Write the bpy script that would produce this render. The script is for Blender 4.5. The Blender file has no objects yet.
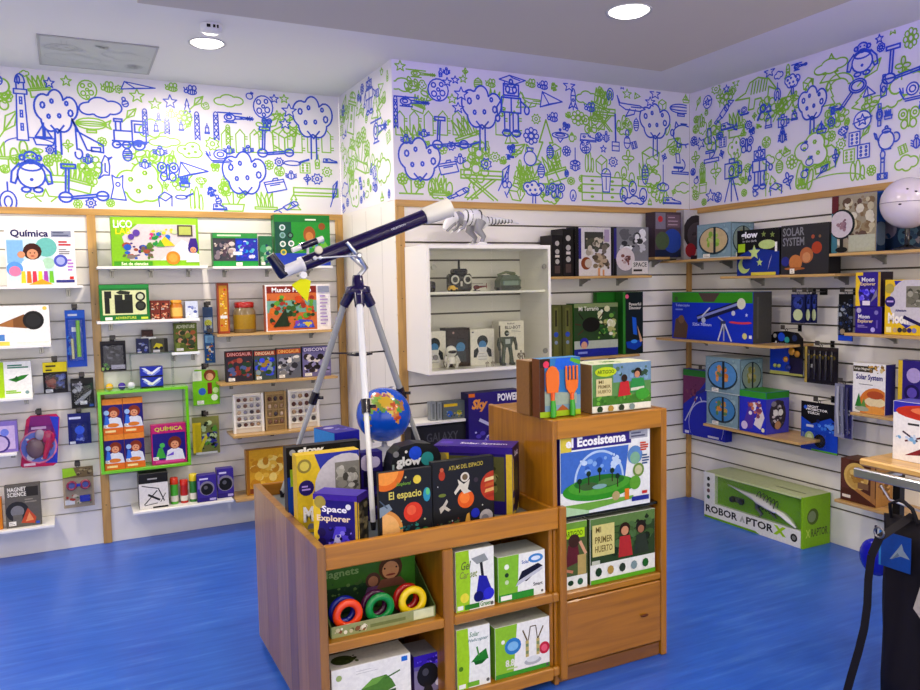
import bpy, math, random
from mathutils import Vector, Matrix
V=Vector; PI=math.pi
SC=bpy.context.scene
# ------------------------------------------------------------------ camera solved from the room's lines
CAMF,PITCH,ROLL,YAW,EYE=790.5379,.07480,-.01950,.45937,1.6008
YA,YB,DX,CX=5.4716,4.4567,1.7863,4.0873      # back wall left part, back wall right part, return, right wall
CEIL=2.947; TRIM=2.122; PIT=.11
FW=V((math.sin(YAW)*math.cos(PITCH),math.cos(YAW)*math.cos(PITCH),-math.sin(PITCH)))
_R=V((math.cos(YAW),-math.sin(YAW),0)); _U=_R.cross(FW)
RT=_R*math.cos(ROLL)+_U*math.sin(ROLL); UP=-_R*math.sin(ROLL)+_U*math.cos(ROLL)
CAM=V((0,0,EYE))
def ray(px,py): return FW+RT*((px-460)/CAMF)-UP*((py-345)/CAMF)
def on_plane(px,py,ax,val):
    q=ray(px,py); return CAM+q*((val-CAM[ax])/q[ax])
# wall frames: u runs left to right as one faces the wall, v out from the wall
def uz(wall,px,py,v=0):
    if wall=='A': p=on_plane(px,py,1,YA-v); return p.x,p.z
    if wall=='B': p=on_plane(px,py,1,YB-v); return p.x,p.z
    if wall=='C': p=on_plane(px,py,0,CX-v); return -p.y,p.z
    if wall=='D': p=on_plane(px,py,0,DX-v); return -p.y,p.z
def wp(wall,u,v,z):
    return {'A':V((u,YA-v,z)),'B':V((u,YB-v,z)),'C':V((CX-v,-u,z)),'D':V((DX-v,-u,z))}[wall]
WROT={'A':0,'B':0,'C':-PI/2,'D':-PI/2}
# ------------------------------------------------------------------ colour and materials
def lin(c): return c/12.92 if c<=.04045 else ((c+.055)/1.055)**2.4
_cc={}
def hx(s):
    if not isinstance(s,str): return s
    if s not in _cc:
        t=s.lstrip('#'); 
        if len(t)==3: t=''.join(k*2 for k in t)
        _cc[s]=tuple(lin(int(t[i:i+2],16)/255) for i in (0,2,4))
    return _cc[s]
MATS=[]; MI={}
def newmat(name,rough=.45,metal=0,coat=0,spec=.5,build=None):
    m=bpy.data.materials.new(name); m.use_nodes=True; nt=m.node_tree
    b=nt.nodes['Principled BSDF']
    a=nt.nodes.new('ShaderNodeAttribute'); a.attribute_name='Col'
    nt.links.new(a.outputs['Color'],b.inputs['Base Color'])
    b.inputs['Roughness'].default_value=rough; b.inputs['Metallic'].default_value=metal
    b.inputs['Specular IOR Level'].default_value=spec
    b.inputs['Coat Weight'].default_value=coat; b.inputs['Coat Roughness'].default_value=.15
    if build: build(m,nt,b,a)
    MI[name]=len(MATS); MATS.append(m); return m
def grain(axis,scale=9,stretch=14,amt=.26):
    def f(m,nt,b,a):
        N=nt.nodes.new; L=nt.links.new
        tc=N('ShaderNodeTexCoord'); mp=N('ShaderNodeMapping'); no=N('ShaderNodeTexNoise'); mx=N('ShaderNodeMix'); rp=N('ShaderNodeValToRGB')
        s=[scale*stretch/6]*3; s[axis]=scale/6
        mp.inputs['Scale'].default_value=s; no.inputs['Detail'].default_value=5; no.inputs['Distortion'].default_value=.7
        no.inputs['Scale'].default_value=1.6
        L(tc.outputs['Object'],mp.inputs[0]); L(mp.outputs[0],no.inputs['Vector'])
        rp.color_ramp.elements[0].position=.33; rp.color_ramp.elements[0].color=(1-amt,1-amt*1.15,1-amt*1.3,1)
        rp.color_ramp.elements[1].position=.62; rp.color_ramp.elements[1].color=(1.06,1.05,1.02,1)
        L(no.outputs[0],rp.inputs[0]); mx.data_type='RGBA'; mx.blend_type='MULTIPLY'; mx.inputs[0].default_value=1
        L(a.outputs['Color'],mx.inputs[6]); L(rp.outputs[0],mx.inputs[7]); L(mx.outputs[2],b.inputs['Base Color'])
    return f
def glassy(alpha,rough):
    def f(m,nt,b,a):
        N=nt.nodes.new; L=nt.links.new
        t=N('ShaderNodeBsdfTransparent'); g=N('ShaderNodeBsdfGlossy'); mx=N('ShaderNodeMixShader'); fr=N('ShaderNodeLayerWeight')
        mm=N('ShaderNodeMath'); mm.operation='MULTIPLY_ADD'; mm.inputs[1].default_value=.3; mm.inputs[2].default_value=alpha
        g.inputs['Roughness'].default_value=rough; fr.inputs[0].default_value=.25
        L(a.outputs['Color'],t.inputs[0])
        L(fr.outputs['Fresnel'],mm.inputs[0]); L(mm.outputs[0],mx.inputs[0]); L(t.outputs[0],mx.inputs[1]); L(g.outputs[0],mx.inputs[2])
        L(mx.outputs[0],nt.nodes['Material Output'].inputs[0])
    return f
def emis(st):
    def f(m,nt,b,a):
        nt.links.new(a.outputs['Color'],b.inputs['Emission Color']); b.inputs['Emission Strength'].default_value=st
    return f
def plaster(m,nt,b,a):
    N=nt.nodes.new; L=nt.links.new
    tc=N('ShaderNodeTexCoord'); no=N('ShaderNodeTexNoise'); no.inputs['Scale'].default_value=60; bp=N('ShaderNodeBump'); bp.inputs['Strength'].default_value=.08
    L(tc.outputs['Object'],no.inputs['Vector']); L(no.outputs[0],bp.inputs['Height']); L(bp.outputs[0],b.inputs['Normal'])
def vinyl(m,nt,b,a):
    N=nt.nodes.new; L=nt.links.new
    tc=N('ShaderNodeTexCoord'); mp=N('ShaderNodeMapping'); mp.inputs['Scale'].default_value=(1.1,11,1)
    mp.inputs['Rotation'].default_value=(0,0,.08)
    n1=N('ShaderNodeTexNoise'); n1.inputs['Scale'].default_value=2.2; n1.inputs['Detail'].default_value=7; n1.inputs['Roughness'].default_value=.62
    n2=N('ShaderNodeTexNoise'); n2.inputs['Scale'].default_value=1.1; n2.inputs['Detail'].default_value=3
    rp=N('ShaderNodeValToRGB'); e=rp.color_ramp.elements
    e[0].position=.3; e[0].color=(*hx('#1f50b8'),1); e[1].position=.72; e[1].color=(*hx('#4f80d8'),1)
    q=e.new(.52); q.color=(*hx('#2f63ca'),1)
    mx=N('ShaderNodeMix'); mx.data_type='FLOAT'; mx.inputs[0].default_value=.3
    L(tc.outputs['Object'],mp.inputs[0]); L(mp.outputs[0],n1.inputs['Vector']); L(tc.outputs['Object'],n2.inputs['Vector'])
    L(n1.outputs[0],mx.inputs[2]); L(n2.outputs[0],mx.inputs[3]); L(mx.outputs[0],rp.inputs[0]); L(rp.outputs[0],b.inputs['Base Color'])
    bp=N('ShaderNodeBump'); bp.inputs['Strength'].default_value=.06; L(n1.outputs[0],bp.inputs['Height']); L(bp.outputs[0],b.inputs['Normal'])
def speckle(m,nt,b,a):
    N=nt.nodes.new; L=nt.links.new
    tc=N('ShaderNodeTexCoord'); no=N('ShaderNodeTexNoise'); no.inputs['Scale'].default_value=75; no.inputs['Detail'].default_value=4
    rp=N('ShaderNodeValToRGB'); rp.color_ramp.elements[0].position=.35; rp.color_ramp.elements[0].color=(.66,.66,.68,1); rp.color_ramp.elements[1].position=.6; rp.color_ramp.elements[1].color=(1.1,1.1,1.08,1)
    mx=N('ShaderNodeMix'); mx.data_type='RGBA'; mx.blend_type='MULTIPLY'; mx.inputs[0].default_value=.22
    L(tc.outputs['Object'],no.inputs['Vector']); L(no.outputs[0],rp.inputs[0]); L(a.outputs['Color'],mx.inputs[6]); L(rp.outputs[0],mx.inputs[7]); L(mx.outputs[2],b.inputs['Base Color'])
newmat('print',.42,0,.08,spec=.18,build=speckle)
newmat('matte',.7,spec=.2)
newmat('gloss',.2,0,.3,spec=.4)
newmat('metal',.28,1)
newmat('wood_x',.34,0,.3,build=grain(0))
newmat('wood_y',.34,0,.3,build=grain(1))
newmat('wood_z',.34,0,.3,build=grain(2))
newmat('glass',.05,build=glassy(.012,.02))
newmat('plastic',.1,build=glassy(.015,.08))
newmat('lamp',.5,build=emis(9))
newmat('led',.5,build=emis(55))
newmat('laminate',.32,0,.1)
newmat('plaster',.85,build=plaster)
newmat('mural',.3,0,.08,spec=.4)
newmat('vinyl',.3,spec=.5,build=vinyl)
# ------------------------------------------------------------------ mesh builder
class MB:
    def __init__(s): s.v=[]; s.f=[]; s.c=[]; s.m=[]; s.s=[]; s.T=None
    def add(s,pts,faces,col,mat='print',smooth=False):
        n=len(s.v); T=s.T
        for p in pts:
            p=V(p) if len(p)==3 else V((*p,0)); s.v.append(tuple(T@p) if T else tuple(p))
        c=hx(col); m=MI[mat]
        if mat in('print','gloss'): c=tuple(q**1.16 for q in c)
        for f in faces: s.f.append(tuple(i+n for i in f)); s.c.append(c); s.m.append(m); s.s.append(smooth)
        return s
    def poly(s,pts,col,mat='print'): return s.add(pts,[tuple(range(len(pts)))],col,mat)
    def box(s,x0,x1,y0,y1,z0,z1,col,mat='print',ch=.0012):
        if x1<x0:x0,x1=x1,x0
        if y1<y0:y0,y1=y1,y0
        if z1<z0:z0,z1=z1,z0
        ch=min(ch,(x1-x0)*.3,(y1-y0)*.3,(z1-z0)*.3)
        P=[];idx={}
        for i,X in enumerate((x0,x1)):
            for j,Y in enumerate((y0,y1)):
                for k,Z in enumerate((z0,z1)):
                    sx,sy,sz=(ch,-ch)[i],(ch,-ch)[j],(ch,-ch)[k]
                    for a,pt in enumerate(((X,Y+sy,Z+sz),(X+sx,Y,Z+sz),(X+sx,Y+sy,Z))):
                        idx[i,j,k,a]=len(P); P.append(pt)
        F=[]
        for i in (0,1):
            q=[idx[i,0,0,0],idx[i,1,0,0],idx[i,1,1,0],idx[i,0,1,0]]; F.append(q if i else q[::-1])
            q=[idx[0,i,0,1],idx[1,i,0,1],idx[1,i,1,1],idx[0,i,1,1]]; F.append(q[::-1] if i else q)
            q=[idx[0,0,i,2],idx[1,0,i,2],idx[1,1,i,2],idx[0,1,i,2]]; F.append(q if i else q[::-1])
        for i in (0,1):
            for j in (0,1):
                F.append([idx[i,j,0,0],idx[i,j,1,0],idx[i,j,1,1],idx[i,j,0,1]])
                F.append([idx[i,0,j,0],idx[i,1,j,0],idx[i,1,j,2],idx[i,0,j,2]])
                F.append([idx[0,i,j,1],idx[1,i,j,1],idx[1,i,j,2],idx[0,i,j,2]])
                for k in (0,1): F.append([idx[i,j,k,0],idx[i,j,k,1],idx[i,j,k,2]])
        return s.add(P,F,col,mat)
    def tube(s,pts,r,col,mat='gloss',n=10,caps=True,flat=1.0):
        pts=[V(p) for p in pts]; R=r if isinstance(r,(list,tuple)) else [r]*len(pts)
        P=[];F=[]; prev=None
        for i,p in enumerate(pts):
            t=(pts[min(i+1,len(pts)-1)]-pts[max(i-1,0)]).normalized()
            if prev is None:
                a=V((0,0,1)) if abs(t.z)<.9 else V((1,0,0)); x=t.cross(a).normalized()
            else: x=(prev-t*prev.dot(t)).normalized()
            prev=x; y=t.cross(x)
            for k in range(n):
                an=2*PI*k/n; P.append(p+x*(R[i]*math.cos(an))+y*(R[i]*flat*math.sin(an)))
        for i in range(len(pts)-1):
            for k in range(n): F.append((i*n+k,i*n+(k+1)%n,(i+1)*n+(k+1)%n,(i+1)*n+k))
        s.add(P,F,col,mat,True)
        if caps:
            s.add(P[:n],[tuple(range(n))[::-1]],col,mat); s.add(P[-n:],[tuple(range(n))],col,mat)
        return s
    def lathe(s,prof,c,col,mat='gloss',n=20,axis=(0,0,1)):
        c=V(c); a=V(axis).normalized(); h=V((1,0,0)) if abs(a.x)<.9 else V((0,1,0)); x=a.cross(h).normalized(); y=a.cross(x)
        P=[];F=[]
        for r,z in prof:
            for k in range(n):
                an=2*PI*k/n; P.append(c+a*z+x*(r*math.cos(an))+y*(r*math.sin(an)))
        m=len(prof)
        for i in range(m-1):
            for k in range(n): F.append((i*n+k,i*n+(k+1)%n,(i+1)*n+(k+1)%n,(i+1)*n+k))
        s.add(P,F,col,mat,True)
        if prof[0][0]>1e-4: s.add(P[:n],[tuple(range(n))[::-1]],col,mat)
        if prof[-1][0]>1e-4: s.add(P[-n:],[tuple(range(n))],col,mat)
        return s
    def ball(s,c,r,col,mat='gloss',n=14,colfn=None):
        r=r if isinstance(r,(tuple,list)) else (r,r,r); c=V(c); m=max(6,n*2//3)
        P=[c+V((0,0,-r[2]))]; 
        for i in range(1,m):
            ph=-PI/2+PI*i/m
            for k in range(n):
                an=2*PI*k/n; P.append(c+V((r[0]*math.cos(ph)*math.cos(an),r[1]*math.cos(ph)*math.sin(an),r[2]*math.sin(ph))))
        P.append(c+V((0,0,r[2]))); F=[]
        for k in range(n):
            F.append((0,1+(k+1)%n,1+k)); F.append((len(P)-1,1+(m-2)*n+k,1+(m-2)*n+(k+1)%n))
            for i in range(m-2): F.append((1+i*n+k,1+i*n+(k+1)%n,1+(i+1)*n+(k+1)%n,1+(i+1)*n+k))
        if colfn is None: return s.add(P,F,col,mat,True)
        for f in F:
            q=sum((P[i] for i in f),V((0,0,0)))/len(f)-c; s.add([P[i] for i in f],[tuple(range(len(f)))],colfn(q.normalized()),mat,False)
        return s
    def torus(s,c,R,r,col,mat='gloss',axis=(0,1,0),n=24,m=8,sx=1.0,flat=1.0):
        c=V(c); a=V(axis).normalized(); h=V((1,0,0)) if abs(a.x)<.9 else V((0,1,0)); x=(h-a*h.dot(a)).normalized(); y=a.cross(x)
        P=[];F=[]
        for i in range(n):
            t=2*PI*i/n; e=x*math.cos(t)*sx+y*math.sin(t)
            for k in range(m):
                an=2*PI*k/m; P.append(c+e*(R+r*math.cos(an))+a*(r*flat*math.sin(an)))
        for i in range(n):
            for k in range(m): F.append((i*m+k,((i+1)%n)*m+k,((i+1)%n)*m+(k+1)%m,i*m+(k+1)%m))
        return s.add(P,F,col,mat,True)
    def prism(s,pts,n0,n1,col,mat='gloss',plane='xz',side=None):
        # outline in a plane, given thickness along the plane's normal
        def mk(p,t): return (p[0],t,p[1]) if plane=='xz' else ((p[0],p[1],t) if plane=='xy' else (t,p[0],p[1]))
        k=len(pts); a=[mk(p,n0) for p in pts]; b=[mk(p,n1) for p in pts]
        s.add(a,[tuple(range(k))],col,mat); s.add(b,[tuple(range(k))[::-1]],col,mat)
        s.add(a+b,[(i,(i+1)%k,(i+1)%k+k,i+k) for i in range(k)],side or col,mat); return s
    def build(s,name,parent=None,loc=None,rot=None):
        me=bpy.data.meshes.new(name); me.from_pydata(s.v,[],s.f)
        used=sorted(set(s.m)); mp={m:i for i,m in enumerate(used)}
        for m in used: me.materials.append(MATS[m])
        me.polygons.foreach_set('material_index',[mp[m] for m in s.m]); me.polygons.foreach_set('use_smooth',s.s)
        at=me.color_attributes.new('Col','FLOAT_COLOR','CORNER'); buf=[]
        for f,c in zip(s.f,s.c): buf.extend((c[0],c[1],c[2],1.0)*len(f))
        at.data.foreach_set('color',buf); me.update()
        o=bpy.data.objects.new(name,me); SC.collection.objects.link(o)
        if parent: o.parent=parent
        if loc is not None: o.location=loc
        if rot is not None: o.rotation_euler=(0,0,rot) if not isinstance(rot,tuple) else rot
        return o
def tag(o,label,cat,group=None):
    o['label']=label; o['category']=cat
    if group: o['group']=group
    return o
def struct(mb,name):
    o=mb.build(name); o['kind']='structure'; return o
def thing(name,label,cat,loc=(0,0,0),rot=0,group=None):
    o=bpy.data.objects.new(name,None); SC.collection.objects.link(o); o.empty_display_size=.05
    o.location=loc; o.rotation_euler=(0,0,rot); return tag(o,label,cat,group)
# ------------------------------------------------------------------ lettering
_tx={}
def glyphs(body,bold=0.0,shear=0.0):
    k=(body,bold,shear)
    if k not in _tx:
        cu=bpy.data.curves.new('lettering','FONT'); cu.body=body; cu.resolution_u=2; cu.offset=bold; cu.shear=shear
        ob=bpy.data.objects.new('lettering',cu); SC.collection.objects.link(ob)
        me=bpy.data.meshes.new_from_object(ob.evaluated_get(bpy.context.evaluated_depsgraph_get()))
        vs=[(v.co.x,v.co.y) for v in me.vertices]; fs=[tuple(p.vertices) for p in me.polygons]
        bpy.data.objects.remove(ob); bpy.data.curves.remove(cu); bpy.data.meshes.remove(me)
        xs=[v[0] for v in vs]; ys=[v[1] for v in vs]; x0,x1,y0,y1=min(xs),max(xs),min(ys),max(ys)
        _tx[k]=([((x-x0)/(x1-x0),(y-y0)/(y1-y0)) for x,y in vs],fs)
    return _tx[k]
# ------------------------------------------------------------------ flat printed artwork on a face
class Art:
    def __init__(s,mb,o,U,W,N,w,h): s.mb=mb; s.o=V(o); s.U=V(U); s.W=V(W); s.N=V(N); s.w=w; s.h=h; s.k=0
    def P(s,pts,c,clamp=True):
        s.k+=1; off=s.N*(.0002+.00005*s.k)
        if clamp: pts=[(min(max(x,.004),.996),min(max(y,.004),.996)) for x,y in pts]
        s.mb.poly([s.o+s.U*(x*s.w)+s.W*(y*s.h)+off for x,y in pts],c); return s
    def rect(s,x0,y0,x1,y1,c): return s.P([(x0,y0),(x1,y0),(x1,y1),(x0,y1)],c)
    def ell(s,cx,cy,rx,ry,c,n=16,a0=0,a1=2*PI): return s.P([(cx+rx*math.cos(a0+(a1-a0)*i/n),cy+ry*math.sin(a0+(a1-a0)*i/n)) for i in range(n if a1-a0>6.28 else n+1)],c)
    def circ(s,cx,cy,r,c,n=16,a0=0,a1=2*PI): return s.ell(cx,cy,r*s.h/s.w,r,c,n,a0,a1)
    def line(s,p,q,t,c):
        ax=s.w/s.h; dx,dy=(q[0]-p[0])*ax,q[1]-p[1]; l=math.hypot(dx,dy) or 1; nx,ny=-dy/l*t/2/ax,dx/l*t/2
        return s.P([(p[0]+nx,p[1]+ny),(q[0]+nx,q[1]+ny),(q[0]-nx,q[1]-ny),(p[0]-nx,p[1]-ny)],c)
    def star(s,cx,cy,r,c,n=5,k=.45): 
        return s.P([(cx+(r if i%2==0 else r*k)*math.sin(PI*i/n)*s.h/s.w,cy+(r if i%2==0 else r*k)*math.cos(PI*i/n)) for i in range(2*n)],c)
    def text(s,t,x0,y0,x1,y1,c,bold=.02,shear=0,tilt=0):
        s.k+=1; off=s.N*(.0002+.00005*s.k); vs,fs=glyphs(t,bold,shear)
        s.mb.add([s.o+s.U*((x0+(x1-x0)*x)*s.w)+s.W*((y0+(y1-y0)*y+tilt*x)*s.h)+off for x,y in vs],fs,c); return s
    def blobs(s,x0,y0,x1,y1,cols,n=12,r=.08,seed=1):
        rn=random.Random(seed); n=int(n*2.6); r*=.62
        for i in range(n):
            rr=r*rn.uniform(.4,1.3); s.ell(rn.uniform(x0+rr*s.h/s.w,x1-rr*s.h/s.w),rn.uniform(y0+rr,y1-rr),rr*s.h/s.w*rn.uniform(.7,1.3),rr*rn.uniform(.6,1.1),cols[i%len(cols)],8)
        return s
    def lines(s,x0,y0,x1,y1,c,n=3,t=.02,seed=1):
        rn=random.Random(seed)
        for i in range(n):
            y=y1-(y1-y0)*(i+.5)/n; s.rect(x0,y-t/2,x0+(x1-x0)*rn.uniform(.6,1),y+t/2,c)
        return s
    def kid(s,cx,cy,k,hair='#5a2c18',shirt='#f4f2f0',skin='#e0a27c'):
        a=s.h/s.w
        s.P([(cx-.5*k*a,cy-.9*k),(cx-.38*k*a,cy-.35*k),(cx-.12*k*a,cy-.22*k),(cx+.12*k*a,cy-.22*k),(cx+.38*k*a,cy-.35*k),(cx+.5*k*a,cy-.9*k)],shirt)
        s.circ(cx,cy+.06*k,.35*k,hair,14); s.circ(cx,cy-.05*k,.21*k,skin,14)
        s.circ(cx-.08*k*a,cy,.03*k,'#201410',6); s.circ(cx+.08*k*a,cy,.03*k,'#201410',6); s.ell(cx,cy-.13*k,.08*k*a,.025*k,'#b04038',8)
        return s
    def price(s,x=.06,y=.04,w=.18,h=.09): return s.rect(x,y,x+w,y+h,'#f4f2ec').lines(x+.02,y+.01,x+w-.02,y+h-.01,'#777',2,.012)
# ------------------------------------------------------------------ boxed goods
def box_mesh(w,d,h,col,front=None,left=None,right=None,top=None,sidecol=None,topcol=None,mat='print',tilt=0):
    mb=MB(); 
    if tilt: mb.T=Matrix.Rotation(math.radians(tilt),4,'X')
    mb.box(-w/2,w/2,-d/2,d/2,0,h,col,mat,.001)
    e=.001
    if sidecol:
        for sx in (-1,1): mb.poly([(sx*(w/2+.0001),-d/2+e,e),(sx*(w/2+.0001),d/2-e,e),(sx*(w/2+.0001),d/2-e,h-e),(sx*(w/2+.0001),-d/2+e,h-e)],sidecol,mat)
    if topcol: mb.poly([(-w/2+e,-d/2+e,h+.0001),(w/2-e,-d/2+e,h+.0001),(w/2-e,d/2-e,h+.0001),(-w/2+e,d/2-e,h+.0001)],topcol,mat)
    if front: front(Art(mb,(-w/2,-d/2,0),(1,0,0),(0,0,1),(0,-1,0),w,h))
    if left: left(Art(mb,(-w/2,d/2,0),(0,-1,0),(0,0,1),(-1,0,0),d,h))
    if right: right(Art(mb,(w/2,-d/2,0),(0,1,0),(0,0,1),(1,0,0),d,h))
    if top: top(Art(mb,(-w/2,-d/2,h),(1,0,0),(0,1,0),(0,0,1),w,d))
    return mb
def fbox(name,label,cat,x,y,z,w,d,h,rot=0,group=None,**k):
    "box standing free: x,y is the middle of its FRONT edge"
    a=math.radians(rot); c=V((x,y,z))+V((-math.sin(a),math.cos(a),0))*(d/2)
    return tag(box_mesh(w,d,h,**k).build(name,loc=c,rot=a),label,cat,group)
def span(wall,l,r,t,v,z0=None,b=None):
    ym=(t+(b if b is not None else t+40))/2; xm=(l+r)/2
    u0,u1=uz(wall,l,ym,v)[0],uz(wall,r,ym,v)[0]; z1=uz(wall,xm,t,v)[1]
    if z0 is None: z0=uz(wall,xm,b,v)[1]
    return u0,u1,z0,z1
def wbox(name,label,cat,wall,l,r,t,z0,v,d,group=None,b=None,**k):
    "box standing on a shelf: front face edges l,r,t in the photo; v = how far its front is from the wall"
    u0,u1,z0,z1=span(wall,l,r,t,v,z0,b); d=min(d,v-.004)
    o=box_mesh(u1-u0,d,z1-z0,**k).build(name,loc=wp(wall,(u0+u1)/2,v-d/2,z0),rot=WROT[wall])
    return tag(o,label,cat,group)
SHELF={}
def shelf(key,label,wall,l,r,py,depth=.24,col='#efeeea',wood=False,th=.016,group='wall shelves',u0=None,u1=None):
    m=(l+r)/2; z=uz(wall,m,py,depth)[1]
    a=u0 if u0 is not None else uz(wall,l,py,depth)[0]; b=u1 if u1 is not None else uz(wall,r,py,depth)[0]
    SHELF[key]=z+.0005; t=thing('wall_shelf',label,'shelf',wp(wall,(a+b)/2,0,z-th),WROT[wall],group); w=b-a
    MB().box(-w/2,w/2,-depth,-.001,0,th,'#c9a263' if wood else col,'wood_x' if wood else 'laminate',.0015).build('board',t)
    n=2 if w<.6 else 3
    for i in range(n):
        x=-w/2+w*(.14+.72*i/(n-1))
        mb=MB().box(x-.012,x+.012,-.1,-.001,-.012,-.0005,'#8d8c88','metal',.001).box(x-.012,x+.012,-.006,-.001,-.05,-.012,'#8d8c88','metal',.001)
        mb.prism([(-.09,-.012),(-.006,-.012),(-.006,-.045)],x-.002,x+.002,'#8d8c88','metal','yz'); mb.build('bracket',t)
    return z
def hook(label,wall,u,z,L):
    t=thing('display_hook',label,'hook',wp(wall,u,0,z),WROT[wall],'display hooks on the slatted walls')
    MB().box(-.014,.014,-.005,-.0005,-.02,.02,'#3a3a3c','metal').build('back_plate',t)
    MB().tube([(0,-.004,0),(0,-L+.008,0),(0,-L,.006)],.0026,'#8a8a8c','metal',6).build('prong',t)
    MB().box(-.016,.016,-L-.004,-L-.001,.0,.026,'#3c3b3a','gloss').box(-.013,.013,-L-.005,-L-.004,.004,.022,'#55504c').build('price_holder',t)
def hang(name,label,cat,wall,l,r,t,b,v,col,art=None,shape=None,hooklabel=None,group=None,count=1,gap=.016,th=.0025,extra=None,hx_=.5,mat='print'):
    "carded product hanging on a prong"
    u0,u1,z0,z1=span(wall,l,r,t,v,None,b); w=u1-u0; h=z1-z0; 
    uc=u0+w*hx_; zr=z1+.012
    hook(hooklabel or ('hook for '+' '.join(label.split()[:11])),wall,uc,zr,v+.03)
    for i in range(count):
        vv=v-i*gap
        T=thing(name,label if i==0 else label+', behind the front one',cat,wp(wall,(u0+u1)/2,vv,z0),WROT[wall],group)
        mb=MB()
        pts=shape or [(0,0),(1,0),(1,1),(0,1)]
        mb.prism([(-w/2+w*x,h*y) for x,y in pts],0,th,col,mat,'xz')
        if art and i==0: art(Art(mb,(-w/2,0,0),(1,0,0),(0,0,1),(0,-1,0),w,h))
        mb.build('backing_card',T)
        MB().torus((w*(hx_-.5),th/2,h+.012-.0052),.0085,.0018,'#222','gloss',(0,1,0),12,6).build('hang_tab',T)
        if i==0 and extra: extra(T,w,h)
    return uc,zr
def bubble(T,w,h,x0,y0,x1,y1,d=.03,col='#eef2f8',name='blister'):
    mb=MB(); X0,X1,Z0,Z1=-w/2+w*x0,-w/2+w*x1,h*y0,h*y1; s=min(.008,(X1-X0)*.2)
    P=[(X0,-.003,Z0),(X1,-.003,Z0),(X1,-.003,Z1),(X0,-.003,Z1),(X0+s,-d,Z0+s),(X1-s,-d,Z0+s),(X1-s,-d,Z1-s),(X0+s,-d,Z1-s)]
    mb.add(P,[(4,5,6,7),(0,1,5,4),(1,2,6,5),(2,3,7,6),(3,0,4,7)],col,'plastic'); mb.build(name,T)
# ------------------------------------------------------------------ mural motifs: each a list of polylines in a unit square
def arc(cx,cy,rx,ry=None,a=0,b=360,n=18):
    ry=rx if ry is None else ry
    return [(cx+rx*math.cos(math.radians(a+(b-a)*i/n)),cy+ry*math.sin(math.radians(a+(b-a)*i/n))) for i in range(n+1)]
def cl(*p): return list(p)+[p[0]]
def rc(x0,y0,x1,y1): return cl((x0,y0),(x1,y0),(x1,y1),(x0,y1))
def bumps(cs,n=60,cx=0,cy=0):
    out=[]
    for i in range(n+1):
        t=2*PI*i/n; dx,dy=math.cos(t),math.sin(t); best=0
        for x,y,r in cs:
            x-=cx;y-=cy; b=x*dx+y*dy; q=b*b-(x*x+y*y-r*r)
            if q>0: best=max(best,b+math.sqrt(q))
        out.append((cx+dx*best,cy+dy*best))
    return out
def m_star(): return [cl(*[((.5 if i%2==0 else .22)*math.sin(PI*i/5),(.5 if i%2==0 else .22)*math.cos(PI*i/5)) for i in range(10)])]
def m_cloud(): return [bumps([(-.3,-.05,.2),(-.05,.1,.24),(.25,.03,.22),(0,-.12,.2)])]
def m_tree():
    return [bumps([(-.28,.22,.2),(-.02,.33,.17),(.28,.22,.18),(.12,.05,.2),(-.15,.05,.2)],cy=.18),[(-.06,-.12),(-.07,-.5)],[(.06,-.12),(.06,-.5)],[(-.14,-.06),(0,-.17),(.14,-.05)]]+[arc(x,y,r,n=8) for x,y,r in ((-.3,.25,.045),(-.1,.32,.03),(.22,.3,.03),(.3,.15,.05),(.05,.1,.03),(-.18,.08,.03))]
def m_moon(): return [arc(0,0,.48)]+[arc(x,y,r,n=10) for x,y,r in ((-.22,.2,.1),(.15,.25,.09),(-.2,-.18,.12),(.2,-.12,.12),(0,.02,.07),(.02,-.34,.08))]
def m_heli(): return [arc(-.18,0,.15,.17),arc(-.2,.02,.07,.09,n=10),[(-.5,.22),(.15,.22)],[(-.18,.17),(-.18,.25)],[(-.04,.08),(.32,.04)],[(-.04,-.06),(.32,-.02)],[(.08,.07),(.2,-.04)],[(-.34,-.24),(0,-.24)],[(-.26,-.14),(-.28,-.24)],[(-.1,-.14),(-.08,-.24)]]+[[(.38-.1*math.cos(a),.01-.1*math.sin(a)),(.38+.1*math.cos(a),.01+.1*math.sin(a))] for a in (0,.8,1.6,2.4)]
def m_picket(): return [[(-.38,-.5),(-.38,.28),(0,.5),(.38,.28),(.38,-.5),(-.38,-.5)],[(.38,.2),(.62,.2)],[(.38,.1),(.62,.1)],[(.38,-.3),(.62,-.3)],[(.38,-.4),(.62,-.4)]]
def m_flower():
    p=[]
    for i in range(8):
        a=i*45; c,s=math.cos(math.radians(a)),math.sin(math.radians(a)); p.append(arc(.33*c,.33*s,.14,n=8))
    return [arc(0,0,.15,n=10)]+p
def m_gear(): return [cl(*[((.5 if i%2 else .36)*math.cos(PI*i/8),(.5 if i%2 else .36)*math.sin(PI*i/8)) for i in range(16)]),arc(0,0,.16,n=8)]
def m_scooter(): return [arc(-.36,-.36,.13),arc(.38,-.3,.12),[(-.23,-.34),(.26,-.26)],[(-.23,-.4),(.27,-.33)],[(-.36,-.23),(-.33,.4)],[(-.3,-.24),(-.27,.4)],rc(-.42,.4,-.14,.5),[(-.5,-.36),(-.22,-.36)],[(.26,-.3),(.5,-.3)]]
def m_case(): return [cl((-.45,.15),(.35,.35),(.48,-.15),(-.32,-.36)),[(-.4,.05),(.38,.23)],[(-.1,.27),(-.06,.36),(.1,.4),(.13,.32)],[(-.2,.0),(.2,.1)]]
def m_plant(): return [rc(-.4,-.5,.4,-.2),rc(-.46,-.2,.46,-.12)]+[[(x,-.12),(x-.06,.2),(x+.04*k,.45),(x+.08,.15),(x+.08,-.12)] for x,k in ((-.32,-2),(-.15,-1),(.02,1),(.2,2))]
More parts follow.
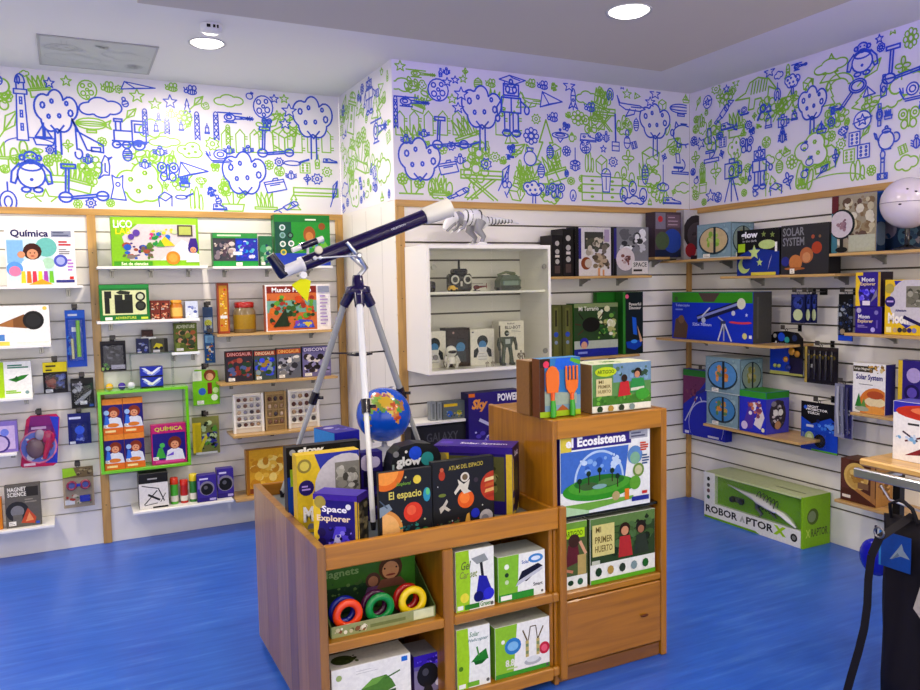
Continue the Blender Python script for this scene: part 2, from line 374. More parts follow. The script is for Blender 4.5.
def m_potflower(): return [cl((-.35,-.5),(.35,-.5),(.42,-.3),(-.42,-.3))]+[[(x*.5,-.3),(x,y-.14)] for x,y in ((-.3,.15),(0,.3),(.3,.05))]+[[(x+px*.38,y+py*.38) for px,py in q] for x,y in ((-.3,.15),(0,.3),(.3,.05)) for q in m_flower()]
def m_bench(): return [rc(-.5,.22,.5,.36),[(-.5,.12),(.5,.12)],[(-.5,.12),(-.5,.22)],[(.5,.12),(.5,.22)],[(-.34,.12),(.26,-.5)],[(-.24,.12),(.36,-.5)],[(.34,.12),(-.26,-.5)],[(.24,.12),(-.36,-.5)]]
def m_binoc(): return [cl((-.5,-.35),(-.1,-.05),(-.0,-.2),(-.4,-.45)),cl((-.12,0),(.25,.35),(.42,.1),(.05,-.22)),arc(.36,.24,.14,.16,n=12),[(-.3,-.3),(-.2,-.4)]]
def m_bee(): return [arc(.05,-.1,.28,.2),arc(-.3,-.05,.13,n=10),arc(-.05,.25,.12,.2,n=12),arc(.2,.25,.12,.2,n=12),[(-.05,.07),(-.05,-.27)],[(.08,.1),(.08,-.3)],[(.2,.05),(.2,-.25)],[(-.36,.07),(-.45,.25)],[(-.28,.08),(-.26,.26)]]
def m_bug(): return [arc(0,0,.25,.32),[(0,.32),(0,-.32)],arc(0,.38,.13,n=8)]+[[(s*.23,y),(s*.45,y+.1)] for s in (-1,1) for y in (.12,-.05,-.2)]
def m_fly(): return [arc(0,0,.07,.35),arc(-.27,.2,.2,.22),arc(.27,.2,.2,.22),arc(-.2,-.22,.15,.18),arc(.2,-.22,.15,.18),arc(-.27,.2,.08,n=8),arc(.27,.2,.08,n=8)]
def m_kite(): return [cl((-.5,-.5),(-.4,.35),(.5,-.1)),[(-.4,.35),(-.1,-.3),(.5,-.1)],[(-.1,-.3),(-.5,-.5)]]
def m_light(): return [cl((-.26,-.5),(.26,-.5),(.18,.2),(-.18,.2)),rc(-.3,.2,.3,.27),rc(-.17,.27,.17,.37),arc(0,.37,.22,.13,0,180),arc(-.06,.41,.06,n=8)]+[rc(-.05,y,.05,y+.1) for y in (-.35,-.15,.05)]+[[(-.05,y+.05),(.05,y+.05)] for y in (-.35,-.15,.05)]
def m_boat(): return [cl((-.5,-.2),(.5,-.2),(.38,-.5),(-.38,-.5)),[(0,-.2),(0,.5)],cl((-.04,.4),(-.04,-.14),(-.4,-.14)),cl((.05,.3),(.05,-.14),(.35,-.14))]
def m_blimp(): return [arc(-.05,.05,.42,.25),arc(-.05,.05,.42,.1),[(-.47,.05),(.37,.05)],rc(-.18,-.35,.08,-.24),cl((.33,.12),(.5,.25),(.44,.05),(.5,-.15),(.33,-.02))]
def m_train(): return [rc(-.35,-.2,.1,.12),rc(.1,-.25,.45,.45),rc(.17,.1,.38,.35),rc(-.3,.12,-.18,.4),rc(-.34,.4,-.14,.48),arc(-.3,-.32,.1),arc(-.05,-.32,.1),arc(.26,-.3,.15),[(-.4,-.2),(.5,-.2)],[(-.3,-.32),(.26,-.3)],arc(.26,-.3,.05,n=8)]
def m_ape(): return [arc(0,-.08,.3,.3),arc(0,.34,.15,.14),arc(-.18,.34,.06,n=8),arc(.18,.34,.06,n=8),arc(0,.14,.24,.11),[(-.07,.38),(-.05,.38)],[(.05,.38),(.07,.38)],arc(0,.27,.08,.02,n=8),[(-.25,.2),(-.42,.0),(-.45,-.25),(-.36,-.28),(-.3,-.12)],[(.25,.2),(.42,.0),(.45,-.25),(.36,-.28),(.3,-.12)],arc(-.13,-.42,.1,.06,n=10),arc(.13,-.42,.1,.06,n=10),arc(0,-.18,.02,n=6)]
def m_tower(): return [[(-.28,-.5),(-.24,.38)],[(.28,-.5),(.24,.38)],arc(0,.38,.24,.12,0,180,8),[(-.24,.38),(.24,.38)]]+[q for y in (-.5,-.28,-.06,.16) for q in ([(-.27,y),(.25,y+.22)],[(.27,y),(-.25,y+.22)])]
def m_lantern(): return [rc(-.25,-.3,.25,.1),arc(0,.1,.18,.2,0,180,8),[(0,.3),(0,.5)],rc(-.32,-.42,.32,-.3)]
def m_bird(): return [[(-.1,.4),(-.3,.1),(-.3,-.25),(-.5,-.5),(-.2,-.35),(.1,-.35),(.15,0),(.08,.3),(-.1,.4)],[(.08,.3),(.3,.35),(.08,.22)],[(-.1,.1),(-.12,-.2),(0,-.25)]]
def m_dress(): return [cl((-.3,.45),(-.1,.35),(.1,.35),(.3,.45),(.25,.0),(.42,-.5),(-.42,-.45),(-.25,.0)),arc(0,.1,.12,.08,n=8)]
def m_cactus(): return [arc(-.2,0,.12,.45),arc(.05,.05,.12,.5),arc(.28,-.1,.1,.35)]
def m_robot(): return [rc(-.22,.22,.22,.42),arc(-.1,.33,.06,n=8),arc(.1,.33,.06,n=8),[(-.1,.26),(.1,.26)],arc(0,.46,.05,n=8),rc(-.28,-.08,.28,.18),[(0,-.08),(0,.18)],rc(-.2,-.42,-.05,-.08),rc(.05,-.42,.2,-.08),arc(-.14,-.45,.13,.06,n=8),arc(.14,-.45,.13,.06,n=8),[(-.28,.14),(-.42,.0),(-.4,-.14)],[(.28,.14),(.44,.05)],arc(.46,-.02,.07,a=-250,b=60),arc(-.4,-.2,.06,n=8)]
def m_cap(): return [cl((-.5,.1),(-.1,.45),(.5,.2),(.1,-.15)),[(-.3,.0),(-.28,-.35),(.1,-.4),(.15,-.1)],[(-.1,.45),(0,.3),(.3,.15)]]
def m_rocket(): return [arc(0,.05,.14,.42),[(-.13,.15),(.13,.15)],arc(0,-.05,.06,n=8),[(-.12,-.15),(-.28,-.45),(-.06,-.34)],[(.12,-.15),(.28,-.45),(.06,-.34)],[(0,-.37),(0,-.5)]]
def m_top(): return [arc(0,.05,.5,.2),arc(0,.08,.3,.09,n=10),[(0,.25),(0,.5)],[(-.2,-.12),(0,-.45),(.2,-.12)],arc(0,.45,.06,n=8)]
def m_shoe(): return [cl((-.5,-.35),(.5,-.35),(.45,-.05),(.1,.1),(-.02,.4),(-.45,.35)),[(-.5,-.22),(.5,-.22)],[(-.02,.2),(.15,.2)],arc(-.25,.1,.08,n=8)]
def m_vase(): return [arc(0,-.12,.38,.36),[(-.15,.22),(-.2,.4),(.2,.4),(.15,.22)]]
def m_egg(): return [arc(0,0,.3,.42)]+[[(-.28,y),(.28,y+.02)] for y in (-.2,-.05,.1,.22)]+[[(0,.42),(0,.5)]]
def m_drawers(): return [rc(-.5,-.5,.5,.5)]+[[(-.5,y),(.5,y)] for y in (-.17,.17)]+[arc(x,y,.03,n=6) for x in (-.25,.25) for y in (-.33,0,.33)]+[[(0,-.5),(0,.5)]]
def m_bucket(): return [cl((-.25,-.5),(.25,-.5),(.35,.25),(-.35,.25)),arc(0,.25,.33,.22,0,180,10),[(-.34,.15),(.34,.15)],[(0,.1),(0,-.4)]]
def m_pine(): return [cl((0,.5),(.2,.15),(.1,.15),(.33,-.2),(.18,-.2),(.45,-.5),(-.45,-.5),(-.18,-.2),(-.33,-.2),(-.1,.15),(-.2,.15))]
def m_bulb(): return [arc(0,.1,.3,.34),rc(-.14,-.5,.14,-.24),[(-.1,-.1),(0,.15),(.1,-.1)]]
def m_magnet(): return [arc(0,-.15,.35,.35,-60,240),arc(0,-.15,.16,.18,-60,240),[(0,.2),(0,.5)],[(-.18,-.45),(-.07,-.3)],[(.18,-.45),(.07,-.3)]]
def m_plane(): return [[(-.5,.5),(-.4,.15),(-.1,.12),(.3,.1),(.5,-.05),(.3,-.18),(-.2,-.15),(-.42,.05),(-.5,.5)],[(-.05,-.1),(-.2,-.5),(.1,-.35),(.15,-.12)],[(0,.0),(.35,.0)]]
def m_pig(): return [arc(0,0,.42,.38),arc(-.45,.05,.07,.12),[(-.2,.33),(-.3,.48),(-.34,.28)],[(-.25,-.33),(-.25,-.48),(-.12,-.48),(-.1,-.37)],[(.1,-.37),(.12,-.48),(.25,-.48),(.25,-.33)],[(-.1,.42),(.15,.42)]]
def m_broom(): return [[(-.03,.5),(.02,-.2)],[(.04,.5),(.09,-.2)],rc(-.3,-.42,.4,-.2),[(-.3,-.3),(.4,-.3)]]
def m_pawn(): return [arc(0,.3,.16,.18),arc(0,-.18,.3,.32),[(-.28,-.22),(.28,-.22)],[(-.2,.05),(.2,.05)]]
def m_apple(): return [arc(0,-.08,.36,.32),[(0,.22),(.06,.45)],[(.06,.3),(.25,.42),(.3,.3),(.1,.26)]]
def m_plunger(): return [[(0,.5),(0,-.2)],arc(0,-.35,.4,.15),arc(0,-.3,.2,.12,0,180,8)]
def m_tulips(): return [arc(x,y,.12,.26) for x,y in ((-.35,-.1),(-.05,.15),(.3,-.1))]+[arc(x,y-.1,.05,n=6) for x,y in ((-.35,-.1),(-.05,.15),(.3,-.1))]+[bumps([(-.2,-.35,.12),(0,-.3,.15),(.2,-.35,.12)],cy=-.33)]
def m_dino(): return [[(-.5,-.05),(-.25,.1),(-.15,.4),(.05,.5),(.3,.35),(.5,-.1),(.3,.1),(.28,-.2),(.32,-.5),(.18,-.5),(.12,-.2),(-.02,-.2),(-.05,-.5),(-.18,-.5),(-.15,-.1),(-.5,-.05)]]+[[(x,.0),(x+.05,.4)] for x in (-.12,-.05,.02,.09,.16,.22)]
def m_racket(): return [arc(.15,.2,.3,.26),arc(.15,.2,.22,.18),[(-.08,.02),(-.42,-.42)],[(-.02,-.04),(-.35,-.5)],[(-.42,-.42),(-.35,-.5)]]
def m_camera(): return [rc(-.3,.05,.3,.4),arc(0,.22,.12,n=10),[(-.05,.05),(-.3,-.5)],[(0,.05),(0,-.5)],[(.05,.05),(.3,-.5)],rc(.3,.14,.45,.3),rc(-.1,.4,.12,.5)]
def m_micro(): return [rc(-.45,-.5,.45,-.4),arc(-.05,-.05,.32,.32,-80,60),cl((-.25,.5),(-.05,.5),(.0,.05),(-.2,.05)),rc(-.35,-.22,.15,-.16),[(-.1,-.4),(-.1,-.22)]]
def m_banana(): return [arc(0,-.3,.5,.6,20,170),arc(-.02,-.35,.34,.42,25,165),[(.46,-.1),(.5,-.3),(.3,-.25)],[(-.5,-.2),(-.42,-.35),(-.36,-.25)]]
def m_bottle(): return [cl((-.15,-.5),(.2,-.45),(.25,.1),(.12,.25),(.12,.5),(-.05,.5),(-.05,.25),(-.2,.05)),arc(.02,-.15,.12,.14,n=10)]
def m_snail(): return [arc(.05,.1,.25,.28),arc(.05,.1,.13,.15,n=10),[(-.5,.1),(-.3,-.3),(.5,-.3),(.35,-.18)],[(-.4,.0),(-.5,.25)],[(-.34,-.02),(-.36,.22)],[(-.25,-.4),(.45,-.4)]]
def m_ball(): return [arc(0,0,.45),m_star()[0] and [(x*.6,y*.6) for x,y in m_star()[0]],[(-.5,-.1),(.5,.1)]]
def m_watch(): return [arc(0,0,.3,.26),arc(0,0,.2,.17),rc(-.15,.24,.15,.5),rc(-.15,-.5,.15,-.24),[(0,.1),(0,0),(.08,0)]]
def m_teapot(): return [arc(0,-.08,.3,.32),arc(0,.26,.16,.07),arc(0,.38,.05,n=8),[(-.28,-.05),(-.42,.05),(-.48,.25),(-.4,.2),(-.27,-.2)],arc(.36,-.02,.14,.16,-110,110),[(-.18,-.4),(.18,-.4)]]
def m_dice(): return [rc(-.45,-.45,.45,.45)]+[arc(x,y,.07,n=6) for x in (-.2,.2) for y in (-.25,0,.25)]
def m_lamp(): return [rc(-.12,-.3,.12,.25),arc(0,.36,.16,.14),rc(-.35,-.5,.35,-.3),arc(-.2,-.4,.07,n=8),arc(.2,-.4,.07,n=8),[(-.12,.1),(.12,.1)]]
def m_sprout(): return [[(0,-.5),(0,.1)],arc(-.18,.1,.18,.1),arc(.18,.1,.18,.1),arc(0,.32,.1,.18),[(0,-.2),(.2,-.05)],[(0,-.3),(-.2,-.12)]]
def m_leaf(): return [[(-.5,-.5),(.1,.1)],cl((-.2,-.2),(-.1,.3),(.45,.5),(.3,0)),[(-.2,-.2),(.45,.5)]]
def m_blob(): return [bumps([(-.25,0,.24),(.1,.15,.28),(.2,-.15,.26),(-.05,-.2,.24)])]+[arc(x,y,.04,n=6) for x,y in ((-.2,.05),(.1,.2),(.2,-.1),(-.05,-.2))]
def m_hill(): return [arc(0,-.5,.5,.9,0,180)]
def m_box3(): return [cl((-.4,.2),(0,.45),(.45,.25),(.05,.0)),[(-.4,.2),(-.35,-.3),(.08,-.5),(.05,0)],[(.08,-.5),(.42,-.25),(.45,.25)]]
def m_shovel(): return [arc(-.15,-.1,.32,.16),[(.12,.0),(.5,.25)],[(.1,-.08),(.5,.18)]]
def m_crane(): return [cl((-.5,.5),(-.35,.2),(.5,-.12),(.5,-.3),(-.05,-.25),(-.3,.2)),[(-.4,.3),(-.38,-.25)],arc(-.33,-.36,.12,a=-200,b=90),rc(.1,-.28,.4,-.18)]
MOTIF={k[2:]:f for k,f in list(globals().items()) if k.startswith('m_')}
BL,GR='#2a50d2','#8cc63a'
FILL={'cloud','tree','moon','star','ape','robot','rocket','bench','vase','teapot','dice','light','pig','blimp','blob','bucket','drawers','case','plane','ball','flower','kite','snail','dress'}
ART_A=[('light',21,107,22,66,BL),('tree',57,122,46,64,BL),('cloud',101,108,44,30,BL),('moon',87,90,20,20,GR),('star',49,83,11,11,BL),('star',66,81,11,11,GR),('bee',108,88,16,14,GR),('boat',44,134,22,22,BL),('blimp',93,125,36,22,GR),('train',128,135,40,32,BL),('crane',88,140,30,40,BL),('ape',31,172,46,42,BL),('scooter',83,184,50,38,BL),('potflower',57,166,28,32,GR),('bird',107,166,18,26,BL),('star',46,200,24,22,GR),('magnet',8,197,24,30,BL),('gear',91,203,11,10,BL),('flower',78,204,10,9,GR),('binoc',26,153,34,12,GR),('gear',50,150,9,8,BL),('flower',102,142,10,10,GR),('sprout',68,146,14,12,GR),('leaf',8,125,22,30,GR),('hill',30,141,52,9,BL),('bug',88,160,11,12,BL),('fly',92,178,14,16,GR),
('kite',138,86,34,9,BL),('bee',172,88,15,11,GR),('bee',191,91,16,12,BL),('star',137,96,15,14,GR),('star',170,102,14,14,BL),('star',155,104,13,12,GR),('pine',187,108,10,18,BL),('tower',145,122,9,26,BL),('tower',167,126,9,16,BL),('tower',197,126,9,28,BL),('tower',216,126,9,28,BL),('lantern',156,127,7,11,BL),('lantern',181,126,7,11,BL),('lantern',207,129,7,11,BL),('cloud',165,142,32,16,GR),('blob',190,150,26,18,GR),('bug',160,152,16,11,BL),('bug',145,165,13,11,BL),('fly',168,172,22,22,BL),('kite',193,169,30,18,BL),('blob',140,182,48,46,GR),('dress',118,187,18,26,BL),('cactus',196,201,18,26,GR),('box3',165,201,16,20,BL),('shovel',184,196,18,12,BL),('snail',219,156,26,16,BL),('shoe',220,207,14,8,BL),('tower',228,135,8,20,GR),
('cloud',229,101,30,18,GR),('heli',236,118,36,20,BL),('moon',263,107,20,23,BL),('star',274,99,9,9,BL),('star',284,99,9,9,GR),('star',289,111,15,14,BL),('star',277,116,12,11,GR),('star',285,124,12,11,BL),('tree',313,128,42,62,BL),('apple',306,115,10,10,GR),('scooter',275,143,36,30,BL),('tree',245,184,46,64,BL),('flower',269,165,10,10,GR),('gear',279,162,9,9,BL),('shovel',296,162,26,14,BL),('case',275,186,24,20,BL),('bug',291,176,12,10,BL),('bug',229,151,12,10,BL),('bug',248,150,12,9,BL),('potflower',233,194,26,34,GR),('plant',266,204,24,26,GR),('bench',316,200,44,32,GR),('gear',317,179,11,11,BL),('gear',327,172,10,10,GR),('dice',305,168,11,11,GR),('bottle',317,162,10,14,GR),('binoc',286,207,24,14,BL),('leaf',334,194,8,26,BL),('shoe',330,161,14,5,BL),('sprout',224,182,8,14,GR)]
ART_A+=[('picket',226+14.3*i,141,11.5,23,GR) for i in range(8)]
ART_B=[('star',400,66,11,11,GR),('heli',421,74,30,15,GR),('cloud',404,85,30,20,GR),('heli',412,102,36,20,BL),('moon',438,90,21,23,BL),('star',447,82,9,9,BL),('star',455,80,8,8,BL),('star',463,79,8,8,GR),('star',461,94,14,14,BL),('star',452,99,10,10,GR),('star',458,108,12,11,BL),('tree',482,118,42,64,BL),('egg',478,84,13,13,GR),('bee',491,84,12,11,GR),('tower',395.5,112,7,32,BL),('scooter',450,134,36,32,BL),('bug',406,140,12,11,BL),('bug',424,134,12,9,BL),('tree',420,170,44,64,BL),('flower',442,149,11,11,GR),('gear',451,146,9,9,BL),('shovel',467,144,26,14,BL),('case',448,168,22,20,BL),('bug',460,160,12,12,BL),('potflower',411,184,28,32,GR),('plant',440,190,22,26,GR),('dice',477,153,11,12,GR),('bottle',487,149,10,15,GR),('gear',486,164,11,12,BL),('gear',495,157,10,10,GR),('bench',482,183,42,34,GR),('binoc',458,193,22,14,BL),('leaf',504,178,12,26,BL),
('robot',511,108,34,56,BL),('cap',512,82,26,14,BL),('bee',531,84,12,11,GR),('bee',543,86,13,11,BL),('star',569,86,12,12,BL),('rocket',573,99,16,22,BL),('kite',551,99,22,18,BL),('plane',533,101,22,14,GR),('bee',590,108,13,12,BL),('bee',553,118,13,12,BL),('flower',578,118,15,16,GR),('cloud',587,98,22,20,GR),('top',560,136,16,14,BL),('shoe',588,138,16,10,BL),('flower',531,136,16,18,BL),('vase',530,156,16,20,BL),('egg',550,152,11,15,BL),('egg',541,171,11,16,BL),('pine',546,152,34,64,GR),('gear',536,119,9,10,GR),('plunger',575,157,12,18,BL),('bug',575,167,11,12,BL),('box3',601,165,13,22,GR),('cactus',589,163,12,20,GR),('drawers',602,189,40,24,GR),('bucket',606,180,13,24,BL),('tree',534,192,22,22,BL),('fly',557,191,16,18,BL),('bulb',573,197,10,16,BL),('sprout',520,178,14,36,GR),('leaf',553,168,16,16,GR),('sprout',507,188,12,32,BL),('flower',571,181,8,8,GR),
('magnet',610,92,9,18,BL),('star',622,87,5,5,BL),('star',627,94,9,10,GR),('plane',631,107,28,20,BL),('star',655,94,11,11,BL),('star',650,102,10,10,BL),('box3',662,105,9,12,GR),('tree',655,130,32,52,BL),('blimp',682,110,26,18,BL),('pig',683,135,24,26,BL),('flower',697,95,10,11,BL),('bug',606,138,7,13,BL),('broom',615,134,10,40,BL),('pawn',627,139,10,19,BL),('egg',636,125,8,14,BL),('apple',655,127,9,9,GR),('egg',645,175,10,22,BL),('plunger',663,178,14,26,BL),('gear',613,162,9,10,BL),('tulips',634,192,30,26,BL),('tulips',625,176,22,22,GR),('micro',680,164,18,20,BL),('shoe',672,201,18,8,BL),('sprout',628,160,16,20,GR),('box3',650,158,20,24,GR),('leaf',670,145,18,16,GR),('flower',673,151,9,9,GR),('cloud',684,188,18,16,GR),('bench',604,118,22,26,GR),('blob',660,195,18,12,GR)]
ART_B+=[('picket',400+14.3*i,123,11.5,24,GR) for i in range(9) if i!=6]
ART_C=[('ball',708,102,9,14,BL),('gear',716,89,9,10,GR),('star',727,89,6,8,BL),('star',736,83,7,8,GR),('star',770,72,11,11,BL),('dino',757,93,42,30,GR),('magnet',778,92,9,18,BL),('tree',793,84,16,20,BL),('heli',800,66,16,14,BL),('binoc',722,114,14,20,BL),('racket',762,112,10,16,BL),('fly',747,145,14,18,BL),('robot',760,168,24,42,BL),('camera',732,180,22,42,BL),('camera',783,128,14,26,BL),('gear',749,125,7,9,BL),('flower',792,162,12,15,GR),('micro',712,145,16,34,BL),('snail',744,111,11,10,BL),('shoe',728,126,13,9,BL),('flower',720,136,7,8,BL),('sprout',716,173,14,22,GR),('sprout',720,98,10,18,GR),('flower',748,168,8,9,GR),('lantern',769,120,10,18,BL),('bug',783,138,9,14,BL),('blob',735,148,14,26,GR),('box3',776,190,14,16,BL),('sprout',766,180,8,32,GR),('cloud',703,128,8,20,GR),('plant',703,180,8,26,GR),('pine',736,165,10,22,GR),
('ape',863,59,34,34,BL),('star',880,39,8,9,BL),('scooter',908,60,50,38,BL),('flower',911,38,16,22,GR),('star',893,30,9,10,GR),('cloud',832,66,34,22,GR),('banana',840,80,28,22,GR),('tree',813,111,30,50,BL),('apple',810,102,9,11,GR),('racket',854,92,28,26,BL),('bottle',884,86,15,22,BL),('snail',912,91,24,22,BL),('ball',863,120,19,20,BL),('watch',880,115,10,22,BL),('teapot',887,138,26,28,BL),('dice',855,139,12,15,BL),('dice',864,151,13,15,BL),('dice',849,156,12,14,GR),('lamp',883,165,14,28,BL),('blob',812,150,34,38,GR),('apple',805,146,10,11,BL),('apple',810,161,10,11,BL),('gear',832,122,8,10,BL),('flower',832,136,8,11,GR),('gear',841,144,10,12,GR),('bug',917,143,12,16,BL),('sprout',836,158,8,18,BL),('leaf',823,171,12,12,BL),('fly',909,118,22,24,GR),('box3',808,84,12,14,GR),('leaf',870,72,24,22,GR),('boat',822,127,10,12,BL),('pine',905,80,14,26,GR),('cloud',907,163,24,24,GR),('pine',829,93,14,24,GR),('cloud',878,99,26,10,GR),('cactus',857,171,20,20,GR),('hill',835,178,60,10,GR)]
def ribbon(mb,pts,w,col,reg,P,lift):
    u0,u1,z0,z1=reg
    for k,(a,b) in enumerate(zip(pts,pts[1:])):
        if not(u0<a[0]<u1 and u0<b[0]<u1 and z0<a[1]<z1 and z0<b[1]<z1): continue
        dx,dy=b[0]-a[0],b[1]-a[1]; l=math.hypot(dx,dy)
        if l<1e-5: continue
        ex,ey=dx/l*w*.35,dy/l*w*.35; nx,ny=-dy/l*w/2,dx/l*w/2; lf=lift+(k%5)*1.4e-6
        mb.poly([P(a[0]-ex+nx,a[1]-ey+ny,lf),P(b[0]+ex+nx,b[1]+ey+ny,lf),P(b[0]+ex-nx,b[1]+ey-ny,lf),P(a[0]-ex-nx,a[1]-ey-ny,lf)],col,'mural')
def mural(mb,wall,arts,reg,seed,base='#eeebf2'):
    P=lambda u,z,l: wp(wall,u,l,z)
    rn=random.Random(seed); placed=[]; todo=[]
    for name,px,py,w,h,c in arts:
        ua,za=uz(wall,px-w/2,py); ub,zb=uz(wall,px+w/2,py); uc,zt=uz(wall,px,py-h/2); _,zl=uz(wall,px,py+h/2)
        U,Z,W,H=(ua+ub)/2,(zt+zl)/2,abs(ub-ua),zt-zl; todo.append((name,U,Z,W,H,c,0)); placed.append((U,Z,W*.45,H*.45))
    names=['flower','star','sprout','leaf','bee','gear','bug','apple','fly','cloud','rocket','bottle','dice','pawn','egg','blob','sprout','flower','kite','heli','moon','lantern','plant','robot','tree','teapot','boat']
    back=[]
    for i in range(int(2200*(reg[1]-reg[0])/3)):
        s=rn.choice([.05,.06,.07,.09,.11,.15]) if i>60 else rn.uniform(.2,.34); U=rn.uniform(reg[0]+s/2,reg[1]-s/2); Z=rn.uniform(reg[2]+s/2,reg[3]-s/2)
        if all((abs(U-a)>b2+s*.33) or (abs(Z-b)>c2+s*.33) for a,b,b2,c2 in placed):
            nm=rn.choice(names if s<.18 else ['tree','ape','heli','robot','blob','scooter','bench','potflower','train','light','pine','cloud'])
            c=GR if rn.random()<.6 else BL
            todo.append((nm,U,Z,s,s,c,rn.choice([0,0,.3,-.3]))); placed.append((U,Z,s*.45,s*.45))
    for i in range(int(46*(reg[1]-reg[0])/3)):
        sz=rn.uniform(.09,.2); todo.append((rn.choice(['leaf','sprout','cloud','flower','cactus','plant','fly','pine','tulips','box3']),rn.uniform(reg[0]+sz/2,reg[1]-sz/2),rn.uniform(reg[2]+sz/2,reg[3]-sz/2),sz,sz,GR,rn.uniform(-.4,.4)))
    # pickets and pines lie behind the rest
    todo.sort(key=lambda t:(0 if t[0] in('picket','pine','hill','bench') else 1, -t[3]*t[4] if t[5]==BL or t[3]>.2 else -9))
    for i,(nm,U,Z,W,H,c,rot) in enumerate(todo):
        lift=.0006+.000009*i; w=max(.006,min(.0112,.006+.021*min(W,H))); cr,sr=math.cos(rot),math.sin(rot)
        st=[[(U+(x*cr-y*sr)*W,Z+(x*sr+y*cr)*H) for x,y in s] for s in MOTIF[nm]()]
        if nm in FILL and all(reg[0]<u<reg[1] and reg[2]<z<reg[3] for u,z in st[0]):
            mb.poly([P(u,z,lift-.000003) for u,z in st[0][:-1]],base,'mural')
        for j,s in enumerate(st): ribbon(mb,s,w,c,reg,P,lift+(j%3)*.6e-6)
# ------------------------------------------------------------------ the room
MUW='#eeebf2'; SL='#f1eee8'
XL,YBACK=-2.4,-2.2
mb=MB(); mb.box(XL-.2,CX+.2,YBACK-.2,YA+.2,-.1,0,'#2a60d2','vinyl'); struct(mb,'floor')
mb=MB(); mb.box(XL-.2,CX+.2,YBACK-.2,YA+.2,CEIL,CEIL+.1,'#f0ede8','plaster'); struct(mb,'ceiling')
def quadw(mb,wall,u0,u1,z0,z1,v,col,mat): mb.poly([wp(wall,u0,v,z0),wp(wall,u1,v,z0),wp(wall,u1,v,z1),wp(wall,u0,v,z1)],col,mat)
def slatwall(name,wall,u0,u1,arts,seed,groove='#5c564e',slats=True,back=.12):
    mb=MB(); gd=.011; gh=.0075 if wall=='A' else .0105
    # body behind the face
    a=wp(wall,u0-(.1 if wall=='A' else 0),-gd,0); b=wp(wall,u1+(.12 if wall=='B' else 0),-back,CEIL); mb.box(a.x,b.x,a.y,b.y,0,CEIL,groove,'matte')
    if slats:
        zs=[0]+[n*PIT for n in range(2,19)]+[TRIM]
        for z0,z1 in zip(zs,zs[1:]):
            lo=z0+(gh/2 if z0 else 0); hi=z1-(gh/2 if z1<TRIM else 0)
            a=wp(wall,u0,-gd,lo); b=wp(wall,u1,0,hi); mb.box(a.x,b.x,a.y,b.y,lo,hi,SL,'laminate',.0015)
    else:
        a=wp(wall,u0,-gd,0); b=wp(wall,u1,0,TRIM); mb.box(a.x,b.x,a.y,b.y,0,TRIM,SL,'laminate')
        for f in (.22,.5,.78):
            u=u0+(u1-u0)*f; a=wp(wall,u-.003,0,.02); b=wp(wall,u+.003,.0004,TRIM-.02); mb.box(a.x,b.x,a.y,b.y,.02,TRIM-.02,'#c9c6c0','laminate')
    a=wp(wall,u0,-gd,TRIM); b=wp(wall,u1,0,CEIL); mb.box(a.x,b.x,a.y,b.y,TRIM,CEIL,MUW,'mural')
    mural(mb,wall,arts,(u0+.005,u1-.005,TRIM+.004,CEIL-.004),seed)
    return struct(mb,name)
slatwall('wall_left_back','A',XL,DX,ART_A,3,groove='#b4b0a8')  # paler groove colour stands in for light catching the grooves from above
slatwall('wall_return','D',-YA,-YB-.01,[],8,slats=False,back=.1)
slatwall('wall_back','B',DX+.0006,CX,ART_B,5)
slatwall('wall_right','C',-YB,-YBACK,ART_C,9)
mb=MB(); mb.box(XL-.1,XL,YBACK,YA,0,CEIL,'#ece9e6','plaster'); struct(mb,'wall_left')
mb=MB(); mb.box(XL,CX,YBACK-.1,YBACK,2.5,CEIL,'#ece9e6','plaster'); mb.box(XL,XL+.5,YBACK-.1,YBACK,0,2.5,'#ece9e6','plaster'); mb.box(CX-.5,CX,YBACK-.1,YBACK,0,2.5,'#ece9e6','plaster'); struct(mb,'wall_front')  # unseen wall; wide opening added so world light reaches the ceiling
WD='#c99c52'
tn=[0]
def trim(wall,u0,u1,z0,z1,v0=0,v1=.018,mat='wood_z'):
    tn[0]+=1; a=wp(wall,u0,v0+.0005,z0); b=wp(wall,u1,v1,z1); mb=MB(); mb.box(a.x,b.x,a.y,b.y,z0,z1,WD,mat,.002)
    if mat=='wood_z' and u1-u0<.07:
        for k in range(6):
            z=.25+.32*k; c=wp(wall,(u0+u1)/2,v1,z); n=wp(wall,0,1,0)-wp(wall,0,0,0)
            mb.lathe([(.004,0),(.004,.0008)],c,'#6a5a3a','metal',8,n)
    return struct(mb,'trim_%d'%tn[0])
TW=.04
trim('A',XL,DX,TRIM-TW,TRIM,mat='wood_x'); trim('A',.132,.182,0,TRIM-TW); trim('A',DX-.055,DX-.001,0,TRIM-TW); trim('A',-1.5,-1.45,0,TRIM-TW)
trim('B',DX,CX-.02,TRIM-TW,TRIM,mat='wood_x'); trim('B',DX,DX+.055,0,TRIM-TW); 
trim('C',-YB+.02,-YBACK,TRIM-TW,TRIM,mat='wood_y'); trim('C',-YB+.0005,-YB+.03,0,TRIM-TW,0,.03)
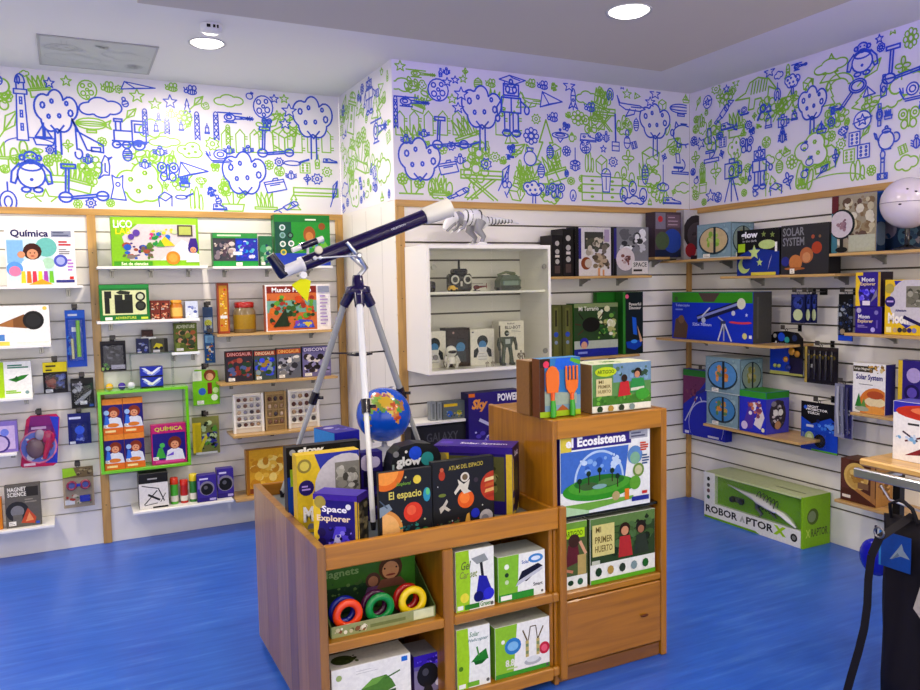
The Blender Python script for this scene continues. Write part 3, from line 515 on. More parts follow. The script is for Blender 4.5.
# dropped ceiling panel with its cove lip, core and light strip
DZ=2.75; DX0,DX1,DY1=.31,2.98,3.47
mb=MB(); mb.box(DX0,DX1,YBACK,DY1,DZ,DZ+.03,'#d2c8ba','plaster',.002).box(DX0+.16,DX1-.16,YBACK,DY1-.16,DZ+.03,CEIL,'#d8d4ce','plaster',.002)
struct(mb,'ceiling_dropped')
led=MB(); z=DZ+.031
led.box(DX1-.12,DX1-.1,YBACK+.1,DY1-.1,z,z+.008,'#8b6cff','led').box(DX0+1.0,DX1-.1,DY1-.12,DY1-.1,z,z+.008,'#8b6cff','led')
tag(led.build('light_strip'),'violet light strip lying in the cove on top of the dropped ceiling edge','light')
LIGHTS=[]
def downlight(label,x,y,z,power,r=.085,col=(1,.87,.72),group='recessed ceiling lamps'):
    t=thing('recessed_lamp',label,'ceiling lamp',(x,y,z),0,group)
    MB().lathe([(r,-.001),(r+.012,-.006),(r+.014,-.001)],(0,0,0),'#dcdad6','gloss',28).build('rim',t)
    MB().lathe([(r,-.0015),(r*.8,-.012),(0.0001,-.02)],(0,0,0),'#fff6ea','lamp',28).build('diffuser',t)
    l=bpy.data.lights.new('lamp_light','AREA'); l.shape='DISK'; l.size=r*1.9; l.energy=power; l.color=col
    o=bpy.data.objects.new('lamp_light',l); SC.collection.objects.link(o); o.parent=t; o.location=(0,0,-.024); return t
p=on_plane(207,43,2,CEIL); downlight('round recessed lamp in the high ceiling beside the smoke detector',p.x,p.y,CEIL,52)
p=on_plane(629,11,2,DZ); downlight('round recessed lamp shining in the dropped ceiling panel',p.x,p.y,DZ,30)
for x,y,z,w in ((-1.0,4.4,CEIL,54),(-1.1,2.6,CEIL,46),(-1.1,.4,CEIL,40),(3.55,1.2,CEIL,22),(1.2,.9,DZ,36),(2.3,.3,DZ,34),(.9,-1.2,DZ,34),(3.55,-.9,CEIL,18)):
    downlight('round recessed ceiling lamp out of the photo over the shop floor',x,y,z,w)
p=on_plane(211,25,2,CEIL); t=thing('smoke_detector','small white smoke detector on the ceiling beside the round lamp','smoke detector',(p.x,p.y,CEIL))
MB().lathe([(.055,-.001),(.055,-.03),(.04,-.04),(0.0001,-.042)],(0,0,0),'#f1efee','laminate',24).build('housing',t)
mb=MB()
for a,b in ((-.03,-.012),(.0,.012),(.02,.028)): mb.box(a,b,-.0565,-.05,-.027,-.012,'#222')
mb.build('vent_slots',t)
# access panel / air grille showing faint printed wallpaper, in the ceiling at the left
P4=[on_plane(*q,2,CEIL) for q in ((38,35),(157,46),(147,73),(42,63))]
x0,x1=-.063,.512; y0,y1=4.74,5.315
t=thing('ceiling_hatch','square ceiling hatch printed with faint cloud drawings','ceiling hatch',((x0+x1)/2,(y0+y1)/2,CEIL)); w=(x1-x0)/2
mb=MB(); mb.box(-w,w,-w,w,-.006,-.0005,'#c9cbc6','matte')
for nm,cx,cy,s in (('cloud',-.12,.1,.3),('cloud',.15,-.05,.26),('moon',.2,.15,.1),('tree',-.17,-.14,.2),('star',.03,.2,.07),('bee',.02,-.2,.08)):
    for st in MOTIF[nm](): ribbon(mb,[(cx+a*s,cy+b*s) for a,b in st],.006,'#b3b7b2',(-w,w,-w,w),lambda a,b,l:(a,b,-.0065),0)
mb.build('panel',t)
mb=MB()
for a in ((-w-.012,-w,-w,w),(w,w+.012,-w,w),(-w-.012,w+.012,-w-.012,-w),(-w-.012,w+.012,w,w+.012)): mb.box(*a,-.008,-.0005,'#b9b8b4','matte')
mb.build('frame',t)
# ------------------------------------------------------------------ printed artwork for the packs
def a_quimica(a):
    a.rect(0,0,1,1,'#f2f2f4').rect(.02,.02,.68,.82,'#cfe6ea').rect(.02,.4,.25,.8,'#8ec0ea').circ(.58,.68,.17,'#79c6bd').circ(.6,.4,.1,'#b9dfc4')
    a.kid(.38,.58,.42,'#4a1f12','#f4f4f4').circ(.22,.55,.06,'#e0a27c').circ(.12,.3,.13,'#6aa8e8').circ(.12,.26,.09,'#f08ab0')
    for i,c in enumerate(('#e8d23a','#e87a2a','#d8415c','#e8e23a','#b050b8','#7cc83c')): a.P([(.2+.08*i,.05),(.27+.08*i,.05),(.26+.08*i,.26),(.21+.08*i,.26)],c)
    a.P([(.3,.02),(.66,.02),(.5,.12)],'#f0a82e').text('Química',.08,.84,.62,.99,'#2a2668',.03).rect(.66,.86,.95,.97,'#9aa0b4').lines(.68,.87,.93,.96,'#555c78',2,.02)
    a.lines(.76,.7,.95,.8,'#c82a34',2,.03).lines(.76,.55,.93,.66,'#999',3).circ(.78,.44,.11,'#5a66c8').circ(.78,.44,.07,'#b0b8ea').lines(.88,.25,.97,.48,'#c08ad8',4,.03).rect(.7,.05,.97,.1,'#3a3f8e').rect(.9,.11,.96,.16,'#d03030')
def a_cone(a):
    a.rect(0,0,1,1,'#f4f3f0').rect(.0,.0,.55,.1,'#f0cf63').rect(.62,.02,.98,.08,'#ddd').P([(.4,.5),(.72,.78),(.8,.46),(.74,.42)],'#8a5d34').P([(.4,.5),(.6,.66),(.6,.46)],'#b07a45').circ(.82,.62,.24,'#1c1b1d',20).circ(.82,.62,.17,'#2d2c2f',20)
    a.rect(.02,.12,.5,.28,'#5a8fd0').lines(.06,.14,.44,.26,'#fff',1,0.060).circ(.06,.8,.14,'#2a58b8').circ(.95,.92,.05,'#f0cf63')
def a_green(a):
    a.rect(0,0,1,1,'#f3f5f1').rect(0,0,.48,1,'#b4dc1c').rect(.1,.05,.3,.12,'#f4f2ec').circ(.2,.4,.05,'#5a9a10').circ(.2,.7,.04,'#5a9a10')
    a.lines(.55,.8,.97,.92,'#3d8a70',2,.04).P([(.55,.5),(.7,.42),(.85,.5),(.95,.62),(.8,.6),(.7,.55)],'#2e8a2c').P([(.62,.47),(.72,.6),(.76,.48)],'#1c6a22').circ(.9,.12,.05,'#8aa').lines(.5,.1,.8,.2,'#9ccf3c',2,.04)
def a_lico(a):
    a.rect(0,0,1,1,'#8cc627').rect(.02,.86,.98,.98,'#a4d63a').P([(.2,.12),(.97,.12),(.97,.86),(.3,.86),(.12,.6)],'#d9cfd0').P([(.55,.12),(.97,.12),(.97,.4),(.8,.55)],'#ece6ea')
    a.text('LiCO',.03,.78,.24,.94,'#fff').text('LAB',.05,.65,.22,.78,'#f2e21c').blobs(.1,.12,.5,.5,['#2f66c4','#7a6552','#a6543a','#5e8a34','#4d3b8c','#8a8078'],16,.09,4).blobs(.42,.4,.75,.8,['#2c9a4e','#d83c8a','#2e74d0','#e6d33a','#c8d6b0'],14,.07,7)
    a.P([(.5,.4),(.72,.42),(.6,.62)],'#e0cf30').P([(.5,.4),(.6,.4),(.55,.55)],'#5cae36').circ(.69,.17,.14,'#e0922e',20).circ(.69,.17,.09,'#e8a94c').kid(.93,.35,.3,'#3c2a8e','#f4f2f0').P([(.87,.42),(.99,.42),(.97,.58),(.9,.58)],'#46298e')
    a.rect(.02,.01,.45,.1,'#4ea024').text('Set de ciencias',.1,.02,.4,.085,'#f0f6d8').circ(.28,.68,.07,'#6a4aa8').circ(.22,.6,.06,'#6a4aa8').rect(.75,.62,.93,.85,'#5a5248').rect(.77,.65,.91,.82,'#b8c26a')
def a_binoc(a):
    a.rect(0,0,1,1,'#1e7a3a').rect(0,.9,1,1,'#2a9448').rect(.06,.16,.94,.84,'#d9dfae').rect(.1,.2,.2,.8,'#1c221d').rect(.1,.62,.24,.82,'#232925').rect(.3,.2,.66,.58,'#1b201d').rect(.3,.55,.46,.72,'#262c28').rect(.5,.55,.66,.72,'#262c28').P([(.33,.78),(.42,.84),(.62,.8),(.6,.72),(.4,.73)],'#2c3428')
    a.circ(.82,.66,.13,'#1d211e').circ(.82,.66,.08,'#c8ceb0').circ(.82,.4,.14,'#1d211e').circ(.82,.4,.09,'#40463c').text('ADVENTURE',.3,.04,.72,.11,'#c9d94a').rect(.1,.02,.24,.1,'#f2f2ec').rect(.82,.03,.96,.09,'#c9d94a')
def a_foto(pal,seed,bg='#5a4a3c',n=22,r=.12):
    return lambda a:a.rect(0,0,1,1,bg).blobs(.03,.03,.97,.97,pal,n,r,seed)
def a_gbox(a):
    a.rect(0,0,1,1,'#2f7a44').rect(0,0,1,.16,'#2aa04c').rect(0,.16,.52,.84,'#4a4a52').blobs(.02,.18,.5,.8,['#8a7f86','#d8d0c8','#5c4a58','#3a4050','#b8a8a0'],18,.12,3).rect(.5,.16,1,.84,'#2c3fae').blobs(.52,.2,.98,.8,['#5a3cc4','#2aa0e0','#d8d8f0','#274ad8','#6fc0d0'],14,.1,9)
    a.rect(0,.84,1,1,'#3d9a4e').lines(.1,.88,.9,.97,'#cfe8c8',1,.05).rect(.44,.34,.64,.44,'#e8ecf4').price(.5,.02,.14,.1)
def a_biggreen(a):
    a.rect(0,0,1,1,'#2f9a3c').rect(0,0,.3,1,'#1f5a4a').rect(0,0,1,.25,'#2a48b4').rect(0,.86,1,1,'#23843a').lines(.55,.88,.85,.94,'#e8f4e0',1,0.030)
    for x,y,c in ((.14,.75,'#cfe0e0'),(.14,.6,'#8ab0b0'),(.28,.6,'#203830'),(.14,.43,'#dfe6dc'),(.29,.44,'#e6e8e4'),(.15,.27,'#d8c850')): a.circ(x,y,.06,c).circ(x,y,.035,'#5c8a78')
    a.ell(.62,.62,.11,.16,'#a4602e').ell(.62,.58,.07,.09,'#c98a4c').circ(.85,.78,.07,'#9a5a2c').blobs(.4,.28,.95,.5,['#1f6a2c','#7ac04a','#3a86c8'],10,.08,3)
def a_mundo(a):
    a.rect(0,0,1,1,'#f2eeee').rect(.02,.02,.78,.97,'#d2743a').rect(.02,.82,.78,.97,'#8e2418').text('Mundo Marino',.1,.84,.7,.94,'#fff').rect(.02,.4,.78,.66,'#7fb0a0').blobs(.04,.05,.76,.8,['#c4501e','#e07a28','#3f6a2c','#2a4a24','#6aa83c','#a8382a'],34,.09,5)
    a.P([(.1,.1),(.3,.5),(.35,.1)],'#263a20').P([(.4,.06),(.74,.06),(.7,.22),(.5,.25)],'#4658c0').blobs(.42,.06,.72,.24,['#5a7ae0','#8c4ab8','#e0c84a'],8,.06,2).circ(.5,.68,.08,'#d8561c').rect(.8,.82,.98,.96,'#9aa0b4').lines(.83,.1,.96,.78,'#b09ac8',9,.03)
def a_comic(bg,title,tc,pal,seed,txt='DINOSAUR'):
    def f(a): a.rect(0,0,1,1,bg).blobs(.03,.08,.97,.78,pal,16,.14,seed).rect(0,.82,1,.97,title).text(txt,.06,.84,.94,.95,tc).price(.08,.03,.24,.1)
    return f
def a_orange(a):
    a.rect(0,0,1,1,'#2a1f7a').rect(0,0,1,.2,'#e0792a').rect(0,.84,1,1,'#e8953a').lines(.1,.03,.9,.15,'#f8e0a0',1,0.060).kid(.55,.6,.46,'#8e3a1c','#dfe4ee').P([(.05,.25),(.35,.25),(.28,.5),(.14,.55)],'#3f7ce0').circ(.2,.62,.07,'#a8c8f0').ell(.5,.26,.3,.06,'#e08a3a').price(.04,.2,.2,.08)
def a_pink(a):
    a.rect(0,0,1,1,'#c02a7a').rect(.03,.12,.97,.78,'#2c2286').text('QUÍMICA',.1,.82,.9,.96,'#d8dc58').kid(.66,.5,.46,'#7a3420','#e8e8f0').P([(.1,.16),(.4,.16),(.3,.42),(.2,.42)],'#4bb04a').circ(.3,.48,.06,'#58c060').P([(.4,.2),(.62,.3),(.62,.22)],'#7a5ad0').rect(.1,.04,.9,.1,'#e05aa0').price(.03,.12,.16,.08)
def a_purple(a,txt='METEOR'):
    a.rect(0,0,1,1,'#4a3a9a').rect(.0,.0,1,.16,'#3a2c86').circ(.5,.5,.27,'#8f8a9c').circ(.5,.47,.22,'#26262a',18).circ(.44,.53,.07,'#6a6a74').lines(.12,.8,.8,.92,'#e0dcf4',1,.06).rect(.62,.04,.95,.12,'#b8b0e0').rect(.03,.5,.14,.8,'#8a7ac8')
def a_lampbox(a):
    a.rect(0,0,1,1,'#e4e2e0').rect(0,.72,1,1,'#232224').lines(.3,.8,.8,.88,'#aaa',1,0.040).line((.1,.66),(.66,.55),.025,'#2a2a2c').line((.66,.55),(.85,.18),.03,'#2a2a2c').line((.62,.5),(.16,.12),.03,'#3a3a3c').line((.3,.4),(.7,.22),.06,'#2a2a2c').line((.18,.1),(.62,.14),.02,'#333').line((.9,.4),(.72,.16),.02,'#333').rect(.45,.0,.98,.05,'#1c1c1e')
def a_purpleframe(a):
    a.rect(0,0,1,1,'#8a78c4').rect(.08,.1,.92,.86,'#cbb8e0').circ(.45,.3,.3,'#4a3a8a').circ(.45,.3,.24,'#c4b4dc').circ(.3,.7,.1,'#e8e0f0').circ(.62,.65,.12,'#7a8ae0')
def a_magnet(a):
    a.rect(0,0,1,1,'#6e6a64').rect(.55,.72,.94,.95,'#3a3632').text('MAGNET',.08,.86,.6,.96,'#f0ede4').text('SCIENCE',.08,.74,.6,.84,'#f0ede4').circ(.33,.38,.24,'#34353a').circ(.33,.38,.14,'#88888c').rect(.2,.08,.46,.3,'#77746e').P([(.42,.1),(.62,.44),(.85,.2),(.8,.06)],'#c85a3a').P([(.55,.12),(.66,.34),(.78,.14)],'#e8a070').lines(.55,.56,.9,.68,'#9a948a',2,.03).price(.08,.05,.2,.1).rect(.84,.04,.94,.1,'#3858c0')
def a_sw(bg,rng,txt=None,tc='#fff',n=10,seed=1):
    def f(a):
        a.rect(0,0,1,1,bg).blobs(.05,.05,.95,.78,rng,n,.14,seed)
        if txt: a.text(txt,.1,.82,.9,.94,tc)
        a.price(.08,.04,.3,.09)
    return f
# ------------------------------------------------------------------ wall A shelves and goods, left section
ZQ=shelf('A1','white shelf holding the big chemistry kit at top left','A',-30,83,286,.25)
shelf('A2','white shelf under the boxed black cone torch at the left edge','A',-30,51,346,.24)
shelf('A3','short white shelf holding the lime green kit at the left edge','A',-30,33,399,.22)
shelf('A4','short white shelf under the lilac picture box at the left edge','A',-30,17,455,.22)
shelf('A5','lowest white shelf at left under the grey magnet kit','A',-30,55,530,.22)
wbox('chemistry_kit_box','wide white chemistry kit box with a curly haired child and test tubes','boxed kit','A',5,75,229,SHELF['A1'],.2,.08,front=a_quimica,left=lambda a:a.rect(0,0,1,1,'#dfe4ee').rect(.2,.1,.8,.5,'#7aa8dc'),col='#eeeef2')
wbox('torch_box','white box with a black and brown cone torch picture and yellow strip','boxed toy','A',-44,50,306,SHELF['A2'],.2,.1,front=a_cone,col='#f0efec')
wbox('science_kit_box','lime and white kit box on the short shelf at the left edge','boxed kit','A',-22,32,362,SHELF['A3'],.18,.08,front=a_green,col='#f0f2ee')
wbox('picture_box','lilac box with a ring picture on the short low shelf at the left edge','boxed toy','A',-16,18,422,SHELF['A4'],.18,.07,front=a_purpleframe,col='#8a78c4')
wbox('magnet_kit_box','grey magnet science kit with a dark horseshoe on the lowest left shelf','boxed kit','A',5,41,485,SHELF['A5'],.18,.06,front=a_magnet,col='#57534e')
wbox('orange_box','orange box cut by the photo edge beside the grey magnet kit','boxed toy','A',-26,2.5,500,SHELF['A5'],.18,.06,front=a_sw('#d88a2a',['#e8b04a','#a85a1c'],None),col='#c8782a')
def ex_tube(T,w,h):
    mb=MB()
    mb.tube([(w*.12,-.016,h*.18),(w*.12,-.016,h*.82)],.012,'#86c63a','gloss',12); mb.build('green_tube',T)
    MB().tube([(-w*.18,-.012,h*.15),(-w*.2,-.012,h*.5)],.008,'#d8d2a0','gloss',8).build('lens_tube',T); bubble(T,w,h,.08,.1,.9,.86,.036)
hang('carded_telescope','tall blue carded toy with a green tube hanging left of the wooden post','carded toy','A',66,86,310,367,.08,'#1f58c4',lambda a:a.rect(0,0,1,1,'#1f58c4').rect(0,.86,1,1,'#2a72e0').lines(.15,.88,.85,.95,'#dfe8ff',1,0.035).rect(.3,.62,.75,.7,'#f2f2f2').blobs(.05,.1,.4,.6,['#1a3a9a','#3a8ae0'],6,.08,1),extra=ex_tube)
hang('carded_kit','yellow topped carded kit with dark window hanging over the pink blister','carded toy','A',43,67.5,362,393,.07,'#26202a',lambda a:a.rect(0,.68,1,1,'#e8d820').lines(.12,.82,.75,.93,'#3a3210',1,0.055).lines(.12,.7,.5,.79,'#3a3210',1,0.045).blobs(.05,.12,.55,.64,['#8c3a34','#5a2a3c','#a86a5a'],8,.12,2).blobs(.5,.12,.95,.64,['#4a5aa0','#2a2a50','#7a8ac0'],8,.12,4).price(.08,.03,.3,.1),extra=lambda T,w,h:bubble(T,w,h,.06,.1,.94,.66,.03))
hang('carded_figure','black carded silver figure hanging beside the post above the navy pack','carded toy','A',71,94,378,408,.07,'#202022',lambda a:a.rect(.04,.5,.5,.92,'#3c3c42').blobs(.06,.5,.5,.9,['#8e8e94','#c0c0c4','#5a5a60'],10,.1,3).P([(.12,.2),(.5,.42),(.9,.6),(.88,.5),(.55,.28),(.2,.12)],'#a6a8ac').P([(.6,.7),(.95,.85),(.95,.6)],'#2c4a34').price(.38,.12,.3,.12).rect(.78,.04,.96,.12,'#3a60b0'),extra=lambda T,w,h:bubble(T,w,h,.08,.1,.92,.8,.028))
hang('carded_navy_pack','navy blue carded pack hanging under the black silver-figure card','carded toy','A',68,91,413,444,.07,'#1a2376',lambda a:a.lines(.06,.78,.84,.92,'#cfd6f4',1,0.070).P([(.3,.1),(.7,.1),(.55,.6),(.48,.6)],'#2c4ac0').circ(.5,.45,.14,'#3f6ae8').blobs(.3,.08,.72,.25,['#8a9ae0','#4a52a8'],6,.06,2).rect(.05,.02,.3,.1,'#dadde8'),extra=lambda T,w,h:bubble(T,w,h,.1,.1,.9,.72,.024))
def ex_doll(T,w,h):
    mb=MB(); 
    for c,x,z,r in (('#8a6a6c',-.12,.36,.22),('#c8b8c0',.0,.62,.12),('#d02a68',.2,.55,.16)): mb.ball((w*x,-.014,h*z),(w*r,.012,h*r*.9),c,'gloss',12)
    mb.tube([(w*.22,-.014,h*.5),(w*.08,-.014,h*.14)],[.022,.012],'#d8265a','gloss',10); mb.build('toy_binoculars',T); bubble(T,w,h,.12,.12,.82,.8,.04)
hang('pink_blister_pack','large pink and blue blister pack with a curved edge at lower left','carded toy','A',19,61,415,466,.07,'#c82a66',
     lambda a:a.P([(.55,.98),(.98,.94),(.88,.03),(.6,.05)],'#3048c8').P([(.3,.98),(.75,.98),(.9,.55),(.2,.6)],'#8e2a86').lines(.3,.7,.85,.8,'#f2c8e8',1,0.050).circ(.45,.38,.33,'#e890b0').circ(.45,.38,.3,'#7c8cd8').blobs(.15,.1,.8,.65,['#d0486c','#f0e8ec','#8a5a60','#4a5ad0'],12,.1,3).lines(.08,.02,.5,.08,'#f8dce8',1,.05),
     shape=[(.12,.62),(.0,.04),(.05,.0),(.78,-.02),(.88,.04),(1,.92),(.92,1),(.3,1.0),(.2,.93)],extra=ex_doll)
def ex_goggle(T,w,h):
    mb=MB()
    for s in (-1,1): mb.torus((s*w*.22,-.014,h*.56),.024,.007,'#b03a5a','gloss'); mb.lathe([(.02,0),(.02,.004)],(s*w*.22,-.016,h*.56),'#5a62a8','gloss',16,(0,1,0))
    mb.box(-.012,.012,-.02,-.01,h*.53,h*.6,'#2a3ac0','gloss'); mb.build('goggles',T)
    MB().box(w*.02,w*.36,-.026,-.004,h*.14,h*.3,'#2234b8','gloss',.004).build('blue_case',T); bubble(T,w,h,.06,.04,.94,.76,.034)
hang('goggle_blister_pack','blister pack with pink and blue goggles hanging beside the wooden post','carded toy','A',63,94,467,507,.07,'#b8a890',lambda a:a.rect(0,.74,1,1,'#7a6a4c').P([(0,.76),(.45,.8),(.35,1),(0,1)],'#98c832').blobs(.45,.78,.98,.98,['#4a3a2c','#a89a78'],6,.06,1).rect(.04,.08,.35,.2,'#eee').blobs(.05,.05,.9,.35,['#c8452c','#e8d8c0','#7a8a60'],9,.07,6),extra=ex_goggle)
# middle section -------------------------------------------------
shelf('A6','white shelf under the lime green LiCO LAB box','A',97,208,266,.25)
wbox('lab_kit_box','wide lime green LAB kit box on the top shelf between the wooden posts','boxed kit','A',111,198.5,217.5,SHELF['A6'],.21,.08,front=a_lico,left=lambda a:a.rect(0,0,1,1,'#7ab81e'),col='#8cc627')
shelf('A7','white shelf holding the dark green binocular set','A',97,200,320,.24)
wbox('binocular_set_box','dark green binoculars and compass set box on the second shelf','boxed kit','A',99.5,149.5,284.5,SHELF['A7'],.2,.06,front=a_binoc,col='#1e7a3a')
for i in range(4):
    x0=151 if i%2==0 else 161; r=i//2
    u0,u1,_,z1=span('A',x0,x0+9.6,300,.17,SHELF['A7']); hh=(z1-SHELF['A7'])/2
    o=box_mesh(u1-u0,.07,hh-.002,'#7e3428',front=a_sw('#7e3428',['#e0b898','#3a1c18','#c86a4a'],None,seed=i+2)).build('small_red_box',loc=wp('A',(u0+u1)/2,.135,SHELF['A7']+r*(hh-.001)))
    tag(o,['small rust red box, lower left of the block of four by the binocular set','small rust red box, lower right of the block of four by the orange jar','small rust red box, upper left of the block of four by the binocular set','small rust red box, upper right of the block of four by the orange jar'][i],'boxed toy','small rust red boxes stacked beside the binocular set')
def jar(name,label,l,r,t,wall,z0,v,col,lid,band,cat='jar',group=None):
    u0,u1,z0,z1=span(wall,l,r,t,v,z0); R=(u1-u0)/2; H=z1-z0
    T=thing(name,label,cat,wp(wall,(u0+u1)/2,v-R,z0),0,group)
    MB().lathe([(R*.92,0),(R,.006),(R,H*.7),(R*.82,H*.8),(R*.8,H*.84)],(0,0,0),col,'gloss',24).build('body',T)
    MB().lathe([(R*1.003,H*.12),(R*1.008,H*.13),(R*1.008,H*.58),(R*1.003,H*.59)],(0,0,0),band,'print',24).build('paper_label',T)
    MB().lathe([(R*.86,H*.82),(R*.88,H*.84),(R*.88,H*.97),(R*.8,H)],(0,0,0),lid,'gloss',24).build('lid',T)
jar('honey_jar','orange jar between the small red boxes and the small blue box',171,184,300,'A',SHELF['A7'],.17,'#c8802a','#e0a63c','#e8c06a')
wbox('small_blue_box','small pale blue box at the right end of the binocular shelf','boxed toy','A',186,198.5,301,SHELF['A7'],.17,.06,front=a_sw('#cfd8ea',['#5a6ab0','#8a98d0','#e8ecf4'],None,n=6),col='#b8c4de')
shelf('A8','white shelf under the tall green kit at the top right of the post section','A',213,333,266,.25)
wbox('lens_kit_box','green and blue photo kit box beside the lime green LAB box','boxed kit','A',213,258,233,SHELF['A8'],.21,.07,front=a_gbox,col='#2f7a44')
wbox('green_card_box','small green box between the blue photo kit and the tall green kit','boxed kit','A',260,273,236,SHELF['A8'],.19,.05,front=a_sw('#2f7a50',['#4aa070','#1c4a6a','#a8c8a0'],None),col='#2f7a50')
wbox('tall_green_kit_box','tall bright green experiment kit behind the telescope eyepiece','boxed kit','A',274.5,330,215,SHELF['A8'],.21,.09,front=a_biggreen,left=lambda a:a.rect(0,0,1,1,'#1f6a34').rect(.2,.2,.8,.9,'#3a9a5a'),col='#2f9a3c')
shelf('A9','wooden shelf under the red sea world kit','A',217,336,332,.24,wood=True)
wbox('tall_tube_pack','tall narrow red and yellow pack at the left end of the wooden shelf','boxed toy','A',217.5,229,283,SHELF['A9'],.18,.05,front=lambda a:a.rect(0,0,1,1,'#9c4a2c').rect(.15,.05,.85,.95,'#c8902c').blobs(.2,.1,.8,.9,['#e8d040','#c83a28','#e8a030','#f0e8c0'],16,.03,3).rect(.2,.3,.8,.36,'#e8e8e8'),col='#8e3a26')
jar('toy_jar','clear brown jar with a red lid on the wooden shelf beside the tall red pack',235.5,258,302,'A',SHELF['A9'],.19,'#8a7a5c','#b0281e','#a8882a')
wbox('sea_world_kit_box','orange and red kit box with sea animals right of the jar','boxed kit','A',265.5,330.5,284.5,SHELF['A9'],.2,.07,front=a_mundo,left=lambda a:a.rect(0,0,1,1,'#b86a48'),col='#efe9e8')
hang('carded_watch','narrow blue carded watch hanging left of the tall red pack','carded toy','A',203,213,307,333,.06,'#3d5c86',lambda a:a.rect(.1,.1,.9,.6,'#c8d4dc').circ(.5,.38,.14,'#d8d840').rect(.3,.1,.7,.3,'#28406a'),extra=lambda T,w,h:bubble(T,w,h,.1,.08,.9,.65,.02))
hang('carded_parrot','narrow blue card with yellow and white figure hanging over the lime green card','carded toy','A',204.5,215,334,363,.06,'#2f5c8c',lambda a:a.rect(.1,.7,.9,.95,'#7aa8cc').blobs(.15,.06,.85,.7,['#e8e4dc','#d8c83c','#b86a2c','#1c5a9a'],10,.06,3),extra=lambda T,w,h:bubble(T,w,h,.1,.08,.9,.65,.02))
hang('lime_craft_bag','lime green bag with a small girl picture hanging right of the green frame','carded toy','A',192.5,219.5,369,405,.07,'#84c62c',lambda a:a.rect(0,.0,1,.62,'#7cc41e').circ(.65,.82,.16,'#8a4a28').circ(.65,.78,.1,'#e0b088').rect(.02,.68,.35,.95,'#e6ead8').circ(.35,.38,.1,'#3a6ac0').rect(.55,.3,.72,.62,'#8a2c2c').circ(.8,.2,.09,'#e8f0dc').circ(.85,.4,.08,'#c8e8a0').price(.15,.03,.25,.1),shape=[(.06,.0),(.95,.04),(1,.5),(.95,.95),(.1,1),(0,.6)],group=None)
hang('yellow_gadget_pack','yellow and dark green pack hanging under the lime green bag','carded toy','A',192.5,219.5,416.5,454,.07,'#8a8c50',lambda a:a.rect(.0,.05,.32,.85,'#e0c828').blobs(.3,.1,.95,.9,['#3a4a2c','#c8d8a0','#6aa83c','#4a4aa0','#202820'],18,.1,2).P([(.2,.15),(.5,.55),(.55,.45),(.3,.1)],'#e8d838').rect(.1,.0,.9,.06,'#e8e6dc'),extra=lambda T,w,h:bubble(T,w,h,.1,.05,.95,.8,.04))
def ex_bag(T,w,h): bubble(T,w,h,.06,.08,.94,.9,.03)
hang('black_gadget_pack','black pack with silver parts and a green corner hanging above the green frame','carded toy','A',100.5,126,341,371,.08,'#2a2630',lambda a:a.rect(.1,.15,.9,.85,'#4a4850').blobs(.1,.3,.9,.88,['#6a6870','#2a282e','#8a8890'],12,.1,4).rect(.4,.06,.95,.2,'#c8c4cc').blobs(.02,.02,.35,.3,['#2e7a34','#5aa83c','#a8d070'],6,.07,1),extra=ex_bag)
# acrylic riser with packs and small items above the green frame
u0,z0=uz('A',101.5,474,.17); u1,_=uz('A',191.5,466,.17); zt=uz('A',146,389,.17)[1]; zb=uz('A',146,470,.17)[1]
FR=thing('green_display_frame','lime green open box frame hung on the slats holding the orange science packs','display frame',wp('A',(u0+u1)/2,0,zb),0)
w=u1-u0; h=zt-zb; g='#78cc22'; t_=.018
MB().box(-w/2,w/2,-.17,-.001,h-t_,h,g,'gloss').build('top_board',FR); MB().box(-w/2,w/2,-.17,-.001,0,t_,g,'gloss').build('bottom_board',FR)
for s in (-1,1): MB().box(s*w/2,s*(w/2-t_),-.17,-.001,t_,h-t_,g,'gloss').build('side_board',FR)
SHELF['GF']=zb+t_+.0005; SHELF['GT']=zt+.0005
GX0,GX1=u0+t_+.004,u1-t_-.004
for r in range(2):
    for c in range(2):
        hh=(h-2*t_)*.47; ww=.118
        o=box_mesh(ww-.002,.045,hh-.003,'#e08a30',front=a_orange).build('science_pack',loc=wp('A',GX0+ww*(c+.5),.125,SHELF['GF']+r*(hh-.002)))
        tag(o,('upper ' if r else 'lower ')+('left' if c==0 else 'right')+' orange and navy science pack inside the lime green frame','boxed kit','orange science packs in the green frame')
u0,u1,z0_,z1_=span('A',152,187,424,.15,SHELF['GF']); fbox('pink_chemistry_box','pink and navy chemistry pack inside the lime green frame','boxed kit',min((u0+u1)/2,GX1-(u1-u0)/2),YA-.15,SHELF['GF'],u1-u0,.05,z1_-z0_,front=a_pink,col='#c02a7a')
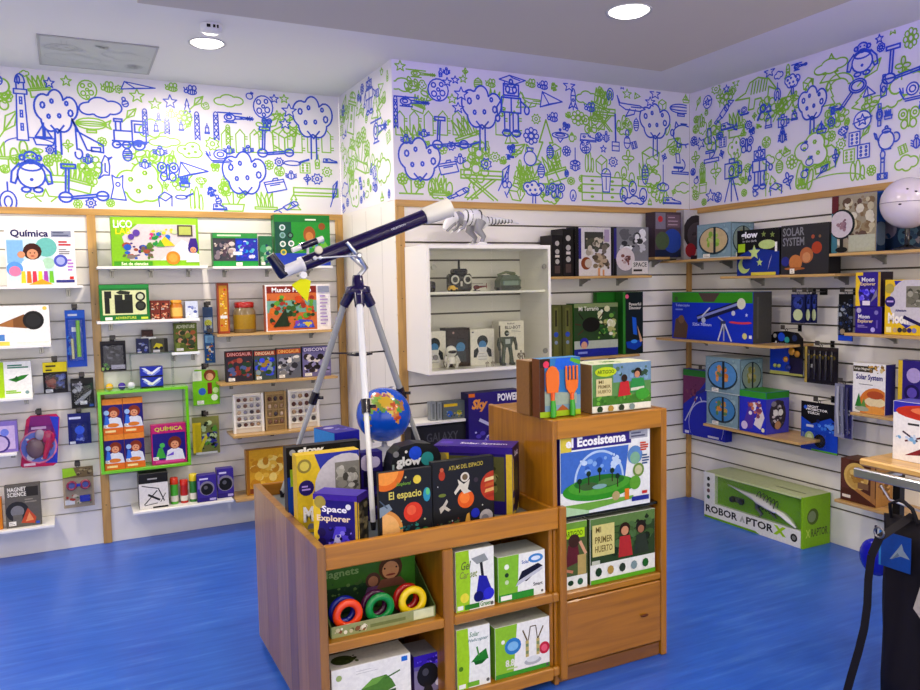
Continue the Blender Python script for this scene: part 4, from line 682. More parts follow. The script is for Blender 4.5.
# clear acrylic riser standing on the frame
u0,_=uz('A',131,370,.14); u1,_=uz('A',174,370,.14); z1=uz('A',155,353,.14)[1]
RS=thing('acrylic_riser','clear acrylic riser standing on the lime green frame','display stand',wp('A',(u0+u1)/2,.08,SHELF['GT'])); w=u1-u0; h=z1-SHELF['GT']
MB().box(-w/2,w/2,-.06,.06,h-.004,h,'#eef2f2','plastic').build('top_panel',RS)
for s in (-1,1): MB().box(s*w/2,s*(w/2-.004),-.06,.06,0,h-.004,'#eef2f2','plastic').build('side_panel',RS)
SHELF['RS']=SHELF['GT']+h+.0005
for i in range(2):
    u0,u1,_,z1=span('A',141,163.5,366,.12,SHELF['GT']); hh=(z1-SHELF['GT'])/2
    tag(box_mesh(u1-u0,.06,hh-.002,'#2a3ab4',front=lambda a:a.rect(0,0,1,1,'#2438b0').P([(.05,.9),(.5,.2),(.95,.9),(.8,.9),(.5,.45),(.2,.9)],'#dfe6f4').P([(.1,.6),(.5,.0),(.9,.6),(.85,.75),(.5,.15),(.15,.75)],'#8c9ce8').rect(0,0,1,.14,'#15171f').rect(.3,.3,.55,.5,'#e6e6e6')).build('blue_pack',loc=wp('A',(u0+u1)/2,.09,SHELF['GT']+i*(hh-.001))),('upper' if i else 'lower')+' blue and white pack of two stacked under the clear riser','boxed toy','blue and white packs under the clear riser')
wbox('small_navy_box','small navy gadget box on the clear riser, left one','boxed toy','A',137,149.5,338.5,SHELF['RS'],.125,.05,front=a_sw('#28305c',['#5a6ab8','#a0a8c0'],None,n=6),col='#28305c')
wbox('yellow_car_box','small box with a yellow car on the clear riser, right of the navy one','boxed toy','A',152,168.5,338.5,SHELF['RS'],.125,.05,front=lambda a:a.rect(0,0,1,1,'#5a5a48').P([(.1,.35),(.3,.7),(.65,.6),(.7,.3)],'#e0d428').circ(.3,.3,.12,'#222').circ(.6,.32,.12,'#222').rect(.78,0,1,1,'#232323').price(.1,.03,.4,.18),col='#6a6a58')
# bracket items above: small brown box and adventure box stand on a clear shelf
shelf('A10','clear acrylic shelf holding the adventure box above the green frame','A',172,200,352,.16,col='#e8eeee')
wbox('adventure_box','olive adventure box on the short shelf left of the hanging blue cards','boxed kit','A',174.5,197.5,323,SHELF['A10'],.14,.05,front=a_sw('#6a7a2c',['#b86a3a','#3a4a24','#d8a078','#8a9a3c','#4a5a3c'],'ADVENTURE','#e8e8c0',14,5),col='#6a7a2c')
shelf('A11','small shelf holding one brown box over the clear riser','A',141,156,337,.1,col='#e8eeee')
wbox('small_brown_box','small brown box over the clear riser','boxed toy','A',142.5,154,330,SHELF['A11'],.09,.05,front=a_sw('#4a2c28',['#6a3c34'],None,n=4),col='#4a2c28')
for (px,col,lab) in ((109.5,'#e0b820','yellow'),(122,'#4a2ca0','purple'),(131.5,'#d8dce4','silver white')):
    u,z=uz('A',px,386,.14); r=.023
    T=thing('toy_ball',lab+' little ball toy resting on top of the lime green frame','ball',wp('A',u,.13,SHELF['GT']))
    MB().ball((0,0,r),r,col,'gloss',20).build('ball',T); MB().torus((0,0,r),r*.99,.0015,'#dcdcdc','gloss',(0,0,1),24,6).build('seam_band',T)
# comics shelf
shelf('A12','wooden shelf carrying four dark dinosaur boxes','A',220,338,380,.24,wood=True)
for l,r,t,lab,f in ((226,253,351,'reddish dinosaur box at the left end of the row of four',a_comic('#3a3440','#7a1c1c','#e8a8a0',['#8a3a34','#2c4a34','#5a6a9a','#a85a4a'],2)),(254.5,276,350,'dinosaur box with a blue beast, second from left in the row of four',a_comic('#4a5a5c','#b04a2c','#f4d8b0',['#2a3ad0','#4a5ae0','#3a5a34','#a88a3c','#8aa0a8'],5)),(277,301,348,'dinosaur box with a white skeleton and orange top, third in the row of four',a_comic('#6c707c','#c85a20','#f8c878',['#a8a8b4','#e8e4dc','#8a8a8c','#3c3c44'],7)),(302.5,331,346,'violet grey mammoth box at the right end of the row of four',a_comic('#7a74a0','#5a5488','#e8e0f0',['#2a2428','#a098c0','#3a3034','#e0d8d0'],8,'DISCOVER'))):
    wbox('dinosaur_box',lab,'boxed kit','A',l,r,t,SHELF['A12'],.18,.045,front=f,left=lambda a:a.rect(0,0,1,1,'#26222a'),col='#2a262c',group='dinosaur boxes on the wooden shelf')
# mineral displays
shelf('A13','wooden shelf carrying the mineral sample grids','A',233,325,432,.24,wood=True)
def grid(label,l,r,t,frame,pal,rows,cols,seed):
    u0,u1,z0,z1=span('A',l,r,t,.18,SHELF['A13']); w=u1-u0;h=z1-z0; rn=random.Random(seed)
    T=thing('mineral_display',label,'mineral display',wp('A',(u0+u1)/2,.15,z0),0,'mineral sample grids')
    mb=MB(); mb.box(-w/2,w/2,0,.03,0,h,frame,'laminate'); 
    for i in range(cols+1): x=-w*.42+w*.84*i/cols; mb.box(x-.002,x+.002,-.012,0,h*.14,h*.94,frame,'laminate',.0005)
    for j in range(rows+1): z=h*.14+h*.8*j/rows; mb.box(-w*.42,w*.42,-.016,0,z-.003,z+.003,frame,'laminate',.0005)
    for x in (-w/2,w*.42): mb.box(x,x+w*.08,-.016,0,0,h,frame,'laminate')
    mb.build('grid_frame',T)
    for j in range(rows):
        for i in range(cols): MB().ball((-w*.42+w*.84*(i+.5)/cols,-.006,h*.14+h*.8*(j+.42)/rows),(w*.28/cols,.006,h*.24/rows),rn.choice(pal),'matte',7).build('mineral_sample',T)
pl=['#7a5a4a','#4a4448','#a88a6a','#8a8890','#5a3a34','#c8b090']
grid('white framed grid of mineral samples at the left of the three',234,264.5,394,'#eae6dc',pl,5,4,1)
grid('brown wooden grid of mineral samples between the two white ones',266,287,392,'#a88c5c',pl,4,3,2)
grid('white framed grid of mineral samples behind the tripod leg',289,320,389,'#eae6dc',pl,4,4,3)
# bottom shelf
shelf('A14','lowest white shelf between the posts carrying the desk lamp box','A',133,234,506,.24)
wbox('desk_lamp_box','black and white desk lamp box on the lowest shelf','boxed toy','A',139,168.5,473,SHELF['A14'],.2,.1,front=a_lampbox,left=lambda a:a.rect(0,0,1,1,'#6a6868').rect(0,.72,1,1,'#1c1c1e'),col='#6a6868',topcol='#1c1c1e')
for px,t,c1,c2,lab in ((174,478,'#d8401c','#58b83a','green tube with an orange top'),(184,480,'#c8281c','#b82a20','red tube'),(193,474,'#e0cc20','#3c8a3c','green tube with a yellow top')):
    u,z=uz('A',px,t,.17); z0=SHELF['A14']; r=.024; H=z-z0
    T=thing('putty_tube',lab+' on the lowest shelf beside the desk lamp box','tube','AB' and wp('A',u,.15,z0),0,'small coloured tubes on the lowest shelf')
    MB().lathe([(r,0),(r,H*.75)],(0,0,0),c2,'gloss',18).build('body',T); MB().lathe([(r*1.05,H*.75),(r*1.05,H*.98),(r*.9,H)],(0,0,0),c1,'gloss',18).build('cap',T)
    MB().lathe([(r*1.01,H*.1),(r*1.02,H*.12),(r*1.02,H*.3),(r*1.01,H*.32)],(0,0,0),'#e4e2d8','print',18).build('paper_label',T)
wbox('purple_meteor_box','purple box with a black ball picture next to the tubes, left of the pair','boxed toy','A',197.5,217,475,SHELF['A14'],.21,.07,front=a_purple,left=lambda a:a.rect(0,0,1,1,'#3a2c70'),col='#4a3a9a',group='purple ball boxes on the lowest shelf')
wbox('purple_meteor_box','purple box with a black ball picture at the right end of the lowest shelf','boxed toy','A',217.5,234,468.5,SHELF['A14'],.17,.07,front=a_purple,col='#4a3a9a',group='purple ball boxes on the lowest shelf')
shelf('A15','low wooden shelf under the golden yellow box','A',236,318,495,.24,wood=True)
wbox('golden_map_box','golden yellow box low on the wall behind the wooden table','boxed kit','A',246.5,302,448,SHELF['A15'],.16,.06,front=lambda a:a.rect(0,0,1,1,'#d8a832').blobs(.05,.1,.95,.95,['#e8c050','#c8902a','#f0d880'],16,.16,3).rect(.05,.03,.2,.14,'#8a4a24').rect(0,0,.05,1,'#a8742a'),col='#b8862a')
# ------------------------------------------------------------------ wall B: glazed cabinet
u0=uz('B',426.5,245,.345)[0]; u1=uz('B',551,243,.345)[0]; zb_,zt_=1.092,1.838; D=.345; w=u1-u0; h=zt_-zb_
CAB=thing('glass_cabinet','white wall cabinet with two glass doors hung on the slats','cabinet',wp('B',(u0+u1)/2,0,zb_)); wt='#f3f1ec'
MB().box(-w/2,w/2,-D+.006,-.001,h-.022,h,wt,'laminate').build('top_panel',CAB)
MB().box(-w/2,w/2,-D+.006,-.001,0,.022,wt,'laminate').build('bottom_panel',CAB)
for s in (-1,1): MB().box(s*w/2,s*(w/2-.02),-D+.006,-.001,.022,h-.022,wt,'laminate').build('side_panel',CAB)
zs=uz('B',485,291,.3)[1]-zb_
MB().box(-w/2+.02,w/2-.02,-.3,-.001,zs-.014,zs,wt,'laminate').build('shelf_board',CAB)
SHELF['CT']=zb_+zs+.0005; SHELF['CB']=zb_+.0225; SHELF['CR']=zt_+.0005
for s in (-1,1):
    d_=MB().box(s*.002,s*(w/2-.021),-D,-D+.004,.024,h-.024,'#f9faf6','glass',.0005).build('glass_door',CAB)
    for z in (.1,h-.13): MB().lathe([(.016,0),(.016,.008),(.008,.012)],(s*(w/2-.045),-D+.005,z),'#9a9a98','metal',16,(0,1,0)).build('hinge',d_)
def cb(px,v=.2): return uz('B',px,350,v)[0]
# transmitter
u=uz('B',462,275,.24)[0]; T=thing('remote_controller','black radio remote controller with two dials on the cabinet top shelf','remote control',wp('B',u,.2,SHELF['CT']))
mb=MB(); mb.box(-.075,.075,-.03,.03,0,.105,'#1c1a1e','gloss',.012).box(-.05,.05,-.026,.026,.1,.135,'#232126','gloss',.01); mb.build('body',T)
for s in (-1,1): 
    o=MB().torus((s*.042,-.032,.07),.022,.006,'#d8d6d0','gloss').lathe([(.018,0),(.018,.004)],(s*.042,-.034,.07),'#3a3a3e','gloss',18,(0,1,0)).build('dial',T)
    MB().tube([(s*.042,-.034,.07),(s*.042,-.055,.072)],.005,'#111','gloss',8).build('stick',o)
MB().tube([(0,0,.13),(0,0,.19)],[.008,.006],'#111','gloss',10).build('antenna',T); MB().box(-.007,.007,-.034,-.029,.03,.06,'#c8c4c0','gloss').build('badge',T)
u=uz('B',434,285,.26)[0]; T=thing('black_speaker_toy','black round toy at the left end of the cabinet top shelf','toy',wp('B',u,.2,SHELF['CT']))
MB().lathe([(.028,0),(.034,.01),(.034,.05),(.03,.058)],(0,0,0),'#1b191b','gloss',20).build('body',T); MB().lathe([(.03,.058),(.012,.064),(.0001,.065)],(0,0,0),'#2f2c30','gloss',20).build('cap',T)
u=uz('B',452,288,.26)[0]; T=thing('yellow_car','tiny yellow toy car by the remote controller in the cabinet','toy car',wp('B',u,.27,SHELF['CT']))
MB().prism([(-.028,.008),(.028,.008),(.026,.022),(.012,.024),(.004,.036),(-.016,.036),(-.026,.024)],-.014,.014,'#d8b02c').build('body',T)
for a in (-.017,.017):
    for b in (-.015,.015): MB().lathe([(.008,-.003),(.008,.003)],(a,b,.008),'#1a1a1a','gloss',12,(0,1,0)).build('wheel',T)
u=uz('B',481,288,.24)[0]; T=thing('red_drone','small dark red toy helicopter right of the remote controller in the cabinet','toy helicopter',wp('B',u,.22,SHELF['CT']))
MB().ball((-.02,0,.022),(.022,.012,.014),'#6a2028','gloss',12).tube([(-.005,0,.024),(.05,0,.028)],[.007,.003],'#7a242c').build('body',T)
MB().box(-.06,.025,-.003,.003,.044,.046,'#3a2a2a').build('rotor',T); MB().box(-.04,0,-.012,-.009,0,.004,'#222').box(-.04,0,.009,.012,0,.004,'#222').box(-.03,-.026,-.01,.01,.003,.012,'#222').build('skid',T)
MB().box(.046,.05,-.002,.002,.014,.046,'#8a3030').build('tail_fin',T)
u=uz('B',512,280,.22)[0]; T=thing('green_tank','dark green toy tank vehicle on the right of the cabinet top shelf','toy vehicle',wp('B',u,.16,SHELF['CT']))
MB().prism([(-.07,.02),(.075,.02),(.08,.06),(.05,.095),(-.045,.095),(-.07,.06)],-.035,.035,'#5b6b5a').build('hull',T); MB().box(-.05,.06,-.042,.042,.028,.06,'#7c9088','gloss',.004).build('side_plate',T)
MB().tube([(.04,-.02,.1),(-.03,-.04,.112),(-.1,-.06,.095)],[.012,.008,.006],'#6f7a60').build('cannon',T)
for s in (-1,1):
    MB().prism([(-.072,.012),(-.055,0),(.06,0),(.078,.012),(.07,.03),(-.065,.03)],s*.03-.012,s*.03+.012,'#38423a').build('track',T)
def robotpic(body,dark):
    def f(a):
        a.rect(0,0,1,1,'#ece9e2').circ(.5,.66,.17,dark).circ(.5,.56,.12,'#5c94c8').rect(.3,.36,.7,.5,body).P([(.3,.5),(.14,.42),(.12,.22),(.24,.22),(.34,.38)],dark).P([(.7,.5),(.86,.42),(.88,.22),(.76,.22),(.66,.38)],dark).rect(.3,.14,.7,.34,body).lines(.32,.12,.7,.36,'#b8b8b8',3,.015).rect(.06,.9,.14,.94,'#667')
    return f
wbox('robot_box','white box with a black and blue robot picture at the cabinet left edge','boxed robot','B',423,446,331.5,SHELF['CB'],.2,.1,front=robotpic('#e8e8ea','#3a4248'),col='#ece9e2',group='white robot boxes in the cabinet')
wbox('dark_window_box','dark open fronted box with a blue eyed robot behind the white robot','boxed robot','B',446.5,470,328,SHELF['CB'],.2,.09,front=lambda a:a.rect(0,0,1,1,'#2c2326').rect(.06,.05,.94,.95,'#3f3236').circ(.6,.56,.17,'#2a3038').circ(.6,.5,.13,'#5a94c4').P([(.4,.4),(.8,.4),(.85,.12),(.35,.12)],'#4a5058').circ(.3,.88,.03,'#c0a0a0'),col='#2c2326')
wbox('robot_box','white box with a black and blue robot picture between dark box and silver robot box','boxed robot','B',470.5,494.5,329,SHELF['CB'],.2,.1,front=robotpic('#e4e4e8','#33383e'),left=lambda a:a.rect(0,0,1,1,'#dcd8d0'),col='#ece9e2',group='white robot boxes in the cabinet')
wbox('bot_box','tall pale box lettered BOT with a dark green robot picture in the cabinet','boxed robot','B',499,524,321,SHELF['CB'],.17,.09,front=lambda a:a.rect(0,0,1,1,'#ebe7dc').text('Roboti',.34,.92,.62,.96,'#555').text('BLU-BOT',.24,.81,.86,.89,'#34343a').lines(.5,.72,.9,.79,'#999',2,.01).rect(0,0,.06,.9,'#3a3a36'),col='#e4e0d6')
def figure(name,label,px,v,hgt,c1,c2,c3,wide=1.0):
    u=uz('B',px,350,v)[0]; T=thing(name,label,'toy robot',wp('B',u,v,SHELF['CB'])); k=hgt
    MB().prism([(-.1*k*wide,.5*k),(.1*k*wide,.5*k),(.19*k*wide,.8*k),(-.19*k*wide,.8*k)],-.05*k,.05*k,c1).box(-.08*k,.08*k,-.06*k,-.04*k,.6*k,.74*k,c3,'gloss').build('torso',T)
    MB().ball((0,0,.9*k),(.07*k,.06*k,.085*k),c2).box(-.05*k,.05*k,-.065*k,-.05*k,.88*k,.92*k,c3,'gloss').build('head',T)
    for s in (-1,1):
        MB().tube([(s*.2*k*wide,0,.77*k),(s*.25*k*wide,-.01*k,.58*k),(s*.23*k*wide,-.07*k,.42*k)],[.06*k,.045*k,.04*k],c2,n=8).build('arm',T)
        MB().tube([(s*.08*k*wide,0,.52*k),(s*.11*k*wide,-.01*k,.28*k),(s*.13*k*wide,0,.06*k)],[.06*k,.055*k,.07*k],c1,n=8).box(s*.13*k*wide-.06*k,s*.13*k*wide+.06*k,-.12*k,.06*k,0,.07*k,c2,'gloss',.01*k).build('leg',T)
    return T
figure('transforming_robot','large dark green and silver robot figure standing before the pale BOT box',507,.29,.215,'#4d5a4c','#3a443c','#b8c0bc',1.15)
figure('small_robot','small brown and silver robot figure at the right end of the cabinet',521,.27,.085,'#8a8078','#6a5a50','#c8c4bc',1.1)
for px,l in ((487,'left'),(492.5,'right')):
    figure('mini_figure',l+' one of two tiny silver and brown figures at the cabinet front',px,.3,.034,'#a09a90','#7a5c44','#c8c0b0',1.3)
u=uz('B',452,365,.28)[0]; T=thing('balancing_robot','white and black robot with a big wheel standing at the cabinet front','toy robot',wp('B',u,.27,SHELF['CB']))
mb=MB().ball((0,0,.1),(.035,.03,.036),'#efeeea','gloss',16); mb.build('head',T); MB().ball((0,-.02,.1),(.028,.014,.012),'#17181a').build('visor',T)
MB().tube([(0,0,.07),(0,0,.03)],[.022,.03],'#eceae6').build('torso',T)
for s in (-1,1): 
    MB().tube([(s*.032,0,.07),(s*.042,-.01,.05),(s*.034,-.03,.04)],[.012,.01,.012],'#dedcd8',n=8).build('arm',T)
    wl=MB().lathe([(.024,-.008),(.03,-.004),(.03,.004),(.024,.008)],(s*.03,0,.03),'#e8e6e2','gloss',20,(1,0,0)).build('wheel',T); MB().torus((s*.038,0,.03),.02,.003,'#2a2a2c','gloss',(1,0,0)).build('tyre',wl)
# robot dinosaur on top of the cabinet: faces left, tail to the right
RB=thing('robot_dinosaur','white and silver robot dinosaur with black stripes standing on top of the cabinet','toy robot',wp('B',uz('B',470,240,.26)[0],.22,SHELF['CR']),0)
wh='#e9eaec'; gy='#9a9ba2'
MB().tube([(-.03,0,.14),(.0,0,.165),(.05,0,.17),(.1,0,.145),(.125,0,.115)],[.03,.048,.052,.04,.026],wh,n=14).build('body',RB)
mb=MB()
for i in range(4): x=-.01+.03*i; mb.torus((x,0,.167),.047-.002*abs(i-1.5),.004,'#26262a','gloss',(1,.0,-.1),20,6)
mb.build('stripes',RB)
mb=MB().tube([(-.02,0,.15),(-.055,0,.175),(-.085,0,.165)],[.032,.03,.028],gy,n=12); mb.build('neck',RB)
hd=MB().tube([(-.07,0,.17),(-.1,-.0,.16),(-.135,0,.12),(-.15,0,.095)],[.03,.034,.022,.012],wh,n=12).build('head',RB)
MB().tube([(-.085,0,.14),(-.11,0,.115),(-.13,0,.085)],[.02,.016,.008],gy,n=10).build('jaw',hd)
for s in (-1,1): MB().ball((-.1,s*.026,.168),.007,'#3a3a40').build('eye',hd)
mb=MB().tube([(.1,0,.14),(.16,0,.15),(.23,0,.155),(.3,0,.15),(.36,0,.138)],[.032,.024,.017,.01,.003],wh,n=10); mb.build('tail',RB)
mb=MB()
for i in range(8): x=.14+.024*i; mb.torus((x,0,.149),.0245-.0023*i,.0035,'#1f1f22','gloss',(1,0,0),14,6)
mb.build('tail_stripes',RB)
for s in (-1,1):
    MB().tube([(.07,s*.045,.14),(.045,s*.055,.09),(.085,s*.055,.05),(.07,s*.055,.015)],[.036,.026,.015,.013],gy,n=10).prism([(.02,.0),(.1,0),(.095,.016),(.05,.02)],s*.055-.02,s*.055+.02,wh).build('leg',RB)
    MB().tube([(-.03,s*.04,.14),(-.045,s*.05,.105),(-.07,s*.05,.09)],[.014,.01,.008],gy,n=8).tube([(-.07,s*.05,.09),(-.085,s*.045,.075)],[.007,.002],wh,n=6).build('arm',RB)
# ------------------------------------------------------------------ wall B right of the cabinet
shelf('B1','wooden shelf carrying the dark microscope boxes right of the cabinet','B',544,652,276,.22,wood=True)
def a_spine(c,t=None):
    def f(a):
        a.rect(0,0,1,1,c)
        for y in (.8,.6,.36): a.circ(.5,y,.06,'#b8b4b0')
        a.rect(.25,.08,.75,.26,'#5a4a48').rect(.3,.46,.7,.52,'#d8d0c8')
    return f
for l,r,t,lab in ((552,562.5,235,'lowest black box spine at the left of the row, nearest the cabinet'),(563,573.5,228.5,'taller black box spine beside the nearest one to the cabinet')):
    wbox('spine_box',lab,'boxed kit','B',l,r,t,SHELF['B1'],.18,.14,front=a_spine('#201c1f'),left=lambda a:a.rect(0,0,1,1,'#2a2629').rect(.1,.1,.9,.4,'#5a5450'),col='#1c191b')
wbox('skull_kit_box','white and black kit box with brown finds on the wall shelf','boxed kit','B',575,611,227,SHELF['B1'],.18,.1,front=lambda a:a.rect(0,0,1,1,'#d6d2d2').rect(.0,0,.1,1,'#1c1a1e').rect(.1,.35,.17,.97,'#3c3486').rect(.26,.55,.78,.9,'#4a4a44').blobs(.28,.4,.95,.85,['#5a5a4c','#a8a090','#c8bfae','#7a7266'],14,.1,3).circ(.3,.26,.13,'#8a4a26').circ(.36,.26,.09,'#c8bcb0').blobs(.45,.12,.95,.5,['#8a7a64','#b8a68c','#5e5244'],14,.1,6).rect(.62,.0,.68,.16,'#d09a70').rect(.75,0,.8,.13,'#d09a70').rect(.8,.7,.94,.95,'#b0a0b8'),left=lambda a:a.rect(0,0,1,1,'#1a181b'),col='#1f1c20')
wbox('space_kit_box','silver kit box lettered SPACE with a moon picture on the wall shelf','boxed kit','B',613,648.5,227,SHELF['B1'],.18,.08,front=lambda a:a.rect(0,0,1,1,'#8a8a8e').rect(0,0,.1,1,'#1e1c20').rect(.03,.35,.1,.97,'#3c3486').blobs(.15,.45,.98,.98,['#6a6a70','#c8c8cc','#3a3a3e','#e8e8ea'],16,.13,4).circ(.34,.34,.24,'#d9cfcf').blobs(.2,.2,.5,.46,['#8a5a50','#6a4a48','#b8a09c'],5,.08,4).rect(.52,.03,.98,.3,'#dcd8d4').text('SPACE',.56,.18,.94,.27,'#3a3836').lines(.56,.06,.94,.15,'#3a3836',1,0.045),left=lambda a:a.rect(0,0,1,1,'#1a181b'),right=lambda a:a.rect(0,0,1,1,'#34306a'),col='#77777b')
shelf('B2','shelf holding the insect kit low on the wall behind the tall cabinet','B',546,640,357,.2,wood=True)
for l,r,lab in ((550.5,561.5,'left one of two olive box spines below the wooden shelf'),(562.5,572.5,'right one of two olive box spines next to the insect kit')):
    wbox('olive_box',lab,'boxed kit','B',l,r,305,SHELF['B2'],.16,.12,front=lambda a:a.rect(0,0,1,1,'#5d6134').rect(.3,.05,.7,.95,'#72743c').circ(.5,.45,.05,'#3a5ab8').circ(.5,.3,.035,'#8a9ab0').rect(.4,.6,.6,.9,'#3a3c22'),col='#55592f')
wbox('insect_kit_box','green kit box with a black beetle picture and blue base strip','boxed kit','B',574,618,303,SHELF['B2'],.17,.09,front=lambda a:a.rect(0,0,1,1,'#35502c').rect(0,0,1,.15,'#26329a').rect(0,.15,1,.3,'#b8c0b0').rect(0,.92,1,1,'#8a9a6a').blobs(.5,.3,.98,.95,['#7cab4c','#d8d8b0','#2f6a2c','#b8b878','#e8e8d8'],14,.09,2).text('Mi Terrario',.1,.86,.55,.94,'#e8e8d8').ell(.38,.6,.2,.14,'#1c1a16').line((.2,.7),(.1,.82),.02,'#2a1c14').line((.55,.7),(.66,.82),.02,'#5a3424').line((.2,.5),(.08,.42),.02,'#5a3424').line((.55,.5),(.66,.38),.02,'#2a1c14').line((.15,.6),(.02,.62),.02,'#5a3424').line((.6,.6),(.72,.6),.02,'#2a1c14').circ(.22,.26,.1,'#3a3aa0').circ(.22,.22,.07,'#d8a888').lines(.08,.04,.4,.12,'#8a9ae0',1,0.040),right=lambda a:a.rect(0,0,1,1,'#2f7a2c').blobs(.1,.3,.9,.9,['#6ab83c','#c8d8a0','#1c5a24'],8,.06,2),col='#2f6a2c')
wbox('tall_green_book','tall green kit behind the insect kit','boxed kit','B',597,624,292,SHELF['B2'],.07,.045,front=lambda a:a.rect(0,0,1,1,'#2c7a2a').blobs(.2,.6,.95,.98,['#3c9a2c','#1c5a1c'],6,.05,2),col='#2c7a2a')
wbox('parrot_kit_box','tall black and blue kit box with green edge right of the insect kit','boxed kit','B',623,643,292,SHELF['B2'],.17,.08,front=lambda a:a.rect(0,0,1,1,'#1f2a2c').rect(0,0,.12,1,'#3c8a34').circ(.2,.93,.035,'#e06a8a').text('Powerful',.3,.78,.9,.83,'#e8e4d8').text('Dinosaur',.3,.72,.9,.77,'#e8e4d8').P([(.45,.6),(.65,.58),(.7,.3),(.5,.32)],'#2a6ad0').P([(.15,.2),(.95,.22),(.9,.12),(.6,.06),(.2,.1)],'#1c4ab0').P([(.7,.46),(.98,.2),(.85,.18)],'#d8b08a').ell(.55,.2,.16,.03,'#4a9ae8'),col='#2c6a2c')
# ------------------------------------------------------------------ wall C
def a_globebox(base,land,sea,bg='#7d98a4'):
    def f(a):
        a.rect(0,0,1,1,bg).rect(.03,.04,.97,.96,'#86a2ae').blobs(.03,.03,.97,.97,['#6f8c99','#97b2bb','#7e9aa6'],9,.14,3).ell(.5,.5,.44,.4,'#2c4450',24).ell(.5,.52,.4,.36,sea,24)
        a.blobs(.3,.3,.7,.8,land,7,.12,5).rect(.5,.12,.57,.9,'#1c2c36').price(.2,.03,.2,.1).rect(.0,.0,1,.03,'#c0ccd0')
    return f
shelf('C1','wooden corner shelf high on the right wall carrying globe boxes','C',690,737,258,.3,wood=True,u0=-YB+.03,u1=uz('C',742,258,.3)[0])
zc=SHELF['C1']
def cornerbox(name,label,l,r,t,y,d,**k):
    p0=on_plane(l,(t+255)/2,1,y); p1=on_plane(r,(t+255)/2,1,y); zt=on_plane((l+r)/2,t,1,y).z
    return fbox(name,label,'boxed globe',(p0.x+p1.x)/2,y,zc,p1.x-p0.x,d,zt-zc,**k)
y1=YB-.1
for l,r,t,lab,f,c in ((684,706,210,'white box with a dark globe and red strip in the shelf corner',lambda a:a.rect(0,0,1,1,'#cfccd0').circ(.55,.56,.34,'#3a3438').circ(.6,.5,.26,'#5a5058').blobs(.35,.3,.9,.75,['#4a4448','#2c282c','#6a5a60'],6,.09,2).circ(.3,.2,.14,'#b83440').rect(.3,.0,.8,.1,'#4a3a44'),'#c8c4c8'),(706.5,717.5,208,'narrow red brown box behind the pale globe boxes',lambda a:a.rect(0,0,1,1,'#5a2c34').blobs(.1,.5,.9,.95,['#7a3a44','#3c1c24'],5,.08,2),'#5a2c34')):
    cornerbox('corner_globe_box',lab,l,r,t,y1,.08,front=f,col=c)
# box left of corner: stands on its own small shelf on wall B
shelf('B3','short wooden shelf at the right end of the wall under the violet globe box','B',655,684,257,.16,wood=True,u1=CX-.32)
wbox('earth_globe_box','violet grey box with a blue earth picture at the wall corner','boxed globe','B',655,681,212,SHELF['B3'],.15,.1,front=lambda a:a.rect(0,0,1,1,'#5c4c56').rect(.0,0,1,.16,'#28304a').circ(.66,.36,.27,'#3552a4',20).circ(.28,.36,.2,'#5a6a4c').rect(.45,.66,.95,.94,'#7a6470').lines(.5,.68,.9,.92,'#c0a8b4',3,.02).rect(.02,.62,.4,.98,'#8a8490').circ(.2,.84,.07,'#c83c44'),col='#4c3e48')
def cbox(name,label,cat,l,r,t,key,v,d,b=None,rot=0,group=None,**k):
    return wbox(name,label,cat,'C',l,r,t,SHELF[key] if b is None else None,v,d,b=b,group=group,**k)
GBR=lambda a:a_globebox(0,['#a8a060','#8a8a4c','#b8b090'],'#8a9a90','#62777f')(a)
cbox('pale_globe_box','grey blue box with a pale green globe in round windows on the corner shelf','boxed globe',697,731,223.5,'C1',.27,.2,front=a_globebox(0,['#a8c860','#8ab048','#c8c890'],'#c8b48c'),right=GBR,col='#8aa0aa')
shelf('C2','wooden shelf carrying the glow stars box and the solar system box','C',720,835,275,.26,wood=True)
cbox('glow_stars_box','black and blue glow box with pale green stars and moon','boxed kit',737,779.5,229,'C2',.22,.07,front=lambda a:a.rect(0,0,1,1,'#16161c').rect(0,0,1,.42,'#1c3a96').P([(0,.42),(.4,.6),(1,.5),(1,.4),(0,.3)],'#1c3a96').text('glow',.1,.78,.5,.96,'#f2f2f2',.04).text('in the dark',.14,.73,.48,.78,'#b8b8b8').rect(.03,.52,.2,.7,'#a8cc30').star(.42,.5,.17,'#c8dc90').ell(.72,.66,.2,.1,'#c4d88c').circ(.18,.22,.17,'#b8cc80').circ(.25,.28,.14,'#1c3a96').star(.55,.28,.09,'#bcd284').rect(.35,.0,.92,.07,'#d8cc50').star(.64,.88,.07,'#8a9c5a').star(.84,.86,.07,'#8a9c5a').P([(.74,.1),(.84,.45),(.78,.3)],'#c0c0c8').price(.9,.5,.05,.2),right=lambda a:a.rect(0,0,1,1,'#17171c').rect(.2,.2,.8,.7,'#33333c'),col='#17171c')
cbox('solar_system_box','charcoal box lettered SOLAR SYSTEM with orange planets in a row','boxed kit',781,829,224,'C2',.22,.1,front=lambda a:a.rect(0,0,1,1,'#38373c').text('SOLAR',.04,.78,.5,.95,'#8c8c92').text('SYSTEM',.04,.58,.5,.75,'#8c8c92').circ(.1,.27,.1,'#34398c').circ(.32,.24,.16,'#c4824c').ell(.3,.12,.22,.03,'#a86a3c').circ(.55,.38,.16,'#b8744a').circ(.55,.34,.1,'#cc9468').circ(.76,.52,.12,'#b04a2c').circ(.68,.74,.04,'#a85a40').circ(.82,.74,.03,'#8a6a4c').price(.2,.02,.1,.1),right=lambda a:a.rect(0,0,1,1,'#222126'),col='#2c2b30')
shelf('C3','highest wooden shelf at right holding the constellation globe','C',829,930,251,.26,wood=True,u1=-1.95)
